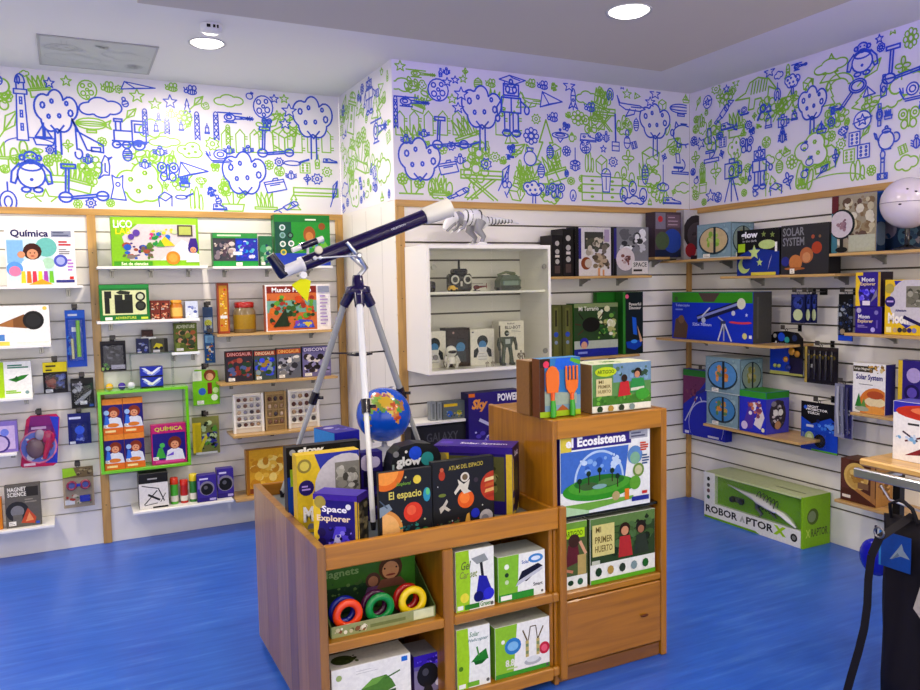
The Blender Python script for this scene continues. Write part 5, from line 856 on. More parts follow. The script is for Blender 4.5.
cbox('constellation_globe_box','beige box with a white star globe picture beside the big white globe','boxed globe',832,877,194,'C3',.2,.07,front=lambda a:a.rect(0,0,1,1,'#a49c86').blobs(.1,.1,.98,.98,['#8a7458','#c8c0a0','#6a5444','#d8d4c0','#9a8a6c'],22,.12,5).rect(0,.7,.16,1,'#6a2430').rect(0,.0,.14,.7,'#4a8290').circ(.24,.5,.26,'#1f2a30',22).circ(.22,.5,.23,'#d0c8cc',22).blobs(.1,.36,.36,.64,['#a08088','#8a6a78'],6,.06,2).ell(.24,.06,.14,.05,'#222').rect(.2,.1,.28,.26,'#222').rect(.4,.02,.98,.3,'#b8bca8'),right=lambda a:a.rect(0,0,1,1,'#2a5a9a').rect(0,0,1,.5,'#1f3a5c').circ(.5,.3,.2,'#6a7a8c'),col='#2a5a9a')
cbox('star_map_box','dark blue box with small globe pictures behind the big white globe','boxed globe',879,930,188,'C3',.058,.05,front=lambda a:a.rect(0,0,1,1,'#24549a').rect(0,0,1,.5,'#1e3452').circ(.2,.36,.15,'#7a7484').circ(.6,.25,.18,'#4a6a80').circ(.85,.2,.1,'#8a8490').blobs(.05,.05,.95,.5,['#2a4a6c','#16283c'],6,.06,2),col='#24549a')
# big white globe on black stand
p=on_plane(908,203,0,CX-.2); 
G=thing('constellation_globe','big white constellation globe on a black stand on the top right shelf','globe',(p.x,p.y,SHELF['C3']))
r=abs(on_plane(908,203,0,p.x).y-on_plane(908+25,203,0,p.x).y)*.9; r=.13; cz=p.z-SHELF['C3']
MB().ball((0,0,cz),r,'#d8d0d8','gloss',32).build('sphere',G)
mb=MB().torus((0,0,cz),r*1.004,.0016,'#8a8494','gloss',(0,0,1),36,6)
for q,l in (((-.6,-.7,.35),.012),((-.9,-.3,-.1),.01),((-.4,-.85,.1),.008),((-.8,-.5,.5),.008)): v_=V(q).normalized(); mb.ball(tuple(v_*r+V((0,0,cz))),(.003,l,.004),'#3a3444','matte',6)
mb.build('star_marks',G)
mb=MB(); mb.lathe([(.07,0),(.07,.006),(.03,.02),(.012,.03),(.012,cz-r+.002)],(0,0,0),'#1a1a1c','gloss',24); mb.build('stand',G)
# blue telescope kit in the corner below
shelf('C4','wooden corner shelf carrying the wide blue telescope box','C',664,770,342,.34,wood=True,u0=-YB+.035,u1=uz('C',774,344,.34)[0])
ybox_y=4.0
def a_tele(a):
    a.rect(0,0,1,1,'#1c3cc0').rect(0,.78,1,1,'#3f9426').P([(.35,.98),(.62,.98),(.55,.8),(.42,.8)],'#5c4a4a').circ(.06,.86,.05,'#4a6a3c').text('Telescopio',.05,.68,.24,.75,'#a8b8f0').lines(.05,.6,.2,.66,'#8a9ce0',1,.03)
    a.P([(.02,.02),(.2,.02),(.22,.3),(.14,.5),(.05,.42)],'#6a5244').circ(.13,.42,.09,'#8a6a52').line((.34,.44),(.86,.76),.15,'#20244c').line((.34,.46),(.86,.78),.05,'#8c94cc').circ(.87,.77,.11,'#d8d8c4').line((.4,.5),(.5,.68),.03,'#c8ccd8').circ(.42,.42,.06,'#b8c0d4').line((.6,.5),(.66,.42),.03,'#a8b0c8').rect(.63,.22,.69,.42,'#3a4266')
    a.line((.66,.36),(.6,.02),.035,'#c8ccdc').line((.67,.36),(.67,.02),.035,'#9aa0bc').line((.68,.36),(.76,.02),.035,'#c8ccdc').text('525x 700mm',.28,.3,.52,.36,'#c8d0f8').circ(.78,.58,.05,'#c8ccd8').ell(.86,.4,.13,.03,'#d84a5c').ell(.86,.44,.12,.03,'#1c3cc0').circ(.91,.14,.06,'#d8d48c').rect(.96,.1,.99,.16,'#eee').star(.93,.55,.04,'#c8d0f8')
p0=on_plane(672,316,1,4.02); p1=on_plane(749,318,1,3.93); zz=SHELF['C4']
u0,u1=on_plane(672,318,0,CX-.31).y,on_plane(753,318,0,CX-.31).y
zt=on_plane(712,292,0,CX-.31).z; L=u0-u1
o=box_mesh(L,.16,zt-zz,'#1c3cc0',front=a_tele,right=lambda a:a.rect(0,0,1,1,'#4a4a48').rect(.2,.1,.3,.9,'#5c5c58'),topcol='#3f9426').build('telescope_box',loc=(CX-.31+.08,(u0+u1)/2,zz),rot=-PI/2)
tag(o,'wide royal blue telescope box with green top strip on the corner shelf','boxed telescope')
# leaning telescope poster box hanging below
def a_tele2(a):
    a.rect(0,0,1,1,'#2030b8').rect(0,.9,1,1,'#2f8a3a').P([(0,.9),(0,.45),(.4,.7),(.6,.9)],'#7a3a6a').line((.2,.6),(.85,.84),.05,'#34308c').circ(.82,.84,.04,'#c8c0c0').line((.35,.6),(.05,.2),.02,'#c8ccdc').line((.42,.6),(.6,.3),.02,'#c8ccdc').circ(.55,.2,.36,'#c0c4e8',26).circ(.55,.19,.35,'#2030b8',26).rect(.05,.02,.15,.06,'#dde').rect(.6,.02,.85,.05,'#dde').blobs(.05,.5,.35,.85,['#8a4a6a','#6a2a5c'],6,.04,2)
u0_,u1_,z0_,z1_=span('C',683,727,371,.09,None,b=438)
C5U=uz('C',703,433,.3)[0]; u1_=C5U-.006
hook('hook for the tall blue telescope kit near the corner post','C',(u0_+u1_)/2,z1_+.012,.12)
T=thing('telescope_kit_pack','tall blue, green and purple telescope kit hanging behind the globe boxes','boxed telescope',wp('C',(u0_+u1_)/2,.06,z0_),-PI/2)
ww,hh=u1_-u0_,z1_-z0_
box_mesh(ww,.06,hh,'#2030b8',front=a_tele2).build('pack_body',T); MB().torus((0,.0,hh+.0068),.0085,.0018,'#222','gloss',(0,1,0),12,6).build('hang_tab',T)
shelf('C5','wooden shelf carrying the stacked globe boxes','C',703,799,433,.3,wood=True)
lo=cbox('globe_box','grey blue box with a blue globe in round windows, lower one of the stack','boxed globe',706.5,738,393.5,'C5',.28,.2,front=a_globebox(0,['#c8a04c','#5a8a5c','#d8883c'],'#4a8cc0'),right=GBR,topcol='#b8c4c8',col='#8aa0a8',group='globe boxes stacked on the lower right wall shelf')
SHELF['C5b']=SHELF['C5']+lo.dimensions.z+.001
cbox('globe_box','grey blue box with an orange and blue globe, upper one of the stack','boxed globe',705.5,740,357.5,'C5b',.28,.2,front=a_globebox(0,['#d8883c','#e0a060','#6a8a6c'],'#5a96cc'),right=GBR,topcol='#b8c4c8',col='#8aa0a8',group='globe boxes stacked on the lower right wall shelf')
cbox('space_lab_box','green topped blue box with a rocket and an owl picture at the shelf end','boxed kit',739.5,766,391,'C5',.28,.2,front=lambda a:a.rect(0,0,1,1,'#2a34c0').rect(0,.84,1,1,'#3a9a34').P([(.1,.05),(.4,.75),(.65,.8),(.5,.1)],'#5a3aa8').P([(.55,.2),(.8,.7),(.95,.4),(.8,.1)],'#e0d8d4').blobs(.3,.3,.85,.8,['#c87a5a','#8a4a6a','#e8e0e8'],7,.1,3).circ(.2,.15,.1,'#d8c8e8').circ(.9,.1,.05,'#e8e4c0'),right=lambda a:a.rect(0,0,1,1,'#4a4ab8').rect(0,.84,1,1,'#2f8a2c').ell(.5,.45,.36,.36,'#3a3440').blobs(.2,.15,.8,.8,['#8a8490','#5a5460','#c8c0c8','#2a2430'],14,.09,4).circ(.4,.5,.08,'#e0e0e0').circ(.62,.5,.08,'#e0e0e0').circ(.5,.2,.1,'#b08a6a'),topcol='#3f9a38',col='#2a34c0')
# hanging goods of wall C
def a_pouch(a): a.rect(0,0,1,1,'#20285c').ell(.5,.7,.35,.22,'#3a4a98').ell(.5,.28,.34,.2,'#c8d4a8').rect(.1,.9,.9,.97,'#3a4488').blobs(.2,.5,.8,.9,['#4a5ab0','#1a2248'],5,.08,2)
for k,(l,r,lab) in enumerate(((791,805,'front'),(805,811,'second'),(811,817,'last'))):
    hang('glow_pouch',lab+' navy glow pouch of three hanging between the telescope box and the moon kits','pouch','C',l,r,294,323,.1+.02*(2-k),'#20264e',a_pouch,group='navy glow pouches on the right wall',hooklabel=lab+' hook for the navy glow pouches on the right wall')
def ex_planets(T,w,h):
    mb=MB()
    for x,z,r,c in ((.2,.55,.024,'#d8a030'),(.02,.36,.018,'#d0962c'),(-.3,.2,.013,'#b8c070'),(.1,.18,.02,'#2a3a8c'),(-.18,.2,.012,'#b8c070'),(.36,.5,.02,'#b8862c')): MB().ball((w*x,-.01,h*z),(r,.012,r),c,'gloss',14).build('planet_ball',T)
hang('glow_planets_pack','blue and black glow planets pack with yellow planets hanging on the right wall','carded kit','C',770,803,331,375,.12,'#16161c',lambda a:a.rect(0,0,.6,.7,'#1a48c0').rect(0,.0,1,.08,'#b8b86a').text('glow',.06,.6,.5,.76,'#f4f4f4',.04).circ(.15,.88,.05,'#aaa').circ(.35,.86,.1,'#2a5ae0').circ(.52,.8,.07,'#3a9a9c').circ(.75,.85,.07,'#2a3a6a').rect(.6,.05,1,.4,'#241c44'),shape=[(0,0),(1,0),(1,.85),(.85,.97),(.5,1),(.12,.97),(0,.85)],extra=ex_planets)
def a_tools(a):
    a.rect(0,0,1,1,'#26222c').rect(0,.9,1,1,'#3a3030').rect(0,0,.08,1,'#c8b060')
    for i in range(5): a.rect(.14+.17*i,.1,.25+.17*i,.85,'#3a3640').circ(.2+.17*i,.72,.05,'#8a7a3c').rect(.17+.17*i,.2,.21+.17*i,.6,'#5a5668')
    a.rect(.1,.42,.3,.52,'#eee')
def ex_hands(T,w,h):
    for i in range(5):
        x=w*(-.32+.17*i); MB().tube([(x,-.012,h*.9),(x+.003,-.016,h*.5),(x,-.012,h*.12)],[.006,.011,.008],'#2c2832','gloss',8).ball((x,-.014,h*.78),(.008,.008,.01),'#8a7a3c').build('black_tool',T)
hang('black_tools_pack','wide black pack with a row of dark tools hanging below the navy pouches','carded toy','C',804.5,838,347,384,.1,'#26222c',a_tools,extra=ex_hands)
hang('projector_pack','black and royal blue torch projector pack hanging over the green dinosaur box','carded toy','C',801,838,403,452,.12,'#14141c',lambda a:a.P([(0,.0),(1,.0),(1,.6),(.8,.72),(.3,.55),(0,.68)],'#1c50c8').text('NIGHT',.18,.88,.48,.93,'#fff').text('PROJECTOR',.14,.81,.72,.87,'#fff').text('TORCH',.18,.75,.5,.8,'#fff').circ(.12,.88,.04,'#3a6ad8').circ(.24,.28,.11,'#b8d088').circ(.24,.28,.06,'#e0e8c0').circ(.52,.22,.14,'#1a1a20').circ(.55,.24,.07,'#3a3a44').rect(.15,.48,.35,.53,'#c8d0e8').blobs(.4,.4,.95,.7,['#3a80e0','#1a2a6c','#6aa0f0'],7,.06,2).rect(.3,.0,1,.04,'#6ab83c'),extra=lambda T,w,h:bubble(T,w,h,.12,.08,.8,.42,.04))
def ex_chain(T,w,h):
    for i,(x,c) in enumerate(((-.25,'#b8bcc8'),(0,'#8c90a8'),(.25,'#4a4a78'))):
        MB().tube([(w*x,-.01,h*.95),(w*x,-.015,h*.5),(w*(x+.05),-.01,h*.08)],[.007,.010,.006],c,'gloss',8).build('pen',T)
hang('pen_pack','silver and violet light pens hanging between the projector pack and the solar system box','carded toy','C',834.5,853,384,438,.14,'#8a8ca4',lambda a:a.rect(0,0,1,1,'#9a9cb4').rect(.1,.4,.35,.5,'#eee').rect(.55,.0,.95,1,'#3c3c74').blobs(.1,.05,.9,.9,['#c8ccd8','#5a5a88','#e0e0e8'],10,.03,2),extra=ex_chain)
hang('moon_tool_pack','black and navy tool pack hanging left of the yellow and violet kits','carded toy','C',838.5,853,294,341,.08,'#1a1c26',lambda a:a.rect(0,.82,1,1,'#15151a').blobs(.0,.1,1,.9,['#2a4a8c','#8a90a8','#14203c','#c8ccd4','#2c3a5c'],16,.06,3).rect(0,0,1,.12,'#2a5ad0').circ(.3,.2,.06,'#c8b088'),extra=lambda T,w,h:bubble(T,w,h,.1,.1,.9,.8,.03))
# yellow and violet moon kits
shelf('C6','wooden shelf carrying the yellow and violet moon kits','C',844,930,335,.26,wood=True,u1=-2.05)
def a_kit_low(a): a.rect(0,0,1,1,'#35208c').circ(.14,.85,.1,'#b8b0c8').text('Moon',.12,.55,.55,.7,'#f2eef8').text('Explorer',.1,.36,.68,.52,'#f0d8a8').lines(.1,.2,.5,.32,'#b8a8e0',2,.02).circ(.8,.78,.08,'#8a80c0').circ(.68,.14,.09,'#b8b0f0').rect(.8,.2,.86,.5,'#6a5ab0')
def a_kit_up(a): a.rect(0,0,1,1,'#3a2690').P([(0,0),(.2,0),(.12,.4),(.2,.7),(0,1)],'#e8c838').rect(0,.9,.3,1,'#e8c838').rect(.9,0,1,1,'#c8a838').text('Moon',.25,.72,.75,.85,'#f4f0f8').text('Explorer',.2,.58,.8,.7,'#f0d8a8').blobs(.15,.15,.8,.56,['#4a3ad8','#6a5ae8','#8a80f0','#241a6c'],10,.1,3).rect(.3,.03,.6,.16,'#e8e0f0').P([(.6,.1),(.85,.5),(.88,.3)],'#8a84a0')
lo=cbox('moon_explorer_box','dark violet moon explorer box at the left end of the yellow kit shelf','boxed kit',855,881.5,306.5,'C6',.22,.1,front=a_kit_low,right=lambda a:a.rect(0,0,1,1,'#1e1448'),col='#35208c')
SHELF['C6b']=SHELF['C6']+lo.dimensions.z+.001
cbox('moon_explorer_box','yellow edged violet kit standing on top of the dark violet moon explorer box','boxed kit',855.5,880.5,272,'C6b',.22,.1,front=a_kit_up,right=lambda a:a.rect(0,0,1,1,'#3a2c3c').rect(.2,.3,.8,.8,'#5a4a4c'),col='#3a2690')
def a_moon(a):
    a.rect(0,0,1,1,'#e6c62e').P([(.25,.98),(1,.98),(1,.3),(.6,.12),(.3,.28),(.2,.5),(.35,.75)],'#3438a8').circ(.72,.6,.42,'#cfcbd2',26).rect(.58,.5,.98,.88,'#8c8a7c').blobs(.58,.5,.98,.88,['#6a6a5c','#a8a698','#7c7a6c','#54544a'],9,.1,2)
    a.circ(.13,.84,.09,'#b8a850').circ(.15,.6,.1,'#34287c').rect(.06,.59,.24,.62,'#c8b0e8').text('Moon',.1,.2,.66,.4,'#f6f2ea',.05).P([(.5,.3),(1,.16),(1,.22),(.54,.36)],'#241c5c').text('Adventure',.3,.42,.6,.47,'#34287c')
    for i,c in enumerate(('#c8b088','#3a3a4a','#6a5a3c','#34287c','#8a8ac0')): a.circ(.3+.13*i,.09,.045,c)
    a.rect(.05,.04,.2,.14,'#f0e8b0')
cbox('moon_kit_box','large yellow and blue box lettered Moon with a grey moon window','boxed kit',885,922,279.5,'C6',.22,.1,front=a_moon,col='#d8b82a',right=lambda a:a.rect(0,0,1,1,'#2a1a5c'))
hang('blue_shelf_strip_pack','flat bright blue pack hanging below the yellow and violet moon kit shelf','carded toy','C',845,868,337.5,345,.05,'#2a72c8',lambda a:a.rect(.1,.2,.9,.5,'#5ab0d8')) if False else None
shelf('C7','wooden shelf carrying the white solar system kit','C',850,930,418,.26,wood=True,u1=-2.05)
cbox('solar_model_box','white solar system kit box with an orange striped planet','boxed kit',853,885.5,363.5,'C7',.23,.08,front=lambda a:a.rect(0,0,1,1,'#efeeec').rect(.0,.82,.62,.94,'#4a4434').text('Large Magnetic',.04,.85,.58,.91,'#e8e4d8').blobs(.45,.8,.98,.99,['#c8a04c','#5a5a3c','#8a6a3c','#d8c890'],8,.05,3).text('Solar System',.1,.64,.92,.78,'#33348c',.03).lines(.2,.55,.85,.6,'#888',1,.015).circ(.7,.16,.36,'#d8843c',26).ell(.7,.24,.32,.1,'#e8d8b0').ell(.7,.06,.32,.1,'#e0a050').ell(.7,.38,.26,.08,'#b85a34').P([(.08,.12),(.2,.4),(.3,.12)],'#3a8a3c').P([(.24,.1),(.36,.3),(.44,.1)],'#6a9a4c').ell(.3,.08,.22,.05,'#a8b0a0'),right=lambda a:a.rect(0,0,1,1,'#2a287c'),col='#e8e6e2')
cbox('violet_kit_box','violet and yellow kit box right of the white solar system kit','boxed kit',898,930,361,'C7',.2,.06,front=lambda a:a.rect(0,0,1,1,'#3a2a86').rect(0,0,.14,1,'#e0c238').circ(.5,.75,.13,'#b8a8d8').circ(.45,.45,.14,'#241a5c').circ(.45,.45,.09,'#6a58b8').circ(.5,.2,.1,'#8a70d0'),left=lambda a:a.rect(0,0,1,1,'#e0c238'),col='#3a2a86')
shelf('C8','low wooden shelf carrying the antique brown globe box','C',834,880,505,.26,wood=True,u1=-2.1)
cbox('antique_globe_box','brown box with a golden antique globe picture on the low shelf','boxed globe',840.5,876,461,'C8',.23,.14,front=lambda a:a.rect(0,0,1,1,'#5a3422').rect(0,.3,.25,1,'#6a4030').circ(.45,.62,.32,'#d8b868',26).circ(.47,.6,.27,'#c8a458',22).blobs(.25,.4,.7,.82,['#b08840','#e0c880','#a87c38'],8,.1,2).P([(.4,.3),(1,.05),(1,.2),(.5,.34)],'#b8864c').rect(.06,.08,.3,.15,'#e8e0d0').rect(.5,.36,.8,.5,'#8a6a4c').rect(.86,.1,.98,.95,'#a87c4c'),right=lambda a:a.rect(0,0,1,1,'#b88c54').blobs(.1,.1,.9,.9,['#8a6438','#d8b070'],6,.1,2),col='#6a4428')
# ------------------------------------------------------------------ robot dinosaur in its long green box on the floor
a0=V((3.822,4.018,0)); b0=V((3.835,3.219,0)); Lb=(b0-a0).length; zt=on_plane(704,471,0,3.822).z; Hb=.30; Hb=min(max(zt,.2),.36); Db=.24
ang=math.atan2(b0.y-a0.y,b0.x-a0.x)
RX=thing('robot_dinosaur_box','long green and white window box with a silver robot dinosaur on the blue floor','boxed robot',(a0+b0)/2,ang)
g1='#8fc022'
def a_rx_front(a):
    a.P([(0,0),(1,0),(1,.32),(.84,.3),(.3,.42),(.16,.55),(.12,1),(0,1)],'#e9eae4')
    a.P([(.0,0),(.62,0),(.56,.05),(0,.05)],'#7ab01c').rect(.12,.0,.6,.02,'#d8dcd0')
    a.text('ROBOR',.02,.14,.37,.29,'#3a3c38',.03).P([(.39,.15),(.42,.28),(.45,.15),(.435,.15),(.42,.22),(.405,.15)],'#b8bcb0').text('PTOR',.46,.14,.72,.29,'#3a3c38',.03).text('X',.72,.13,.84,.31,'#a8d420',.06)
    a.circ(.9,.17,.07,'#23241f').circ(.9,.17,.04,'#8a8c84').rect(.86,.03,.93,.08,'#23241f')
    for y,c in ((.86,'#2c3028'),(.72,'#4a4c44'),(.6,'#7a5a5a'),(.46,'#3a6a4c')): a.circ(.04,y,.045,c)
mb=MB()
mb.box(-Lb/2,Lb/2,.03,Db,0,Hb,g1,'print'); 
mb.box(-Lb/2,-Lb/2+Lb*.12,0,.03,0,Hb,'#e9eae4'); mb.box(Lb/2-Lb*.02,Lb/2,0,.03,0,Hb,g1); mb.box(-Lb/2+Lb*.12,Lb/2-Lb*.02,0,.03,0,Hb*.34,'#e9eae4'); mb.box(-Lb/2+Lb*.12,Lb/2-Lb*.02,0,.03,Hb*.96,Hb,'#c8d4a0')
mb.poly([(-Lb/2+.002,.002,Hb+.0004),(Lb/2-.002,.002,Hb+.0004),(Lb/2-.002,Db-.002,Hb+.0004),(-Lb/2+.002,Db-.002,Hb+.0004)],'#c3cfa2')
A_=Art(mb,(-Lb/2,0,0),(1,0,0),(0,0,1),(0,-1,0),Lb,Hb)
A_.P([(.0,.0),(.6,.0),(.55,.05),(0,.05)],'#7ab01c').text('ROBOR',.02,.13,.37,.29,'#3a3c38',.03).P([(.39,.14),(.42,.28),(.45,.14),(.43,.14),(.42,.2),(.41,.14)],'#b8bcb0').text('PTOR',.46,.13,.73,.29,'#3a3c38',.03).text('X',.73,.12,.85,.31,'#a8d420',.06).circ(.92,.17,.08,'#23241f').circ(.92,.17,.045,'#8a8c84')
for y,c in ((.86,'#2c3028'),(.72,'#4a4c44'),(.6,'#7a5a5a'),(.46,'#3a6a4c')): A_.circ(.05,y,.045,c)
B_=Art(mb,(-Lb/2,0,Hb),(1,0,0),(0,1,0),(0,0,1),Lb,Db); B_.P([(.02,.1),(.3,.1),(.25,.9),(.02,.9)],'#7ab01c').text('ROBORAPTOR X',.3,.3,.62,.55,'#5a6048').lines(.66,.3,.95,.55,'#8a9070',2,.05)
C_=Art(mb,(Lb/2,0,0),(0,1,0),(0,0,1),(1,0,0),Db,Hb); C_.circ(.35,.6,.16,'#5c7420').circ(.32,.6,.11,'#8a9a70').text('RAPTOR',.3,.2,.9,.36,'#5a6a2c').text('X',.1,.2,.26,.36,'#c8e060')
mb.build('carton',RX)
MB().box(-Lb/2+Lb*.12,Lb/2-Lb*.02,.003,.0045,Hb*.34,Hb*.96,'#f4f8ee','plastic',.0003).build('window_film',RX)
mb=MB(); S=Lb/.8
def rp(*p): return [(q[0]*S-.0,.024 if len(q)<3 else q[2],q[1]*Hb/.3) for q in p]
D_=bpy.data.objects.new('robot_dinosaur',None); SC.collection.objects.link(D_); D_.parent=RX; D_['label']='silver robot dinosaur behind the window'
si='#c2c4c8'; gy='#6a6c70'
MB().tube([(-.2,.016,.25*Hb/.3),(-.1,.016,.235*Hb/.3),(-.02,.014,.225*Hb/.3),(.05,.012,.215*Hb/.3)],[.006,.016,.028,.04],si,n=10,flat=.5).build('tail',D_)
MB().tube([(.02,.014,.225*Hb/.3),(.08,.012,.21*Hb/.3),(.15,.012,.19*Hb/.3),(.2,.012,.17*Hb/.3)],[.038,.056,.05,.03],si,n=12,flat=.36).build('body',D_)
MB().tube([(.18,.012,.18*Hb/.3),(.25,.01,.165*Hb/.3),(.3,.008,.14*Hb/.3),(.345,.008,.112*Hb/.3)],[.026,.034,.028,.012],'#d6d8dc',n=10,flat=.4).build('head',D_)
MB().tube([(.07,.006,.2*Hb/.3),(.05,.004,.16*Hb/.3),(.09,.006,.13*Hb/.3),(.07,.006,.11*Hb/.3)],[.026,.018,.012,.01],gy,n=10,flat=.4).build('leg',D_)
MB().tube([(.15,.006,.18*Hb/.3),(.17,.004,.15*Hb/.3),(.2,.006,.13*Hb/.3)],[.014,.01,.006],gy,n=8,flat=.4).build('arm',D_)
mb=MB()
for i in range(6): mb.torus((.05+.027*i,.012,(.216-.006*i)*Hb/.3),.05,.003,'#4a4c50','gloss',(1,0,-.3),16,5,sx=.36)
mb.build('rib_stripes',D_)
mb=MB().box(-.17,-.07,.012,.028,.15*Hb/.3,.185*Hb/.3,'#6a6a50','gloss',.008)
for s in (-1,1): mb.lathe([(.022,0),(.018,.012)],(-.12+s*.038,.012,.165*Hb/.3),'#3a3c30','gloss',16,(0,-1,0))
mb.build('remote_controller',RX)
# ------------------------------------------------------------------ low wooden display table (open bays)
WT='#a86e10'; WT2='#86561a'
X0,X1,Y0,Y1,HT=.708,1.712,2.545,3.552,.73
TB=thing('display_table','low honey wood display table with a tray top and open bays in front','display table',((X0+X1)/2,(Y0+Y1)/2,0)); cx,cy=(X0+X1)/2,(Y0+Y1)/2
def tb(name,x0,x1,y0,y1,z0,z1,mat,col=WT,par=None,ch=.004):
    return MB().box(x0-cx,x1-cx,y0-cy,y1-cy,z0,z1,col,mat,ch).build(name,par or TB)
TRAY=.675
# left panel is made of glued boards of slightly different tone
mb=MB(); ys=[Y0,Y0+.16,Y0+.3,Y0+.42,Y0+.6,Y0+.8,Y1]; tones=['#93662e','#a4763a','#845a28','#a67a3e','#9a6c34','#a4783c']
for a,b,c in zip(ys,ys[1:],tones): mb.box(X0-cx,X0+.03-cx,a-cy,b-cy,.03,HT,c,'wood_z',.001)
mb.build('side_panel',TB)
XI=1.65
tb('side_panel',XI,XI+.0165,Y0+.034,Y1,.03,HT,'wood_z')
tb('corner_post',X1-.032,X1,Y0,Y0+.029,.03,HT,'wood_z')
tb('front_rail',X0+.03,X1-.03,Y0+.012,Y0+.034,HT-.088,HT-.002,'wood_x','#b67812')
tb('back_rail',X0+.03,XI,Y1-.022,Y1,HT-.088,HT-.002,'wood_x')
tb('tray_board',X0+.03,XI,Y0+.034,Y1-.022,TRAY-.016,TRAY,'laminate','#6d7678')
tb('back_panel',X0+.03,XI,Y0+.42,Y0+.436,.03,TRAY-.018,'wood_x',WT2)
xd=on_plane(448,600,1,Y0+.02).x
tb('divider',xd-.021,xd+.021,Y0+.012,Y0+.418,.03,HT-.09,'wood_z')
ZS,ZBt=.386,.085
for a,b in ((X0+.03,xd-.021),(xd+.021,XI)):
    if b==XI:
        for q in (ZS,ZBt): tb('board_lip',XI,X1-.032,Y0+.01,Y0+.029,q-.036,q,'wood_x','#ae7414')
    tb('shelf_board',a,b,Y0+.01,Y0+.418,ZS-.036,ZS,'wood_x','#ae7414'); tb('bottom_board',a,b,Y0+.01,Y0+.418,ZBt-.05,ZBt,'wood_x','#ae7414')
for x in (X0+.08,X1-.08):
    for y in (Y0+.1,Y1-.1): MB().lathe([(.02,0),(.02,.03)],(x-cx,y-cy,0),'#3a3a3a','gloss',14).build('foot',TB)
# ------------------------------------------------------------------ taller cabinet beside it
x0,x1,y0,y1,H2=1.668,2.24,2.572,3.1,1.07
TC=thing('tall_cabinet','taller honey wood cabinet with open shelves and a plain drawer front at the bottom','cabinet',((x0+x1)/2,(y0+y1)/2,0)); cx2,cy2=(x0+x1)/2,(y0+y1)/2
def tc(name,a,b,c,d,e,f,mat,col=WT,par=None): return MB().box(a-cx2,b-cx2,c-cy2,d-cy2,e,f,col,mat,.004).build(name,par or TC)
tc('side_panel',x0,x0+.02,y0,y1,0,H2,'wood_z'); tc('side_panel',x1-.03,x1,y0,y1,0,H2,'wood_z')
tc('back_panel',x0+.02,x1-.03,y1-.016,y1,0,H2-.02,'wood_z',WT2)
tc('top_board',x0+.02,x1-.03,y0+.02,y1-.016,H2-.022,H2-.002,'wood_x'); tc('front_rail',x0+.02,x1-.03,y0,y0+.02,H2-.078,H2-.0,'wood_x','#b67812')
Z3,Z4=.672,.365
tc('glass_shelf',x0+.021,x1-.032,y0+.02,y1-.017,Z3-.014,Z3,'gloss','#1d2422')
tc('shelf_board',x0+.02,x1-.03,y0+.004,y1-.016,Z4-.028,Z4,'wood_x','#ae7414')
dr=tc('drawer',x0+.021,x1-.032,y0+.002,y0+.3,.066,Z4-.034,'wood_x','#a66c12')
MB().ball((.16,0-.27+.0,.2),(.02,.0035,.006),'#5c2e14','matte',10).build('knot_mark',dr)
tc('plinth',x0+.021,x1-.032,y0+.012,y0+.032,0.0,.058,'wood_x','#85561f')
# ------------------------------------------------------------------ goods in the tray of the low table
TZ=TRAY+.0005
def px_on(px,py,y): return on_plane(px,py,1,y)
def tray(name,label,cat,l,r,t,y,d,rot=0,w=None,z=TZ,**k):
    "front face edges l,r and top t in the photo, front at depth y"
    a=px_on(l,t+30,y).x; b=px_on(r,t+30,y).x; zt=px_on((l+r)/2,t,y).z
    return fbox(name,label,cat,(a+b)/2,y,z,w or (b-a),d,zt-z,rot,**k)
def a_glowk(a): a.rect(0,0,1,1,'#15151c').rect(0,0,1,.62,'#1d4fb0').rect(.04,.5,.26,.72,'#a8cc30').circ(.08,.93,.04,'#aaa').text('glow',.14,.885,.5,.985,'#f4f4f4',.05).rect(.72,.92,.95,.98,'#2a2a30').circ(.3,.25,.14,'#b8cc80').rect(.0,.0,.2,.12,'#e8e8e8')
tray('glow_stars_box','black and blue glow box standing behind the Moon kit on the table','boxed kit',287,361,444,3.02,.05,front=a_glowk,col='#15151c',left=lambda a:a.rect(0,0,1,1,'#1c1c22'))
a0=px_on(302,430,3.2); a1=px_on(364,430,3.2)
o1=fbox('blue_video_box','violet and light blue box standing behind the glow box at the back of the table','boxed kit',1.024,3.155,TZ,.12,.18,.325,12,front=lambda a:a.rect(0,0,1,1,'#2a2aa8').rect(0,0,.0,.0,'#2a2aa8').text('Laser Maze',.45,.55,.9,.8,'#8a90e0').rect(.35,.5,.42,.75,'#d04a5c'),left=lambda a:a.rect(0,0,1,1,'#2a8ad0').text('videos',.3,.55,.8,.75,'#a8d8f0'),top=lambda a:a.rect(0,0,1,1,'#3a2a9c').ell(.35,.7,.2,.1,'#c8c4e8').ell(.6,.4,.24,.12,'#8a84d0').blobs(.1,.1,.9,.9,['#4a3ac0','#2a1c7c'],5,.1,2),col='#2a2a98')
def a_moonT(a):
    a.rect(0,0,1,1,'#e2c432').P([(.28,1),(1,1),(1,.2),(.5,.1),(.3,.3),(.25,.5),(.4,.72)],'#3640a8').circ(.78,.55,.42,'#cfcbd2',26).rect(.6,.46,1,.86,'#8c8a84').blobs(.6,.46,.99,.86,['#6c6a64','#b8b6ae','#9a9890','#54524c','#c8c6c0'],12,.09,2)
    a.circ(.12,.86,.09,'#9a8a40').circ(.12,.86,.06,'#d8c860').circ(.14,.58,.1,'#30246c').lines(.07,.54,.21,.62,'#b8a0e0',2,.02).text('Moon',.08,.14,.6,.34,'#f4f2ee',.05).circ(.2,.07,.05,'#8a8a94').rect(0,.0,1,.05,'#d8ba28')
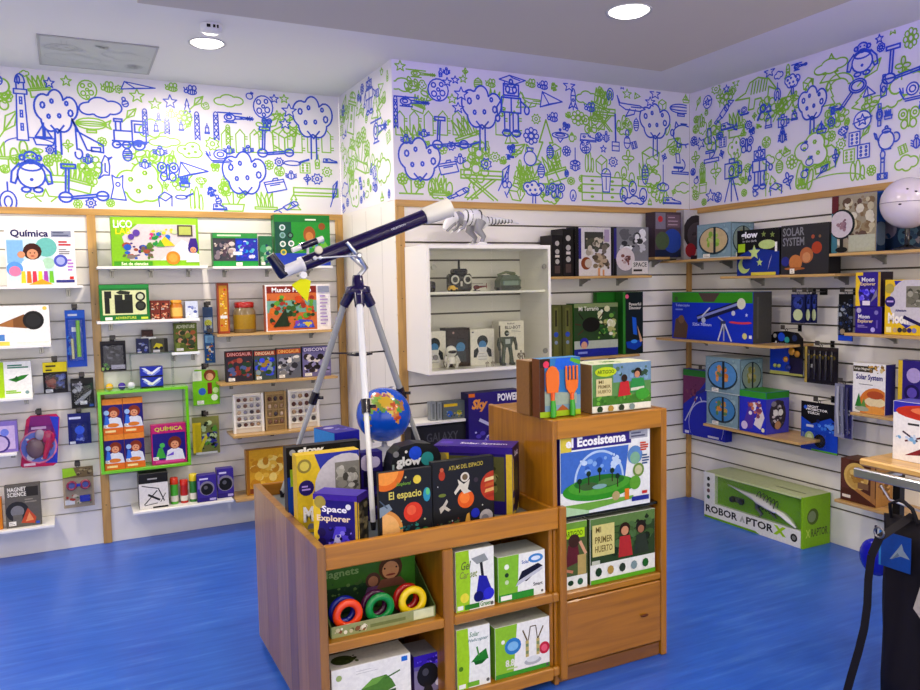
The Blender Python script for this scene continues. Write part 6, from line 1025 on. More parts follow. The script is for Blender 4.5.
tray('moon_kit_box','yellow and blue Moon kit box with a grey window standing left on the table','boxed kit',297,360,452.5,2.9,.06,front=a_moonT,left=lambda a:a.rect(0,0,1,1,'#d8b828'),col='#ddbf30')
tray('violet_pack','narrow violet box behind the bright front leg of the tripod','boxed kit',361.5,383,452,2.93,.06,front=lambda a:a.rect(0,0,1,1,'#2c1c74').circ(.3,.85,.12,'#c0b8d8').circ(.65,.85,.08,'#c0b8d8').rect(.1,.5,.9,.72,'#1a1440').blobs(.1,.05,.9,.5,['#241a5c','#4a3a9a','#14102c'],8,.1,2),col='#2c1c74')
# space explorers box turned to the left
def a_space(a):
    a.rect(0,0,1,1,'#2e2280').P([(0,0),(.18,0),(.1,.35),(.18,.7),(.0,1)],'#e6c838').rect(0,.9,1,1,'#4a2ca0').rect(.94,0,1,.9,'#c8a838').circ(.16,.86,.11,'#b0a050').text('Space',.2,.66,.76,.8,'#f6f2f8',.03).text('Explorer',.08,.5,.84,.64,'#f0dcc0',.03).circ(.18,.33,.08,'#2a1c60').circ(.18,.16,.08,'#2a1c60')
    a.P([(.35,.05),(.5,.45),(.72,.46),(.85,.1)],'#5a4ad8').P([(.4,.05),(.5,.3),(.62,.32),(.6,.05)],'#c8c4f0').blobs(.3,.05,.9,.45,['#3a30b0','#8a80f0','#1c1450','#241c70'],9,.07,4).circ(.8,.8,.05,'#e8e8f0')
p=px_on(335,520,2.64)
fbox('space_explorer_box','violet and yellow Space Explorer box turned to the left at the table front','boxed kit',p.x,2.635,TZ,.17,.09,.205,-43,front=a_space,right=lambda a:a.rect(0,0,1,1,'#26241f').blobs(.05,.05,.95,.95,['#4a4434','#6a6248','#1c1a16'],12,.1,3).rect(0,0,.1,1,'#c8a838').rect(0,.88,1,1,'#3a2474'),topcol='#4a2ca8',col='#2e2280')
def a_espacio(a):
    a.rect(0,0,1,1,'#22242a').circ(.12,1.02,.28,'#e07a28',24,PI,2*PI).circ(.12,1.02,.2,'#f0a04a',20,PI,2*PI).circ(.05,.18,.3,'#d89a50',24,-PI/2,PI/2).circ(.05,.18,.25,'#e8b878',24,-PI/2,PI/2).circ(.63,.4,.14,'#d8452c',20).circ(.6,.43,.07,'#e86a48').circ(.72,.85,.06,'#e0cc50').ell(.9,.62,.07,.1,'#3a9ab8').ell(.92,.66,.04,.05,'#6ac88a')
    a.text('El espacio',.18,.58,.8,.72,'#d8cc6c',.02).text('¡Explora!',.32,.78,.6,.84,'#7aa83c').P([(.0,.52),(.18,.56),(.24,.48),(.1,.42),(.0,.38)],'#8a9aa8').line((.0,.62),(.15,.5),.02,'#5a6a7c').blobs(.35,.05,.75,.26,['#2a6a6c','#3a8a7c','#1c4a54'],8,.035,3).star(.5,.9,.02,'#c8c8a0').star(.85,.28,.02,'#c8c8a0').star(.4,.3,.015,'#c8c8a0').circ(.86,.12,.05,'#3a7a4c').rect(.8,.06,.92,.08,'#8a4a5c')
tray('space_book','black picture book lettered El espacio with orange and red planets','book',379,432,470,2.62,.022,front=a_espacio,col='#1c1d22')
def a_atlas(a):
    a.rect(0,0,1,1,'#25262c').circ(1.0,.56,.22,'#b8452a',24,PI/2,3*PI/2)
    for i,c in enumerate(('#e8d09a','#c86a34','#e0b070','#a83a24')): a.P([(.86,.68-.08*i),(1,.7-.08*i),(1,.65-.08*i),(.84,.63-.08*i)],c)
    a.text('ATLAS DEL ESPACIO',.26,.86,.82,.92,'#c8b850',.01,0,.02).circ(.53,.42,.13,'#e06a28',22).circ(.51,.44,.08,'#f08a40').P([(.4,.72),(.5,.64),(.6,.7),(.56,.56),(.62,.52),(.5,.5),(.44,.58),(.36,.5),(.34,.54),(.42,.64)],'#d8d4c8').circ(.52,.74,.07,'#dcd8cc').circ(.52,.74,.045,'#7a6a4c').ell(.15,.8,.05,.07,'#b8452a').circ(.15,.88,.03,'#c86a4a')
    a.P([(.1,.34),(.16,.38),(.22,.46),(.24,.42),(.2,.36),(.28,.3),(.24,.28),(.18,.32),(.12,.26)],'#c8c4bc').circ(.68,.2,.07,'#2a3ac0').circ(.86,.12,.11,'#b8b4b8').circ(.84,.1,.06,'#8a8890').P([(.5,.06),(.54,.2),(.58,.22),(.6,.06)],'#d8a850').ell(.15,.52,.06,.025,'#7a8a3c').circ(.7,.68,.035,'#4a4048').blobs(.05,.05,.45,.2,['#34363e','#8a3a2a','#5a6a4c'],5,.03,2).star(.8,.3,.015,'#ddd').star(.4,.9,.012,'#ddd').star(.08,.65,.012,'#ddd').star(.3,.14,.015,'#ddd')
tray('atlas_book','large black space atlas book with an astronaut and orange planets','book',432.5,494,459,2.655,.03,front=a_atlas,right=lambda a:a.rect(0,0,1,1,'#141418'),col='#1e1f24')
# glow pack with arched top (planets) and a white box
p0=px_on(391,460,2.86); p1=px_on(441,460,2.86); zt=px_on(416,443,2.86).z
T=thing('glow_planets_box','dark arched glow pack with blue and teal planets behind the two black books','boxed kit',((p0.x+p1.x)/2,2.9,TZ)); w=p1.x-p0.x; h=zt-TZ
pts=[(-w/2,0),(w/2,0),(w/2,h*.8),(w*.44,h*.9),(w*.3,h*.97),(0,h),(-w*.3,h*.97),(-w*.44,h*.88),(-w/2,h*.76)]
mb=MB(); mb.prism(pts,-.04,.04,'#23252b','print'); a=Art(mb,(-w/2,-.04,0),(1,0,0),(0,0,1),(0,-1,0),w,h)
a.circ(.1,.88,.04,'#8a8a8e').text('glow',.1,.68,.6,.84,'#eef0f0',.05).rect(.2,.655,.66,.675,'#c8c8c8').circ(.48,.87,.09,'#2a5ae0').circ(.72,.78,.09,'#3a9a9c').circ(.3,.9,.02,'#ddd').circ(.88,.6,.03,'#889').rect(.02,.5,.06,.75,'#9aa').rect(.0,.0,1,.45,'#1a1c22')
mb.build('carton',T); 
# white box that carries the globe
fbox('white_glow_box','low white box under the globe on the table','boxed kit',1.225,3.08,TZ,.28,.3,.195,0,front=lambda a:a.rect(0,0,1,1,'#b8b8bc').rect(.0,.0,.34,1,'#8a8c92').text('g',.04,.4,.2,.8,'#f4f4f4',.05).rect(.2,.05,1,.9,'#26272c'),left=lambda a:a.rect(0,0,1,1,'#76787e').circ(.5,.7,.1,'#c8c8cc').rect(.4,.2,.6,.4,'#dcdcdc'),topcol='#c4c6ca',col='#a8aaae')
# globe
GZ=TZ+.195+.0005
G=thing('earth_globe','blue political globe with colourful lands on a silver grey foot on the table','globe',(1.225,3.25,GZ)); r=.12; gz=.17
MB().lathe([(.075,0),(.07,.01),(.03,.022),(.014,.03),(.01,.048)],(0,0,0),'#c4c6cc','gloss',26).build('foot',G)
rn=random.Random(11); D0=(CAM-V((1.225,3.25,GZ+gz))).normalized(); ex=V((0,0,1)).cross(D0).normalized(); 
lands=[]
def dirv(a,b): return (D0+ex*a+V((0,0,1))*b).normalized()
for a,b,rr,c in ((.1,.55,.2,'#c8a83c'),(-.05,.45,.2,'#8a9a3c'),(.28,.4,.18,'#b85a34'),(.42,.3,.14,'#d8943c'),(.1,.3,.14,'#5a9a4c'),(.5,.55,.16,'#5a8a4c'),(-.25,.6,.2,'#8ab05a'),(.3,.15,.13,'#c8b84c'),(.45,.05,.13,'#c87a3c'),(.5,-.12,.12,'#b8502c'),(.55,-.25,.09,'#d8a048'),(-.3,.4,.14,'#c8782c'),(.62,.15,.12,'#6aa84c'),(-.75,-.1,.15,'#8a9a3c'),(-.85,.1,.13,'#6a9a4c'),(.1,.75,.2,'#9a5a7a'),(-.1,.2,.1,'#4a8a3c'),(-.5,.75,.16,'#c8c0a0'),(.8,.4,.2,'#a87a3c'),(-.6,.45,.14,'#c8a050'),(-.55,.25,.12,'#7aa84c'),(-.4,.95,.2,'#c87a5a'),(.15,.95,.2,'#d8c07a'),(-.7,-.35,.12,'#b8803c')): lands.append((dirv(a,b),rr,c))
def gcol(q):
    for d,rr,c in lands:
        if (q-d).length<rr*1.2+.045*math.sin(q.x*31+q.z*23): return c
    return '#1458c8'
gl=MB().ball((0,0,gz),r,'#1458c8','gloss',84,colfn=gcol).build('sphere',G)
for pgn in gl.data.polygons: pgn.use_smooth=True
ax=V((.38,0,.92)).normalized()
mb=MB(); mer=[]
for i in range(19):
    an=-PI/2+PI*i/18; mer.append(V((0,0,gz))+ax*(math.sin(an)*(r+.008))+V((.0,1,0))*(math.cos(an)*(r+.008)))
MB().tube(mer,.004,'#b8bcc4','metal',8).build('meridian_arm',G)
# boxes behind the globe
shelf('B4','short white shelf under the glass cabinet carrying small grey boxes','B',409,466,421.5,.2)
shelf('B5','low white shelf under the glass cabinet carrying the galaxy and sky boxes','B',409,524,474,.24)
wbox('galaxy_box','dark charcoal box lettered GALAXY right behind the globe','boxed kit','B',411,466,425.5,SHELF['B5'],.18,.1,front=lambda a:a.rect(0,0,1,1,'#2c2c34').text('GALAXY',.28,.68,.86,.86,'#55565e',.02).lines(.3,.5,.8,.62,'#44454c',2,.02).rect(0,0,.3,.5,'#1c2a54'),col='#3a3a42')
wbox('explorer_card_box','small grey box with yellow letters on the white shelf under the glass cabinet','boxed kit','B',443,466,401,SHELF['B4'],.17,.05,front=lambda a:a.rect(0,0,1,1,'#6a7478').lines(.05,.62,.95,.95,'#e0c02c',1,0.165).circ(.3,.3,.18,'#3a6ac0').circ(.7,.32,.16,'#8a9a3c').blobs(.1,.05,.9,.55,['#3a4a5c','#8aa0b0','#c8b84c'],7,.08,2),left=lambda a:a.rect(0,0,1,1,'#8a9094'),col='#7a8488')
for k,(l,r_) in enumerate(((431,436.5),(437.5,442))):
    wbox('grey_booklet',('outer' if k==0 else 'inner')+' one of two thin grey booklets left of the yellow lettered box','booklet','B',l,r_,402,SHELF['B4'],.17,.05,front=lambda a:a.rect(0,0,1,1,'#9aa0a4').rect(.3,.1,.7,.9,'#7a8286'),col='#8a9094')
wbox('sky_power_box','tall violet Sky Power box on the wall shelf behind the tall cabinet','boxed kit','B',468.5,521,391.5,SHELF['B5'],.22,.1,front=lambda a:a.rect(0,0,1,1,'#33207e').text('Sky',.06,.76,.36,.92,'#e8a050',.05,.3).text('POWER',.55,.87,.97,.97,'#f0eef4',.04).P([(.2,.3),(.55,.68),(.75,.64),(.5,.4)],'#8a84c0').line((.2,.66),(.6,.5),.04,'#c0bce0').blobs(.1,.05,.7,.6,['#5a48b8','#c8c4e8','#241660','#7a70d0'],12,.06,3).rect(0,.95,.12,1,'#e07a28'),left=lambda a:a.rect(0,0,1,1,'#241660'),topcol='#2c1c6c',col='#33207e')
# violet projector kit turned left, right rear of the tray
p=px_on(470,480,2.83)
fbox('solar_projector_box','violet topped yellow edged solar system kit behind the atlas book','boxed kit',p.x+.005,2.815,TZ,.33,.14,.275,-41,front=lambda a:a.rect(0,0,1,1,'#2a1c6c').rect(0,0,.2,1,'#d8bc3c').circ(.1,.82,.09,'#a8985c').rect(.2,.2,.9,.86,'#5c5c34').blobs(.25,.3,.85,.8,['#7a7a44','#3a3c24','#8a8a5c'],9,.08,2).rect(.92,0,1,1,'#d8bc3c').rect(0,.9,1,1,'#3c2488'),right=lambda a:a.rect(0,0,1,1,'#241a4c').P([(0,0),(.3,0),(.2,.3),(.16,.8),(0,.9)],'#d8bc3c').P([(.3,0),(.9,0),(.8,.14),(.3,.12)],'#e6d048').ell(.55,.45,.26,.34,'#3c3a2c').ell(.55,.4,.2,.26,'#5a583c').circ(.5,.16,.16,'#1c1a38').text('Solar',.3,.84,.85,.93,'#e8e0f4').circ(.12,.3,.06,'#2a1c60').circ(.12,.1,.06,'#2a1c60'),top=lambda a:a.rect(0,0,1,1,'#4a2c9c').text('Solar System',.3,.3,.9,.6,'#e8e4f4').circ(.12,.5,.2,'#6a48c0'),col='#3c2488')
# ------------------------------------------------------------------ the telescope on its tripod
HUB=V((1.118,3.235,1.575)); feet=[V((1.006,2.812,TRAY)),V((.816,3.47,TRAY)),V((1.49,3.33,TRAY))]
TS=thing('telescope','dark violet telescope with white hood on an aluminium tripod standing on the low table','telescope',tuple(HUB.xy)+(TRAY,),0)
o_=V((HUB.x,HUB.y,TRAY))
def L(v): return tuple(V(v)-o_)
al='#c9ccd0'; dk='#1b1624'
for i,fp in enumerate(feet):
    d=V((fp.x-HUB.x,fp.y-HUB.y,0)).normalized(); top=HUB+d*.05+V((0,0,-.005)); v_=(fp-top)
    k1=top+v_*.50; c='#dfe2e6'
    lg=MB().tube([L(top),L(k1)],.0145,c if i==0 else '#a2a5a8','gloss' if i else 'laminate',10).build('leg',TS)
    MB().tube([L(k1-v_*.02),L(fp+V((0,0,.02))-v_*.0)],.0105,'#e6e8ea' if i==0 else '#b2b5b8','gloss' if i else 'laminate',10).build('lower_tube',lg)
    MB().tube([L(k1-v_*.03),L(k1+v_*.028)],.0185,dk,'gloss',12).tube([L(k1+V((.018,0,0))),L(k1+V((.04,-.01,0)))],.007,dk,'gloss',8).build('clamp',lg)
    MB().tube([L(fp+V((0,0,.032))),L(fp+V((0,0,.0006)))],[.012,.009],dk,'gloss',10).build('rubber_foot',lg)
    MB().box(-.02,.02,-.02,.02,-.03,.03,'#1c1240','gloss',.006)
    hb=MB().tube([L(HUB+d*.028+V((0,0,.012))),L(top+v_*.05)],[.024,.021],'#241650','gloss',12).build('leg_socket',TS)
    MB().tube([L(top+v_*.28),L(HUB+V((0,0,-.255)))],.004,dk,'gloss',6).build('spreader_arm',TS)
MB().lathe([(.03,-.266),(.055,-.262),(.055,-.254),(.03,-.25)],(0,0,HUB.z-TRAY),dk,'gloss',20).build('accessory_tray',TS)
MB().lathe([(.05,0),(.055,.008),(.05,.03),(.026,.036),(.022,.075),(.018,.08)],(0,0,HUB.z-TRAY),'#241650','gloss',24).build('hub',TS)
# tube axis in a plane facing the viewer
AXP=3.235
def tp(px,py,y=AXP): return on_plane(px,py,1,y)
R0=tp(302,264.5); R1=tp(424.5,216.5); R2=tp(449,207.5); dirt=(R1-R0).normalized(); piv=R0+(R1-R0)*.34
MB().tube([L(R0),L(R1)],[.031,.031],'#25154e','gloss',24).build('optical_tube',TS)
MB().tube([L(R1-dirt*.004),L(R1+dirt*.012),L(R2-dirt*.01),L(R2)],[.034,.039,.043,.044],'#e9e7de','gloss',28).build('lens_hood',TS)
MB().lathe([(.0001,0),(.038,.001)],L(R2+dirt*.0006),'#2a2f4c','gloss',24,tuple(dirt)).build('lens',TS)
F0=tp(282,272.5)
MB().tube([L(R0+dirt*.004),L(R0-dirt*.008),L(R0-dirt*.012),L(F0)],[.033,.033,.0245,.0245],'#e9e8ea','gloss',22).build('focuser',TS)
kn=tp(300,272.5)+V((0,-.045,-.012)); MB().lathe([(.0155,0),(.0165,.006),(.014,.014)],L(kn),'#f0eff0','gloss',20,(0,-1,0)).tube([L(kn),L(kn+V((0,.09,0)))],.004,'#8a8a8a','metal',8).build('focus_knob',TS)
E0=tp(283.5,274); E1=tp(270,255)
MB().tube([L(E0+(E0-E1)*.12),L(E0),L(E1)],[.022,.026,.020],'#1a1038','gloss',16).build('star_diagonal',TS)
S0=tp(292,250.5)+V((0,-.0,.0)); S1=tp(323,238.5); ds=S1-S0
MB().tube([L(S0),L(S0+ds*.28)],.0105,'#e9e8ea','gloss',14).tube([L(S0+ds*.28),L(S0+ds*.36),L(S0+ds*.8)],[.013,.015,.014],'#201340','gloss',14).tube([L(S0+ds*.8),L(S1)],.0125,'#ecebed','gloss',14).build('finder_scope',TS)
m1=S0+ds*.5; MB().tube([L(m1),L(m1-V((0,0,.04))-dirt*.0)],.006,'#dddce0','gloss',8).build('finder_bracket',TS)
kk=tp(316,250.5)+V((0,-.036,0)); MB().lathe([(.016,0),(.018,.005),(.014,.012)],L(kk),'#e6dcc8','gloss',20,(0,-1,0)).build('finder_knob',TS)
q0=tp(312,258.5)+V((0,-.045,0)); q1=tp(354,256)+V((0,-.05,0))
MB().tube([L(q0),L(q1)],.0045,'#dfe0e4','metal',8).ball(L(q0),.009,'#e8e8ea','gloss',12).ball(L(q0+(q1-q0)*.12),.008,'#e8e8ea','gloss',12).build('slow_motion_rod',TS)
y0_=tp(344,243)+V((0,-.036,0)); y1_=tp(355,256)+V((0,-.04,0)); y2_=tp(365,268); y3_=HUB+V((0,0,.08))
for s in (-1,1): MB().tube([L(V((y0_.x,AXP+s*.037,y0_.z))),L(V((y1_.x,AXP+s*.04,y1_.z))),L(V((y2_.x,AXP+s*.014,y2_.z-.0))),L(V((y3_.x,AXP+s*.008,y3_.z-.01)))],[.008,.01,.01,.008],'#c4c6ca','metal',10).build('yoke_arm',TS)
kb=V((y1_.x,AXP-.05,y1_.z)); MB().lathe([(.012,0),(.013,.006),(.008,.012)],L(kb),'#d8d8da','metal',16,(0,-1,0)).build('yoke_knob',TS)
a=Art(MB(),L(tp(389,231)+V((0,-.0318,0))),tuple(dirt),(-dirt.z,0,dirt.x),(0,-1,0),.07,.008); a.text('CELESTRON',0,0,1,1,'#c8c8e0',.01); a.mb.build('lettering',TS)
# yellow tag hanging from the eyepiece end
tg=[tp(289.5,285),tp(301,277.5),tp(309,281),tp(305.5,302)]
T=thing('price_tag','bright yellow paper tag hanging from the eyepiece end of the telescope','tag',tuple(tg[1]+V((0,-.03,0))))
pts=[(p.x-tg[1].x,p.z-tg[1].z) for p in tg]; MB().prism(pts,-.0008,.0008,'#e4e612','matte','xz').build('paper',T)
k0=tp(300,272.5)+V((0,-.03,-.03))-(tg[1]+V((0,-.03,0))); MB().tube([(.002,0,-.002),tuple(k0+V((0,0,.012)))],.0012,'#8a8a20','matte',6).build('string',T)
# ------------------------------------------------------------------ goods in the open bays
def bay(name,label,cat,l,r,t,z,y,d,rot=0,**k):
    a=px_on(l,t+20,y).x; b=min(px_on(r,t+20,y).x,XI-.004); zt=px_on((l+r)/2,t,y).z
    return fbox(name,label,cat,(a+b)/2,y,z+.0006,b-a,d,zt-z,rot,**k)
def a_gel(a): a.rect(0,0,1,1,'#eceee8').P([(0,0),(.34,0),(.38,.5),(.34,1),(0,1)],'#a4d02c').text('Gel',.14,.68,.4,.82,'#6a7a3c',.02,.3).text('Car set',.1,.54,.56,.66,'#8a9a4c',.02,.3).P([(.4,.85),(.75,.9),(.85,.78),(.55,.74)],'#9aa0a0').line((.66,.76),(.7,.5),.05,'#26262c').P([(.52,.25),(.6,.55),(.8,.52),(.95,.25),(.9,.12),(.5,.12)],'#2c2ca8').circ(.58,.2,.09,'#1a1a70').circ(.85,.22,.1,'#3a3ad0').circ(.22,.22,.08,'#e8e04c').rect(.22,.02,.6,.1,'#3a8a2c').rect(.03,.03,.18,.1,'#f2f2ee').text('Green',.62,.03,.9,.11,'#3a8a2c').circ(.93,.05,.03,'#666')
bay('gel_car_box','white and lime box with a blue car kit in the upper right bay','boxed kit',455.5,494,549,ZS,Y0+.03,.1,front=a_gel,topcol='#dcdcd6',col='#e6e8e0')
def a_solar(a): a.rect(0,0,1,1,'#eef0ec').P([(0,0),(.4,0),(.42,.5),(.44,1),(0,1)],'#8cc43c').rect(0,0,.75,.16,'#3a9a3c').P([(.36,.28),(.5,.6),(.85,.72),(.95,.64),(.6,.36),(.42,.4)],'#1c2038').P([(.36,.28),(.42,.4),(.95,.64),(.94,.56)],'#c8ccd4').ell(.8,.84,.16,.1,'#4a90d0').ell(.8,.84,.1,.05,'#dfe8f4').text('Solar',.5,.76,.66,.84,'#3a6ab0').circ(.18,.76,.06,'#e8f0dc').circ(.18,.58,.05,'#2a4a2c').circ(.18,.42,.05,'#c8dcb0').rect(.05,.03,.28,.13,'#f2f2ee').text('Smart',.74,.22,.94,.3,'#333').circ(.93,.08,.03,'#666')
bay('solar_car_box','white and green box with a dark solar panel car, right in the upper right bay','boxed kit',498,545,553.5,ZS,Y0+.035,.14,front=a_solar,left=lambda a:a.rect(0,0,1,1,'#7ab030'),topcol='#c8ccc4',col='#e6e8e2')
def a_heli(a): a.rect(0,0,1,1,'#eef0ec').P([(0,0),(.34,0),(.38,.5),(.34,1),(0,1)],'#a8d42c').text('Solar',.38,.84,.68,.92,'#3a8a5c',.01,.3).text('Helicopter',.34,.74,.95,.81,'#2a7a7a',.01,.3).P([(.42,.42),(.95,.42),(.88,.6),(.6,.52)],'#2c8a30').P([(.5,.42),(.9,.42),(.75,.36),(.55,.36)],'#1c6a24').line((.66,.5),(.6,.66),.03,'#5a9a4c').rect(.05,.02,.25,.09,'#f2f2ee').rect(.3,.02,.66,.1,'#7ab83c').circ(.12,.35,.04,'#5a8a1c').circ(.92,.07,.03,'#666')
bay('green_kit_box','white and lime box with a green plane picture in the lower right bay','boxed kit',456.5,490,627,ZBt,Y0+.03,.1,front=a_heli,topcol='#dcdcd6',col='#e6e8e0')
def a_arms(a): a.rect(0,0,1,1,'#efefec').P([(0,0),(.32,0),(.36,.5),(.4,1),(0,1)],'#96c83a').rect(0,0,1,.09,'#4aa03c').ell(.32,.58,.15,.16,'#3a86c8').ell(.32,.58,.1,.09,'#8ac0e8').circ(.9,.4,.12,'#c8304a').circ(.9,.4,.07,'#e86a80')
def arms_full(a):
    a_arms(a)
    for x in (.58,.78): a.rect(x-.03,.3,x+.03,.62,'#c8b878').rect(x-.025,.36,x+.025,.42,'#8a9a6c').rect(x-.025,.5,x+.025,.56,'#8a9a6c').line((x,.62),(x+(.1 if x>.7 else -.08),.84),.03,'#7a6a4c')
    a.line((.6,.62),(.64,.88),.02,'#6a5a44').line((.64,.88),(.74,.88),.02,'#6a5a44').line((.74,.88),(.77,.62),.02,'#6a5a44').ell(.68,.2,.16,.07,'#b8bcc0').ell(.68,.24,.12,.06,'#dfe2e4').text('8.8',.18,.2,.34,.34,'#e4e4d8',.04).lines(.2,.12,.5,.2,'#c8d8a8',1,.03).circ(.95,.06,.03,'#666').circ(.14,.7,.04,'#f2f2ee')
bay('robot_arm_box','white and green box with a two armed robot kit, right in the lower right bay','boxed kit',495,552,622,ZBt,Y0+.033,.16,front=arms_full,left=lambda a:a.rect(0,0,1,1,'#7ab030').rect(.2,.8,.8,.95,'#3a5a3c'),topcol='#b8bcb0',col='#e6e8e2')
def a_tank(a): a.rect(0,0,1,1,'#eeeeea').circ(.09,.82,.06,'#a8bc7c').rect(.88,.86,.96,.96,'#2a78d0').P([(.3,.42),(.5,.66),(.68,.68),(.75,.56),(.8,.4),(.6,.3)],'#5a8a3a').P([(.36,.5),(.5,.66),(.66,.66),(.56,.54)],'#7aac50').line((.66,.6),(.86,.7),.03,'#4a7a34').P([(.25,.3),(.8,.36),(.8,.16),(.28,.14)],'#3c5a2c').circ(.34,.22,.07,'#26341c').circ(.5,.22,.07,'#26341c').circ(.68,.24,.07,'#26341c').lines(.3,.8,.6,.9,'#c8c8c8',2,.01)
bay('tank_kit_box','large white box with a green tank picture in the lower left bay','boxed kit',331.5,411,662,ZBt,Y0+.05,.12,front=a_tank,top=lambda a:a.rect(0,0,1,1,'#dedcd6').ell(.2,.5,.14,.3,'#4a5a2c').blobs(.1,.2,.4,.8,['#5a6a34','#3a4424'],5,.1,2),col='#e8e8e4')
bay('violet_globe_box','violet box with a black plasma ball at the right of the lower left bay','boxed kit',414,441,654,ZBt,Y0+.08,.12,front=lambda a:a.rect(0,0,1,1,'#6a60a4').rect(0,.72,1,1,'#3c20b0').blobs(.1,.7,.95,.98,['#5a3ad8','#8a78e8','#2c1890'],6,.07,2).rect(0,0,1,.62,'#8a84a8').ell(.5,.46,.4,.32,'#1c1c22').ell(.42,.54,.12,.1,'#50505c').P([(.3,.02),(.7,.02),(.62,.18),(.38,.18)],'#26262c').circ(.88,.2,.08,'#d8d4e4'),topcol='#8a8a94',col='#3c2a80')
# magnet ring display tray with header card
a=px_on(331,640,Y0+.05); b=px_on(435,620,Y0+.05); wM=b.x-a.x; cxm=(a.x+b.x)/2
MG=thing('magnet_display_tray','green Magnets counter tray with a girl on its header card','display tray',(cxm,Y0+.13,ZS+.0006))
mb=MB(); gcol_='#b0b48a'
mb.box(-wM/2,wM/2,-.085,.1,0,.004,'#4a5a34'); mb.box(-wM/2,wM/2,-.085,-.081,.004,.04,gcol_); 
A_=Art(mb,(-wM/2,-.085,0),(1,0,0),(0,0,1),(0,-1,0),wM,.04); A_.rect(0,0,1,1,'#9aa070').blobs(.02,.1,.35,.9,['#c8c0a0','#6a6a44','#8a5a3c','#e0dcc8'],8,.3,2).rect(.78,.1,.98,.95,'#d8dcb8').rect(.36,.3,.7,.6,'#7c8450')
for s in (-1,1): mb.prism([(-.085,.004),(.1,.004),(.1,.15),(-.085,.04)],s*wM/2-.002,s*wM/2+.002,'#5a6c3c','print','yz')
mb.build('tray',MG)
hz=px_on(380,553,Y0+.23).z-ZS-.002; hz=min(hz,.245)
mb=MB(); mb.box(-wM/2,wM/2,.096,.1,.004,hz,'#3c6e2a'); A_=Art(mb,(-wM/2,.096,.004),(1,0,0),(0,0,1),(0,-1,0),wM,hz-.004)
A_.rect(0,0,1,1,'#3f7028').rect(0,0,.6,.5,'#24442a').rect(.85,.2,1,1,'#4a8a2c').text('Magnets',.04,.66,.42,.84,'#87a46a',.02).blobs(.02,.3,.5,.6,['#4a6a34','#2c5030','#6a8a4c'],10,.06,4)
A_.circ(.56,.52,.15,'#5c3f34').circ(.56,.5,.1,'#a8785c').P([(.46,.2),(.5,.4),(.62,.4),(.68,.2)],'#7a5080').circ(.74,.7,.24,'#5a3a20').circ(.74,.66,.17,'#c8946c').circ(.68,.7,.02,'#2a1810',6).circ(.8,.7,.02,'#2a1810',6).ell(.74,.57,.05,.02,'#8a3a30').P([(.58,.3),(.64,.5),(.84,.5),(.92,.3)],'#8a5a48').rect(.55,.12,.95,.34,'#4a6a2c')
mb.build('header_card',MG)
for k,(px,dy,c,lab) in enumerate(((345,.012,'#1c2aa0','dark blue'),(349.5,-.026,'#f0521c','orange'),(377,.012,'#5a1c4c','dark purple'),(382,-.026,'#169448','green'),(409,.012,'#b8241c','dark red'),(415,-.026,'#f2d41c','yellow'))):
    y=Y0+.085+dy; py=605; q=px_on(px,py,y); R=.0415
    T=thing('magnet_ring',lab+' ring standing in the green Magnets tray','ring',(q.x,y+.022,ZS+.0052),0,'coloured plastic rings in the magnets tray')
    o=MB().torus((0,0,R+.0145),R,.0145,c,'gloss',(0,-1,0),36,12,flat=.75).build('ring',T)
# ------------------------------------------------------------------ goods of the tall cabinet
def tcb(name,label,cat,l,r,t,z,y,d,rot=0,**k):
    a=px_on(l,t+20,y).x; b=px_on(r,t+20,y).x; zt=px_on((l+r)/2,t,y).z
    if z<1: a=max(a,x0+.024); b=min(b,x1-.034)
    return fbox(name,label,cat,(a+b)/2,y,z+.0006,b-a,d,zt-z,rot,**k)
def a_eco(a):
    a.rect(0,0,1,1,'#e9ecec').rect(0,.82,.78,1,'#3a2c86').rect(.76,.87,.97,.97,'#a8acb8').lines(.78,.88,.95,.96,'#5c6078',2,.02).rect(.0,.8,.12,1,'#d8c850').text('el Ecosistema',.06,.85,.72,.97,'#f4f4f6',.04).P([(.0,.3),(.0,.8),(.75,.8),(.7,.3)],'#4c78c8').circ(.42,.4,.38,'#b8d0ec',30,0,PI).circ(.42,.4,.35,'#5584d4',30,0,PI).blobs(.2,.48,.66,.72,['#8ab0e4','#c8dcf4','#3f6cc0'],8,.07,3)
    a.ell(.42,.3,.4,.15,'#3c9a2c',28).ell(.42,.34,.34,.12,'#58a83a',28).ell(.42,.38,.28,.09,'#2f7a30').ell(.3,.34,.1,.05,'#4a6a3c').ell(.52,.36,.12,.05,'#5a8a48').ell(.42,.32,.08,.03,'#8ab0b0')
    for x,y in ((.3,.5),(.42,.53),(.56,.5),(.2,.42),(.62,.42)): a.rect(x-.006,y-.14,x+.006,y,'#3a2c1c').circ(x,y,.035,'#1c3a24')
    a.P([(0,0),(0,.14),(.3,.04),(.3,0)],'#b8d8b0').P([(.0,.14),(.3,.04),(.8,.1),(.8,.14)],'#7ab04c').circ(.82,.66,.12,'#6a94c8').circ(.82,.62,.08,'#8ab89c').circ(.86,.46,.09,'#7a9a4c').circ(.86,.46,.06,'#c8c8a0').circ(.82,.3,.09,'#6aa83c').lines(.88,.7,.98,.82,'#c84a34',4,.02).lines(.9,.52,.99,.66,'#3a5a8c',4,.02).rect(.78,.06,.98,.12,'#34409a').circ(.6,.17,.06,'#b8a878').rect(.9,.14,.96,.18,'#c83434').rect(.7,.1,.75,.24,'#e0862c')
tcb('ecosystem_box','large white and violet el Ecosistema kit box with a glass dome, upper open shelf','boxed kit',560,650,432,Z3,2.588,.12,front=a_eco,left=lambda a:a.rect(0,0,1,1,'#3a2c86'),col='#e6e9ea')
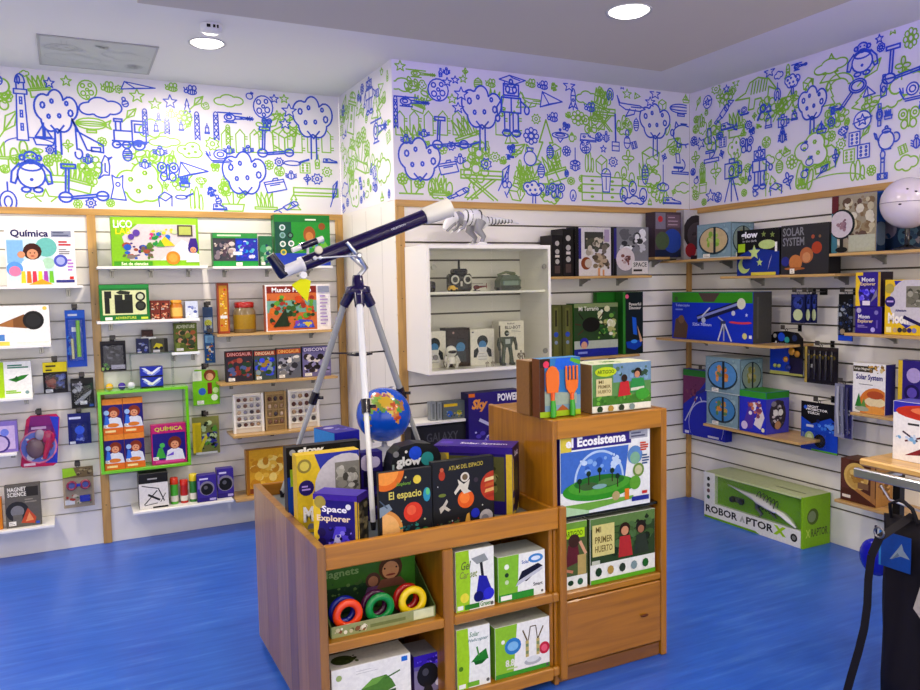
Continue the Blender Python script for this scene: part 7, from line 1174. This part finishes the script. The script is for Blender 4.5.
def a_plant(a): a.rect(0,0,1,1,'#e9ebe4').rect(0,.3,1,.84,'#3a5030').rect(0,.84,1,1,'#6a8a50').blobs(.3,.35,.98,.95,['#4c6a3a','#2c3c24','#5a7a4c','#26301e'],14,.1,3).rect(.03,.42,.36,.9,'#d8cf8c').text('MI',.08,.78,.16,.87,'#7a6a34').text('PRIMER',.07,.62,.33,.72,'#7a6a34').text('HUERTO',.07,.48,.33,.58,'#7a6a34').P([(.42,.34),(.44,.66),(.6,.66),(.64,.34)],'#b83a3c').circ(.52,.77,.1,'#3a2418').circ(.52,.74,.07,'#d09a78').P([(.66,.34),(.7,.64),(.84,.64),(.9,.34)],'#3a4438').circ(.77,.76,.1,'#2a2420').circ(.77,.72,.06,'#a8785c').rect(.02,.3,.14,.36,'#c8ccb8').rect(0,0,1,.07,'#6ab02c')
def icons(a,y,n=5):
    for i,c in enumerate(('#2a4a2c','#b89a50','#3a4a3c','#8aa0a0','#2c6a30')[:n]): a.ell(.12+.18*i,y,.05,.07,c,8)
def a_plant1(a): a_plant(a); icons(a,.18)
tcb('garden_kit_box','white and green first garden kit box with two people, right in the lower open shelf','boxed kit',590,655,514,Z4,2.6,.2,front=a_plant1,left=lambda a:a.rect(0,0,1,1,'#4a5a34').rect(.1,.1,.9,.5,'#e0e0d0'),right=lambda a:a.rect(0,0,1,1,'#d8502c').circ(.5,.5,.1,'#f0e0d0').circ(.5,.3,.1,'#f0e0d0'),top=lambda a:a.rect(0,0,1,1,'#a8b0a0').blobs(.1,.1,.9,.9,['#7a8a6c','#c8ccc0'],6,.1,2),col='#e2e4dc')
tcb('seed_kit_box','narrow green seed kit box with a person kneeling, left in the lower open shelf','boxed kit',563,587,522,Z4,2.6,.2,front=lambda a:a.rect(0,0,1,1,'#e9ebe4').rect(0,.2,1,1,'#5a6a3c').rect(0,.76,.9,.9,'#b8e01c').text('ARTIGOO',.08,.79,.82,.87,'#4a6a10').rect(0,.9,1,1,'#7aa844').P([(.1,.34),(.2,.66),(.6,.7),(.7,.4)],'#6a2c34').circ(.45,.72,.1,'#4a3024').P([(.6,.2),(.6,.5),(.95,.5),(.95,.2)],'#b8a468').line((.7,.7),(.95,.5),.05,'#d8a888').line((.1,.3),(.4,.26),.04,'#c88a6c').ell(.3,.1,.12,.04,'#2a4a2c').ell(.7,.1,.12,.05,'#3a6a4c'),col='#dfe2d6')
SHELF['TT']=H2+.0006
def a_artigoo(a): a.rect(0,0,1,1,'#6a9a5c').rect(0,.0,1,.14,'#edeee6').rect(.35,.6,1,1,'#7c9cb8').blobs(.35,.6,.99,.98,['#8ab0c8','#5a7a6c','#3a5a44'],8,.08,2).rect(0,.14,1,.32,'#4f8a34').blobs(.05,.14,.98,.4,['#3a7a2c','#7ab84c','#5a9a3c'],14,.06,3).ell(.22,.84,.18,.1,'#c8dc28').text('ARTIGOO',.08,.8,.36,.88,'#5a7a1c',.03).rect(.06,.34,.32,.7,'#d8cf9c').text('MI',.1,.6,.18,.67,'#7a6a34').text('PRIMER',.09,.5,.3,.57,'#7a6a34').text('HUERTO',.09,.4,.3,.47,'#7a6a34').P([(.42,.3),(.46,.6),(.6,.62),(.64,.32)],'#c8343c').circ(.53,.68,.08,'#3a2418').P([(.62,.36),(.66,.66),(.86,.66),(.9,.4)],'#3a9a54').P([(.64,.46),(.87,.48),(.87,.42),(.64,.4)],'#d8dcc8').circ(.76,.78,.1,'#241a14').circ(.75,.74,.07,'#c89474').ell(.84,.32,.12,.12,'#4aa83c')
def a_art2(a): a_artigoo(a); icons(a,.07,4); a.rect(.0,.0,1,.015,'#c8ccc0')
fx=tcb('garden_kit_box','white and green first garden kit box on top of the tall cabinet','boxed kit',592,651,363,SHELF['TT'],2.62,.15,front=a_art2,left=lambda a:a.rect(0,0,1,1,'#8a6a44'),right=lambda a:a.rect(0,0,1,1,'#1f5a34').text('A',.3,.4,.7,.6,'#c8d8a0'),top=lambda a:a.rect(0,0,1,1,'#dfe4c8').blobs(.05,.1,.6,.9,['#7ab03c','#c8d88c','#4a8a2c'],6,.12,2),col='#e4e6dc')
tcb('brown_carton','plain brown carton standing left on top of the tall cabinet','carton',529,546,361,SHELF['TT'],2.72,.1,front=lambda a:a.rect(0,0,1,1,'#8a6238'),left=lambda a:a.rect(0,0,1,1,'#9a7244'),top=lambda a:a.rect(0,0,1,1,'#b89a7a').blobs(.05,.05,.95,.95,['#e8dcd0','#d8502c','#c8a888'],8,.1,3),col='#8e683c')
# garden tool set: backing card box with trowel and fork
a_=px_on(541,390,2.63).x; b_=px_on(582,390,2.63).x; zt=px_on(562,358,2.63).z; wG=b_-a_; hG=zt-SHELF['TT']
GT=thing('garden_tool_set','blue backed garden tool set with an orange trowel and fork on the cabinet','garden tool set',((a_+b_)/2,2.64,SHELF['TT']))
box_mesh(wG,.055,hG,front=lambda a:a.rect(0,0,1,1,'#8aa8bc').rect(0,.35,1,1,'#3f88c4').P([(.35,.8),(.9,.8),(.75,1),(.4,1)],'#2a72e0').rect(0,.0,1,.1,'#a8c82c').rect(0,.1,.12,1,'#5a3018').rect(0,.85,.25,1,'#3a2418').circ(.16,.9,.06,'#e0486a').circ(.28,.82,.05,'#6ab03c').P([(.12,.2),(.9,.2),(.9,.38),(.12,.45)],'#a8b8a8').P([(.4,.1),(.55,.2),(.65,.14),(.7,.1)],'#b86a34').line((.75,.98),(1,.9),.08,'#6ab83c'),left=lambda a:a.rect(0,0,1,1,'#7a4a24'),topcol='#5aa0d8',col='#6a6a5c').build('carton',GT).location=(0,.0275,0)
s_=hG
sh=MB().prism([(-.045+wG*-.22+.02,.42*s_),(-.045-wG*.22+.07,.42*s_),(-wG*.22+.03,.56*s_),(-wG*.22+.03,.76*s_),(-wG*.22+.016,.85*s_),(-wG*.22,.875*s_),(-wG*.22-.016,.85*s_),(-wG*.22-.03,.76*s_),(-wG*.22-.03,.56*s_)],-.012,-.006,'#ee7c1c','gloss').tube([(-wG*.22,-.01,.43*s_),(-wG*.22,-.01,.27*s_)],[.009,.008],'#ee6a1c','gloss',10).build('trowel',GT)
MB().tube([(-wG*.22,-.012,.29*s_),(-wG*.22,-.014,.16*s_),(-wG*.22,-.013,.01*s_)],[.009,.012,.0125],'#3fae2c','gloss',12).build('handle',sh)
cxf=wG*.25
mb=MB().prism([(cxf-.01,.38*s_),(cxf+.01,.38*s_),(cxf+.027,.48*s_),(cxf+.03,.62*s_),(cxf-.03,.62*s_),(cxf-.027,.48*s_)],-.012,-.006,'#ee7c1c','gloss')
for i in range(4): x=cxf-.026+.0173*i; mb.box(x-.0045,x+.0045,-.012,-.006,.6*s_,.86*s_,'#ee7c1c','gloss',.002)
mb.tube([(cxf,-.01,.4*s_),(cxf,-.01,.26*s_)],.0085,'#ee6a1c','gloss',10); fk=mb.build('garden_fork',GT)
MB().tube([(cxf,-.012,.28*s_),(cxf,-.014,.16*s_),(cxf,-.013,.01*s_)],[.009,.012,.0125],'#3fae2c','gloss',12).build('handle',fk)
# ------------------------------------------------------------------ display rack at the right edge, near the camera
RX0,RX1,RY1,RY0,RZ=2.735,3.25,2.04,.9,.9
DRK=thing('display_rack','display rack with a pale wooden top and a chrome front rail at the right edge','display rack',((RX0+RX1)/2,(RY0+RY1)/2,0)); rx,ry=(RX0+RX1)/2,(RY0+RY1)/2
MB().box(RX0-rx,RX1-rx,RY0-ry,RY1-ry,RZ-.028,RZ,'#dcb066','wood_y',.006).build('top_board',DRK)
for x in (RX0+.1,RX1-.06):
    for y in (RY0+.05,RY1-.1): MB().box(x-.015-rx,x+.015-rx,y-.015-ry,y+.015-ry,0,RZ-.0285,'#2a2a2e','metal').build('post',DRK)
MB().box(RX0+.11-rx,RX1-.05-rx,RY0+.03-ry,RY1-.08-ry,.12,.14,'#3a3a3c','gloss').build('lower_shelf',DRK)
MB().box(RX0-.045-rx,RX0-.02-rx,RY0-ry,RY1-.01-ry,RZ-.065,RZ-.03,'#b9bec8','metal',.004).box(RX0-.02-rx,RX0+.09-rx,RY1-.12-ry,RY1-.1-ry,RZ-.055,RZ-.04,'#b9bec8','metal').box(RX0-.02-rx,RX0+.09-rx,RY0+.1-ry,RY0+.12-ry,RZ-.055,RZ-.04,'#b9bec8','metal').build('chrome_rail',DRK)
MB().tube([(RX0-.005-rx,RY1-.1-ry,RZ-.086),(RX0-.01-rx,RY1-.14-ry,RZ-.13),(RX0-.01-rx,RY1-.3-ry,RZ-.15),(RX0-.01-rx,RY0+.2-ry,RZ-.16)],.0045,'#e8e8ea','metal',8).build('wire_loop',DRK)
# drone box on the rack
u=on_plane(893,425,0,RX0+.1); zt=on_plane(906,402,0,RX0+.1).z
T_=box_mesh(.5,.1,min(zt-RZ,.3),front=lambda a:a.rect(0,0,1,1,'#efedee').P([(0,.8),(.5,1),(0,1)],'#3a3ab8').ell(.3,.84,.28,.13,'#c8402c').ell(.34,.87,.2,.07,'#e8845c').lines(.12,.6,.26,.67,'#444',1,0.035).P([(.04,.08),(.1,.1),(.36,.4),(.5,.46),(.46,.3),(.24,.14)],'#8a2c34').line((.08,.5),(.2,.36),.03,'#4a2c4c').line((.1,.34),(.24,.44),.03,'#6a3040').blobs(.02,.3,.2,.5,['#8ab8e0','#c8d8f0'],4,.05,2).blobs(.2,.02,.6,.3,['#8ab8e0','#4a2c3c','#b84a34'],7,.06,2),left=lambda a:a.rect(0,0,1,1,'#dcdce2'),topcol='#4a4ab0',col='#e8e6e8').build('drone_box',loc=(RX0+.1+.05,u.y-.25,RZ+.0006),rot=-PI/2)
tag(T_,'white box with a red drone picture standing on the pale wooden rack top','boxed drone')
# black fabric bags with blue labels on the rack's side, and a hanging strap
def bag(label,yc,wid,ztop,zbot,dx,labz,col='#17131a'):
    T=thing('fabric_bag',label,'bag',(RX0+.0,yc,zbot),-PI/2,'black bags on the display rack')
    w=wid; h=ztop-zbot
    mb=MB(); n=8; P=[]; F=[]; rn=random.Random(int(yc*100))
    for j in range(9):
        for i in range(n+1):
            x=-w/2+w*i/n; z=h*j/8; b=.028*math.sin(PI*i/n)**.6*(.4+.6*math.sin(PI*min(1,.12+j/8*.9))) ; P.append((x,-dx-b-.004*math.sin(i*2.3+j*1.7),z))
    m=len(P)
    for j in range(9):
        for i in range(n+1): x=-w/2+w*i/n; P.append((x,-dx+.004+.028*math.sin(PI*i/n)**.6,h*j/8))
    for j in range(8):
        for i in range(n):
            q=j*(n+1)+i; F.append((q,q+1,q+n+2,q+n+1)); F.append((m+q+1,m+q,m+q+n+1,m+q+n+2))
    for j in range(8):
        a=j*(n+1); F.append((m+a,a,a+n+1,m+a+n+1)); a+=n; F.append((a,m+a,m+a+n+1,a+n+1))
    for i in range(n): F.append((m+i,m+i+1,i+1,i)); a=8*(n+1)+i; F.append((a,a+1,m+a+1,m+a))
    mb.add(P,F,col,'matte',True); mb.build('bag_body',T)
    MB().tube([(-w*.3,-dx-.01,h-.004),(-w*.25,-dx-.03,h+.05),(0,-dx-.03,h+.075),(w*.25,-dx-.03,h+.05),(w*.3,-dx-.01,h-.004)],.009,'#120f14','matte',8,flat=.6).build('handle',T)
    lb=MB(); lb.box(-w*.42,w*.3,-dx-.046,-dx-.043,h*labz,h*labz+.13,'#1f4a9a','print')
    A_=Art(lb,(-w*.42,-dx-.046,h*labz),(1,0,0),(0,0,1),(0,-1,0),w*.72,.13); A_.rect(0,0,1,1,'#20509e').rect(0,.9,.1,1,'#58a8d8').rect(0,0,.07,1,'#3a8ac8').P([(.35,.25),(.6,.6),(.72,.78),(.78,.6),(.98,.4),(.7,.42)],'#8a9aa8').P([(.4,.25),(.66,.42),(.6,.5)],'#6a7a8c')
    lb.build('blue_label',T); return T
BZ=RZ-.17
bag('black fabric bag with a blue label at the left corner of the display rack',1.80,.17,BZ,.03,.06,.74)
bag('second black fabric bag with a blue label, cut off by the right photo edge',1.6,.22,BZ-.015,.03,.08,.7,'#1a1519')
# yellow and grey card between the bags, violet ball bag behind
T=thing('yellow_pouch','yellow and grey pouch hanging below the second blue label','pouch',(RX0-.145,1.63,.42),-PI/2)
MB().prism([(-.045,0),(.05,0),(.05,.17),(-.0,.17),(-.05,.08)],-.006,.006,'#c89a34','print').prism([(-.075,.03),(-.045,.0),(-.0,.17),(-.04,.16)],-.007,.004,'#b8b0a8','print').build('pouch_body',T)
MB().tube([(0,0,.165),(0,.03,.3)],.004,'#222','matte',6).build('loop',T)
q=on_plane(879,556,0,2.9)
T=thing('blue_pouch','shiny royal blue pouch peeking out left of the black bags','pouch',(q.x-.05,q.y-.02,q.z-.06),-PI/2)
MB().ball((0,0,.07),(.07,.03,.075),'#1a22b8','gloss',16).build('pouch_body',T); MB().tube([(0,0,.14),(0,.0,.2)],.005,'#141444','matte',6).build('loop',T)
# strap
SX=2.52
pts=[on_plane(px,py,0,SX) for px,py in ((879,538),(871,556),(868,580),(867,605),(864,628),(858,652),(851,676),(843,705))]
T=thing('black_strap','long black strap hanging down beside the display rack over the blue floor','strap',tuple(pts[0]))
mb=MB(); wv=.012
top=[V((RX0-.06,pts[0].y-.02,BZ+.02))]+pts
for a,b in zip(top,top[1:]):
    t=(b-a).normalized(); n_=t.cross(V((1,0,0))).normalized()*.015
    a2,b2=a-pts[0],b-pts[0]; mb.add([a2+n_,b2+n_,b2-n_,a2-n_]+[p+V((.003,0,0)) for p in (a2+n_,b2+n_,b2-n_,a2-n_)],[(0,1,2,3),(7,6,5,4),(0,4,5,1),(2,6,7,3)],'#1a171c','matte')
mb.build('webbing',T)
MB().torus((0,0,.02),.018,.004,'#8a8a90','metal',(1,0,0),18,8).build('strap_ring',T)
# ------------------------------------------------------------------ camera, world, colour
cam=bpy.data.cameras.new('camera'); co=bpy.data.objects.new('camera',cam); SC.collection.objects.link(co)
cam.sensor_fit='HORIZONTAL'; cam.sensor_width=36; cam.lens=CAMF/920*36; cam.clip_start=.05
M=Matrix((RT,UP,-FW)).transposed().to_4x4(); M.translation=CAM; co.matrix_world=M; SC.camera=co
w=bpy.data.worlds.new('World'); SC.world=w; w.use_nodes=True; w.node_tree.nodes['Background'].inputs[0].default_value=(1,.92,.82,1); w.node_tree.nodes['Background'].inputs[1].default_value=4.6
SC.view_settings.view_transform='Standard'; SC.view_settings.look='None'; SC.view_settings.exposure=-0.85; SC.view_settings.gamma=1
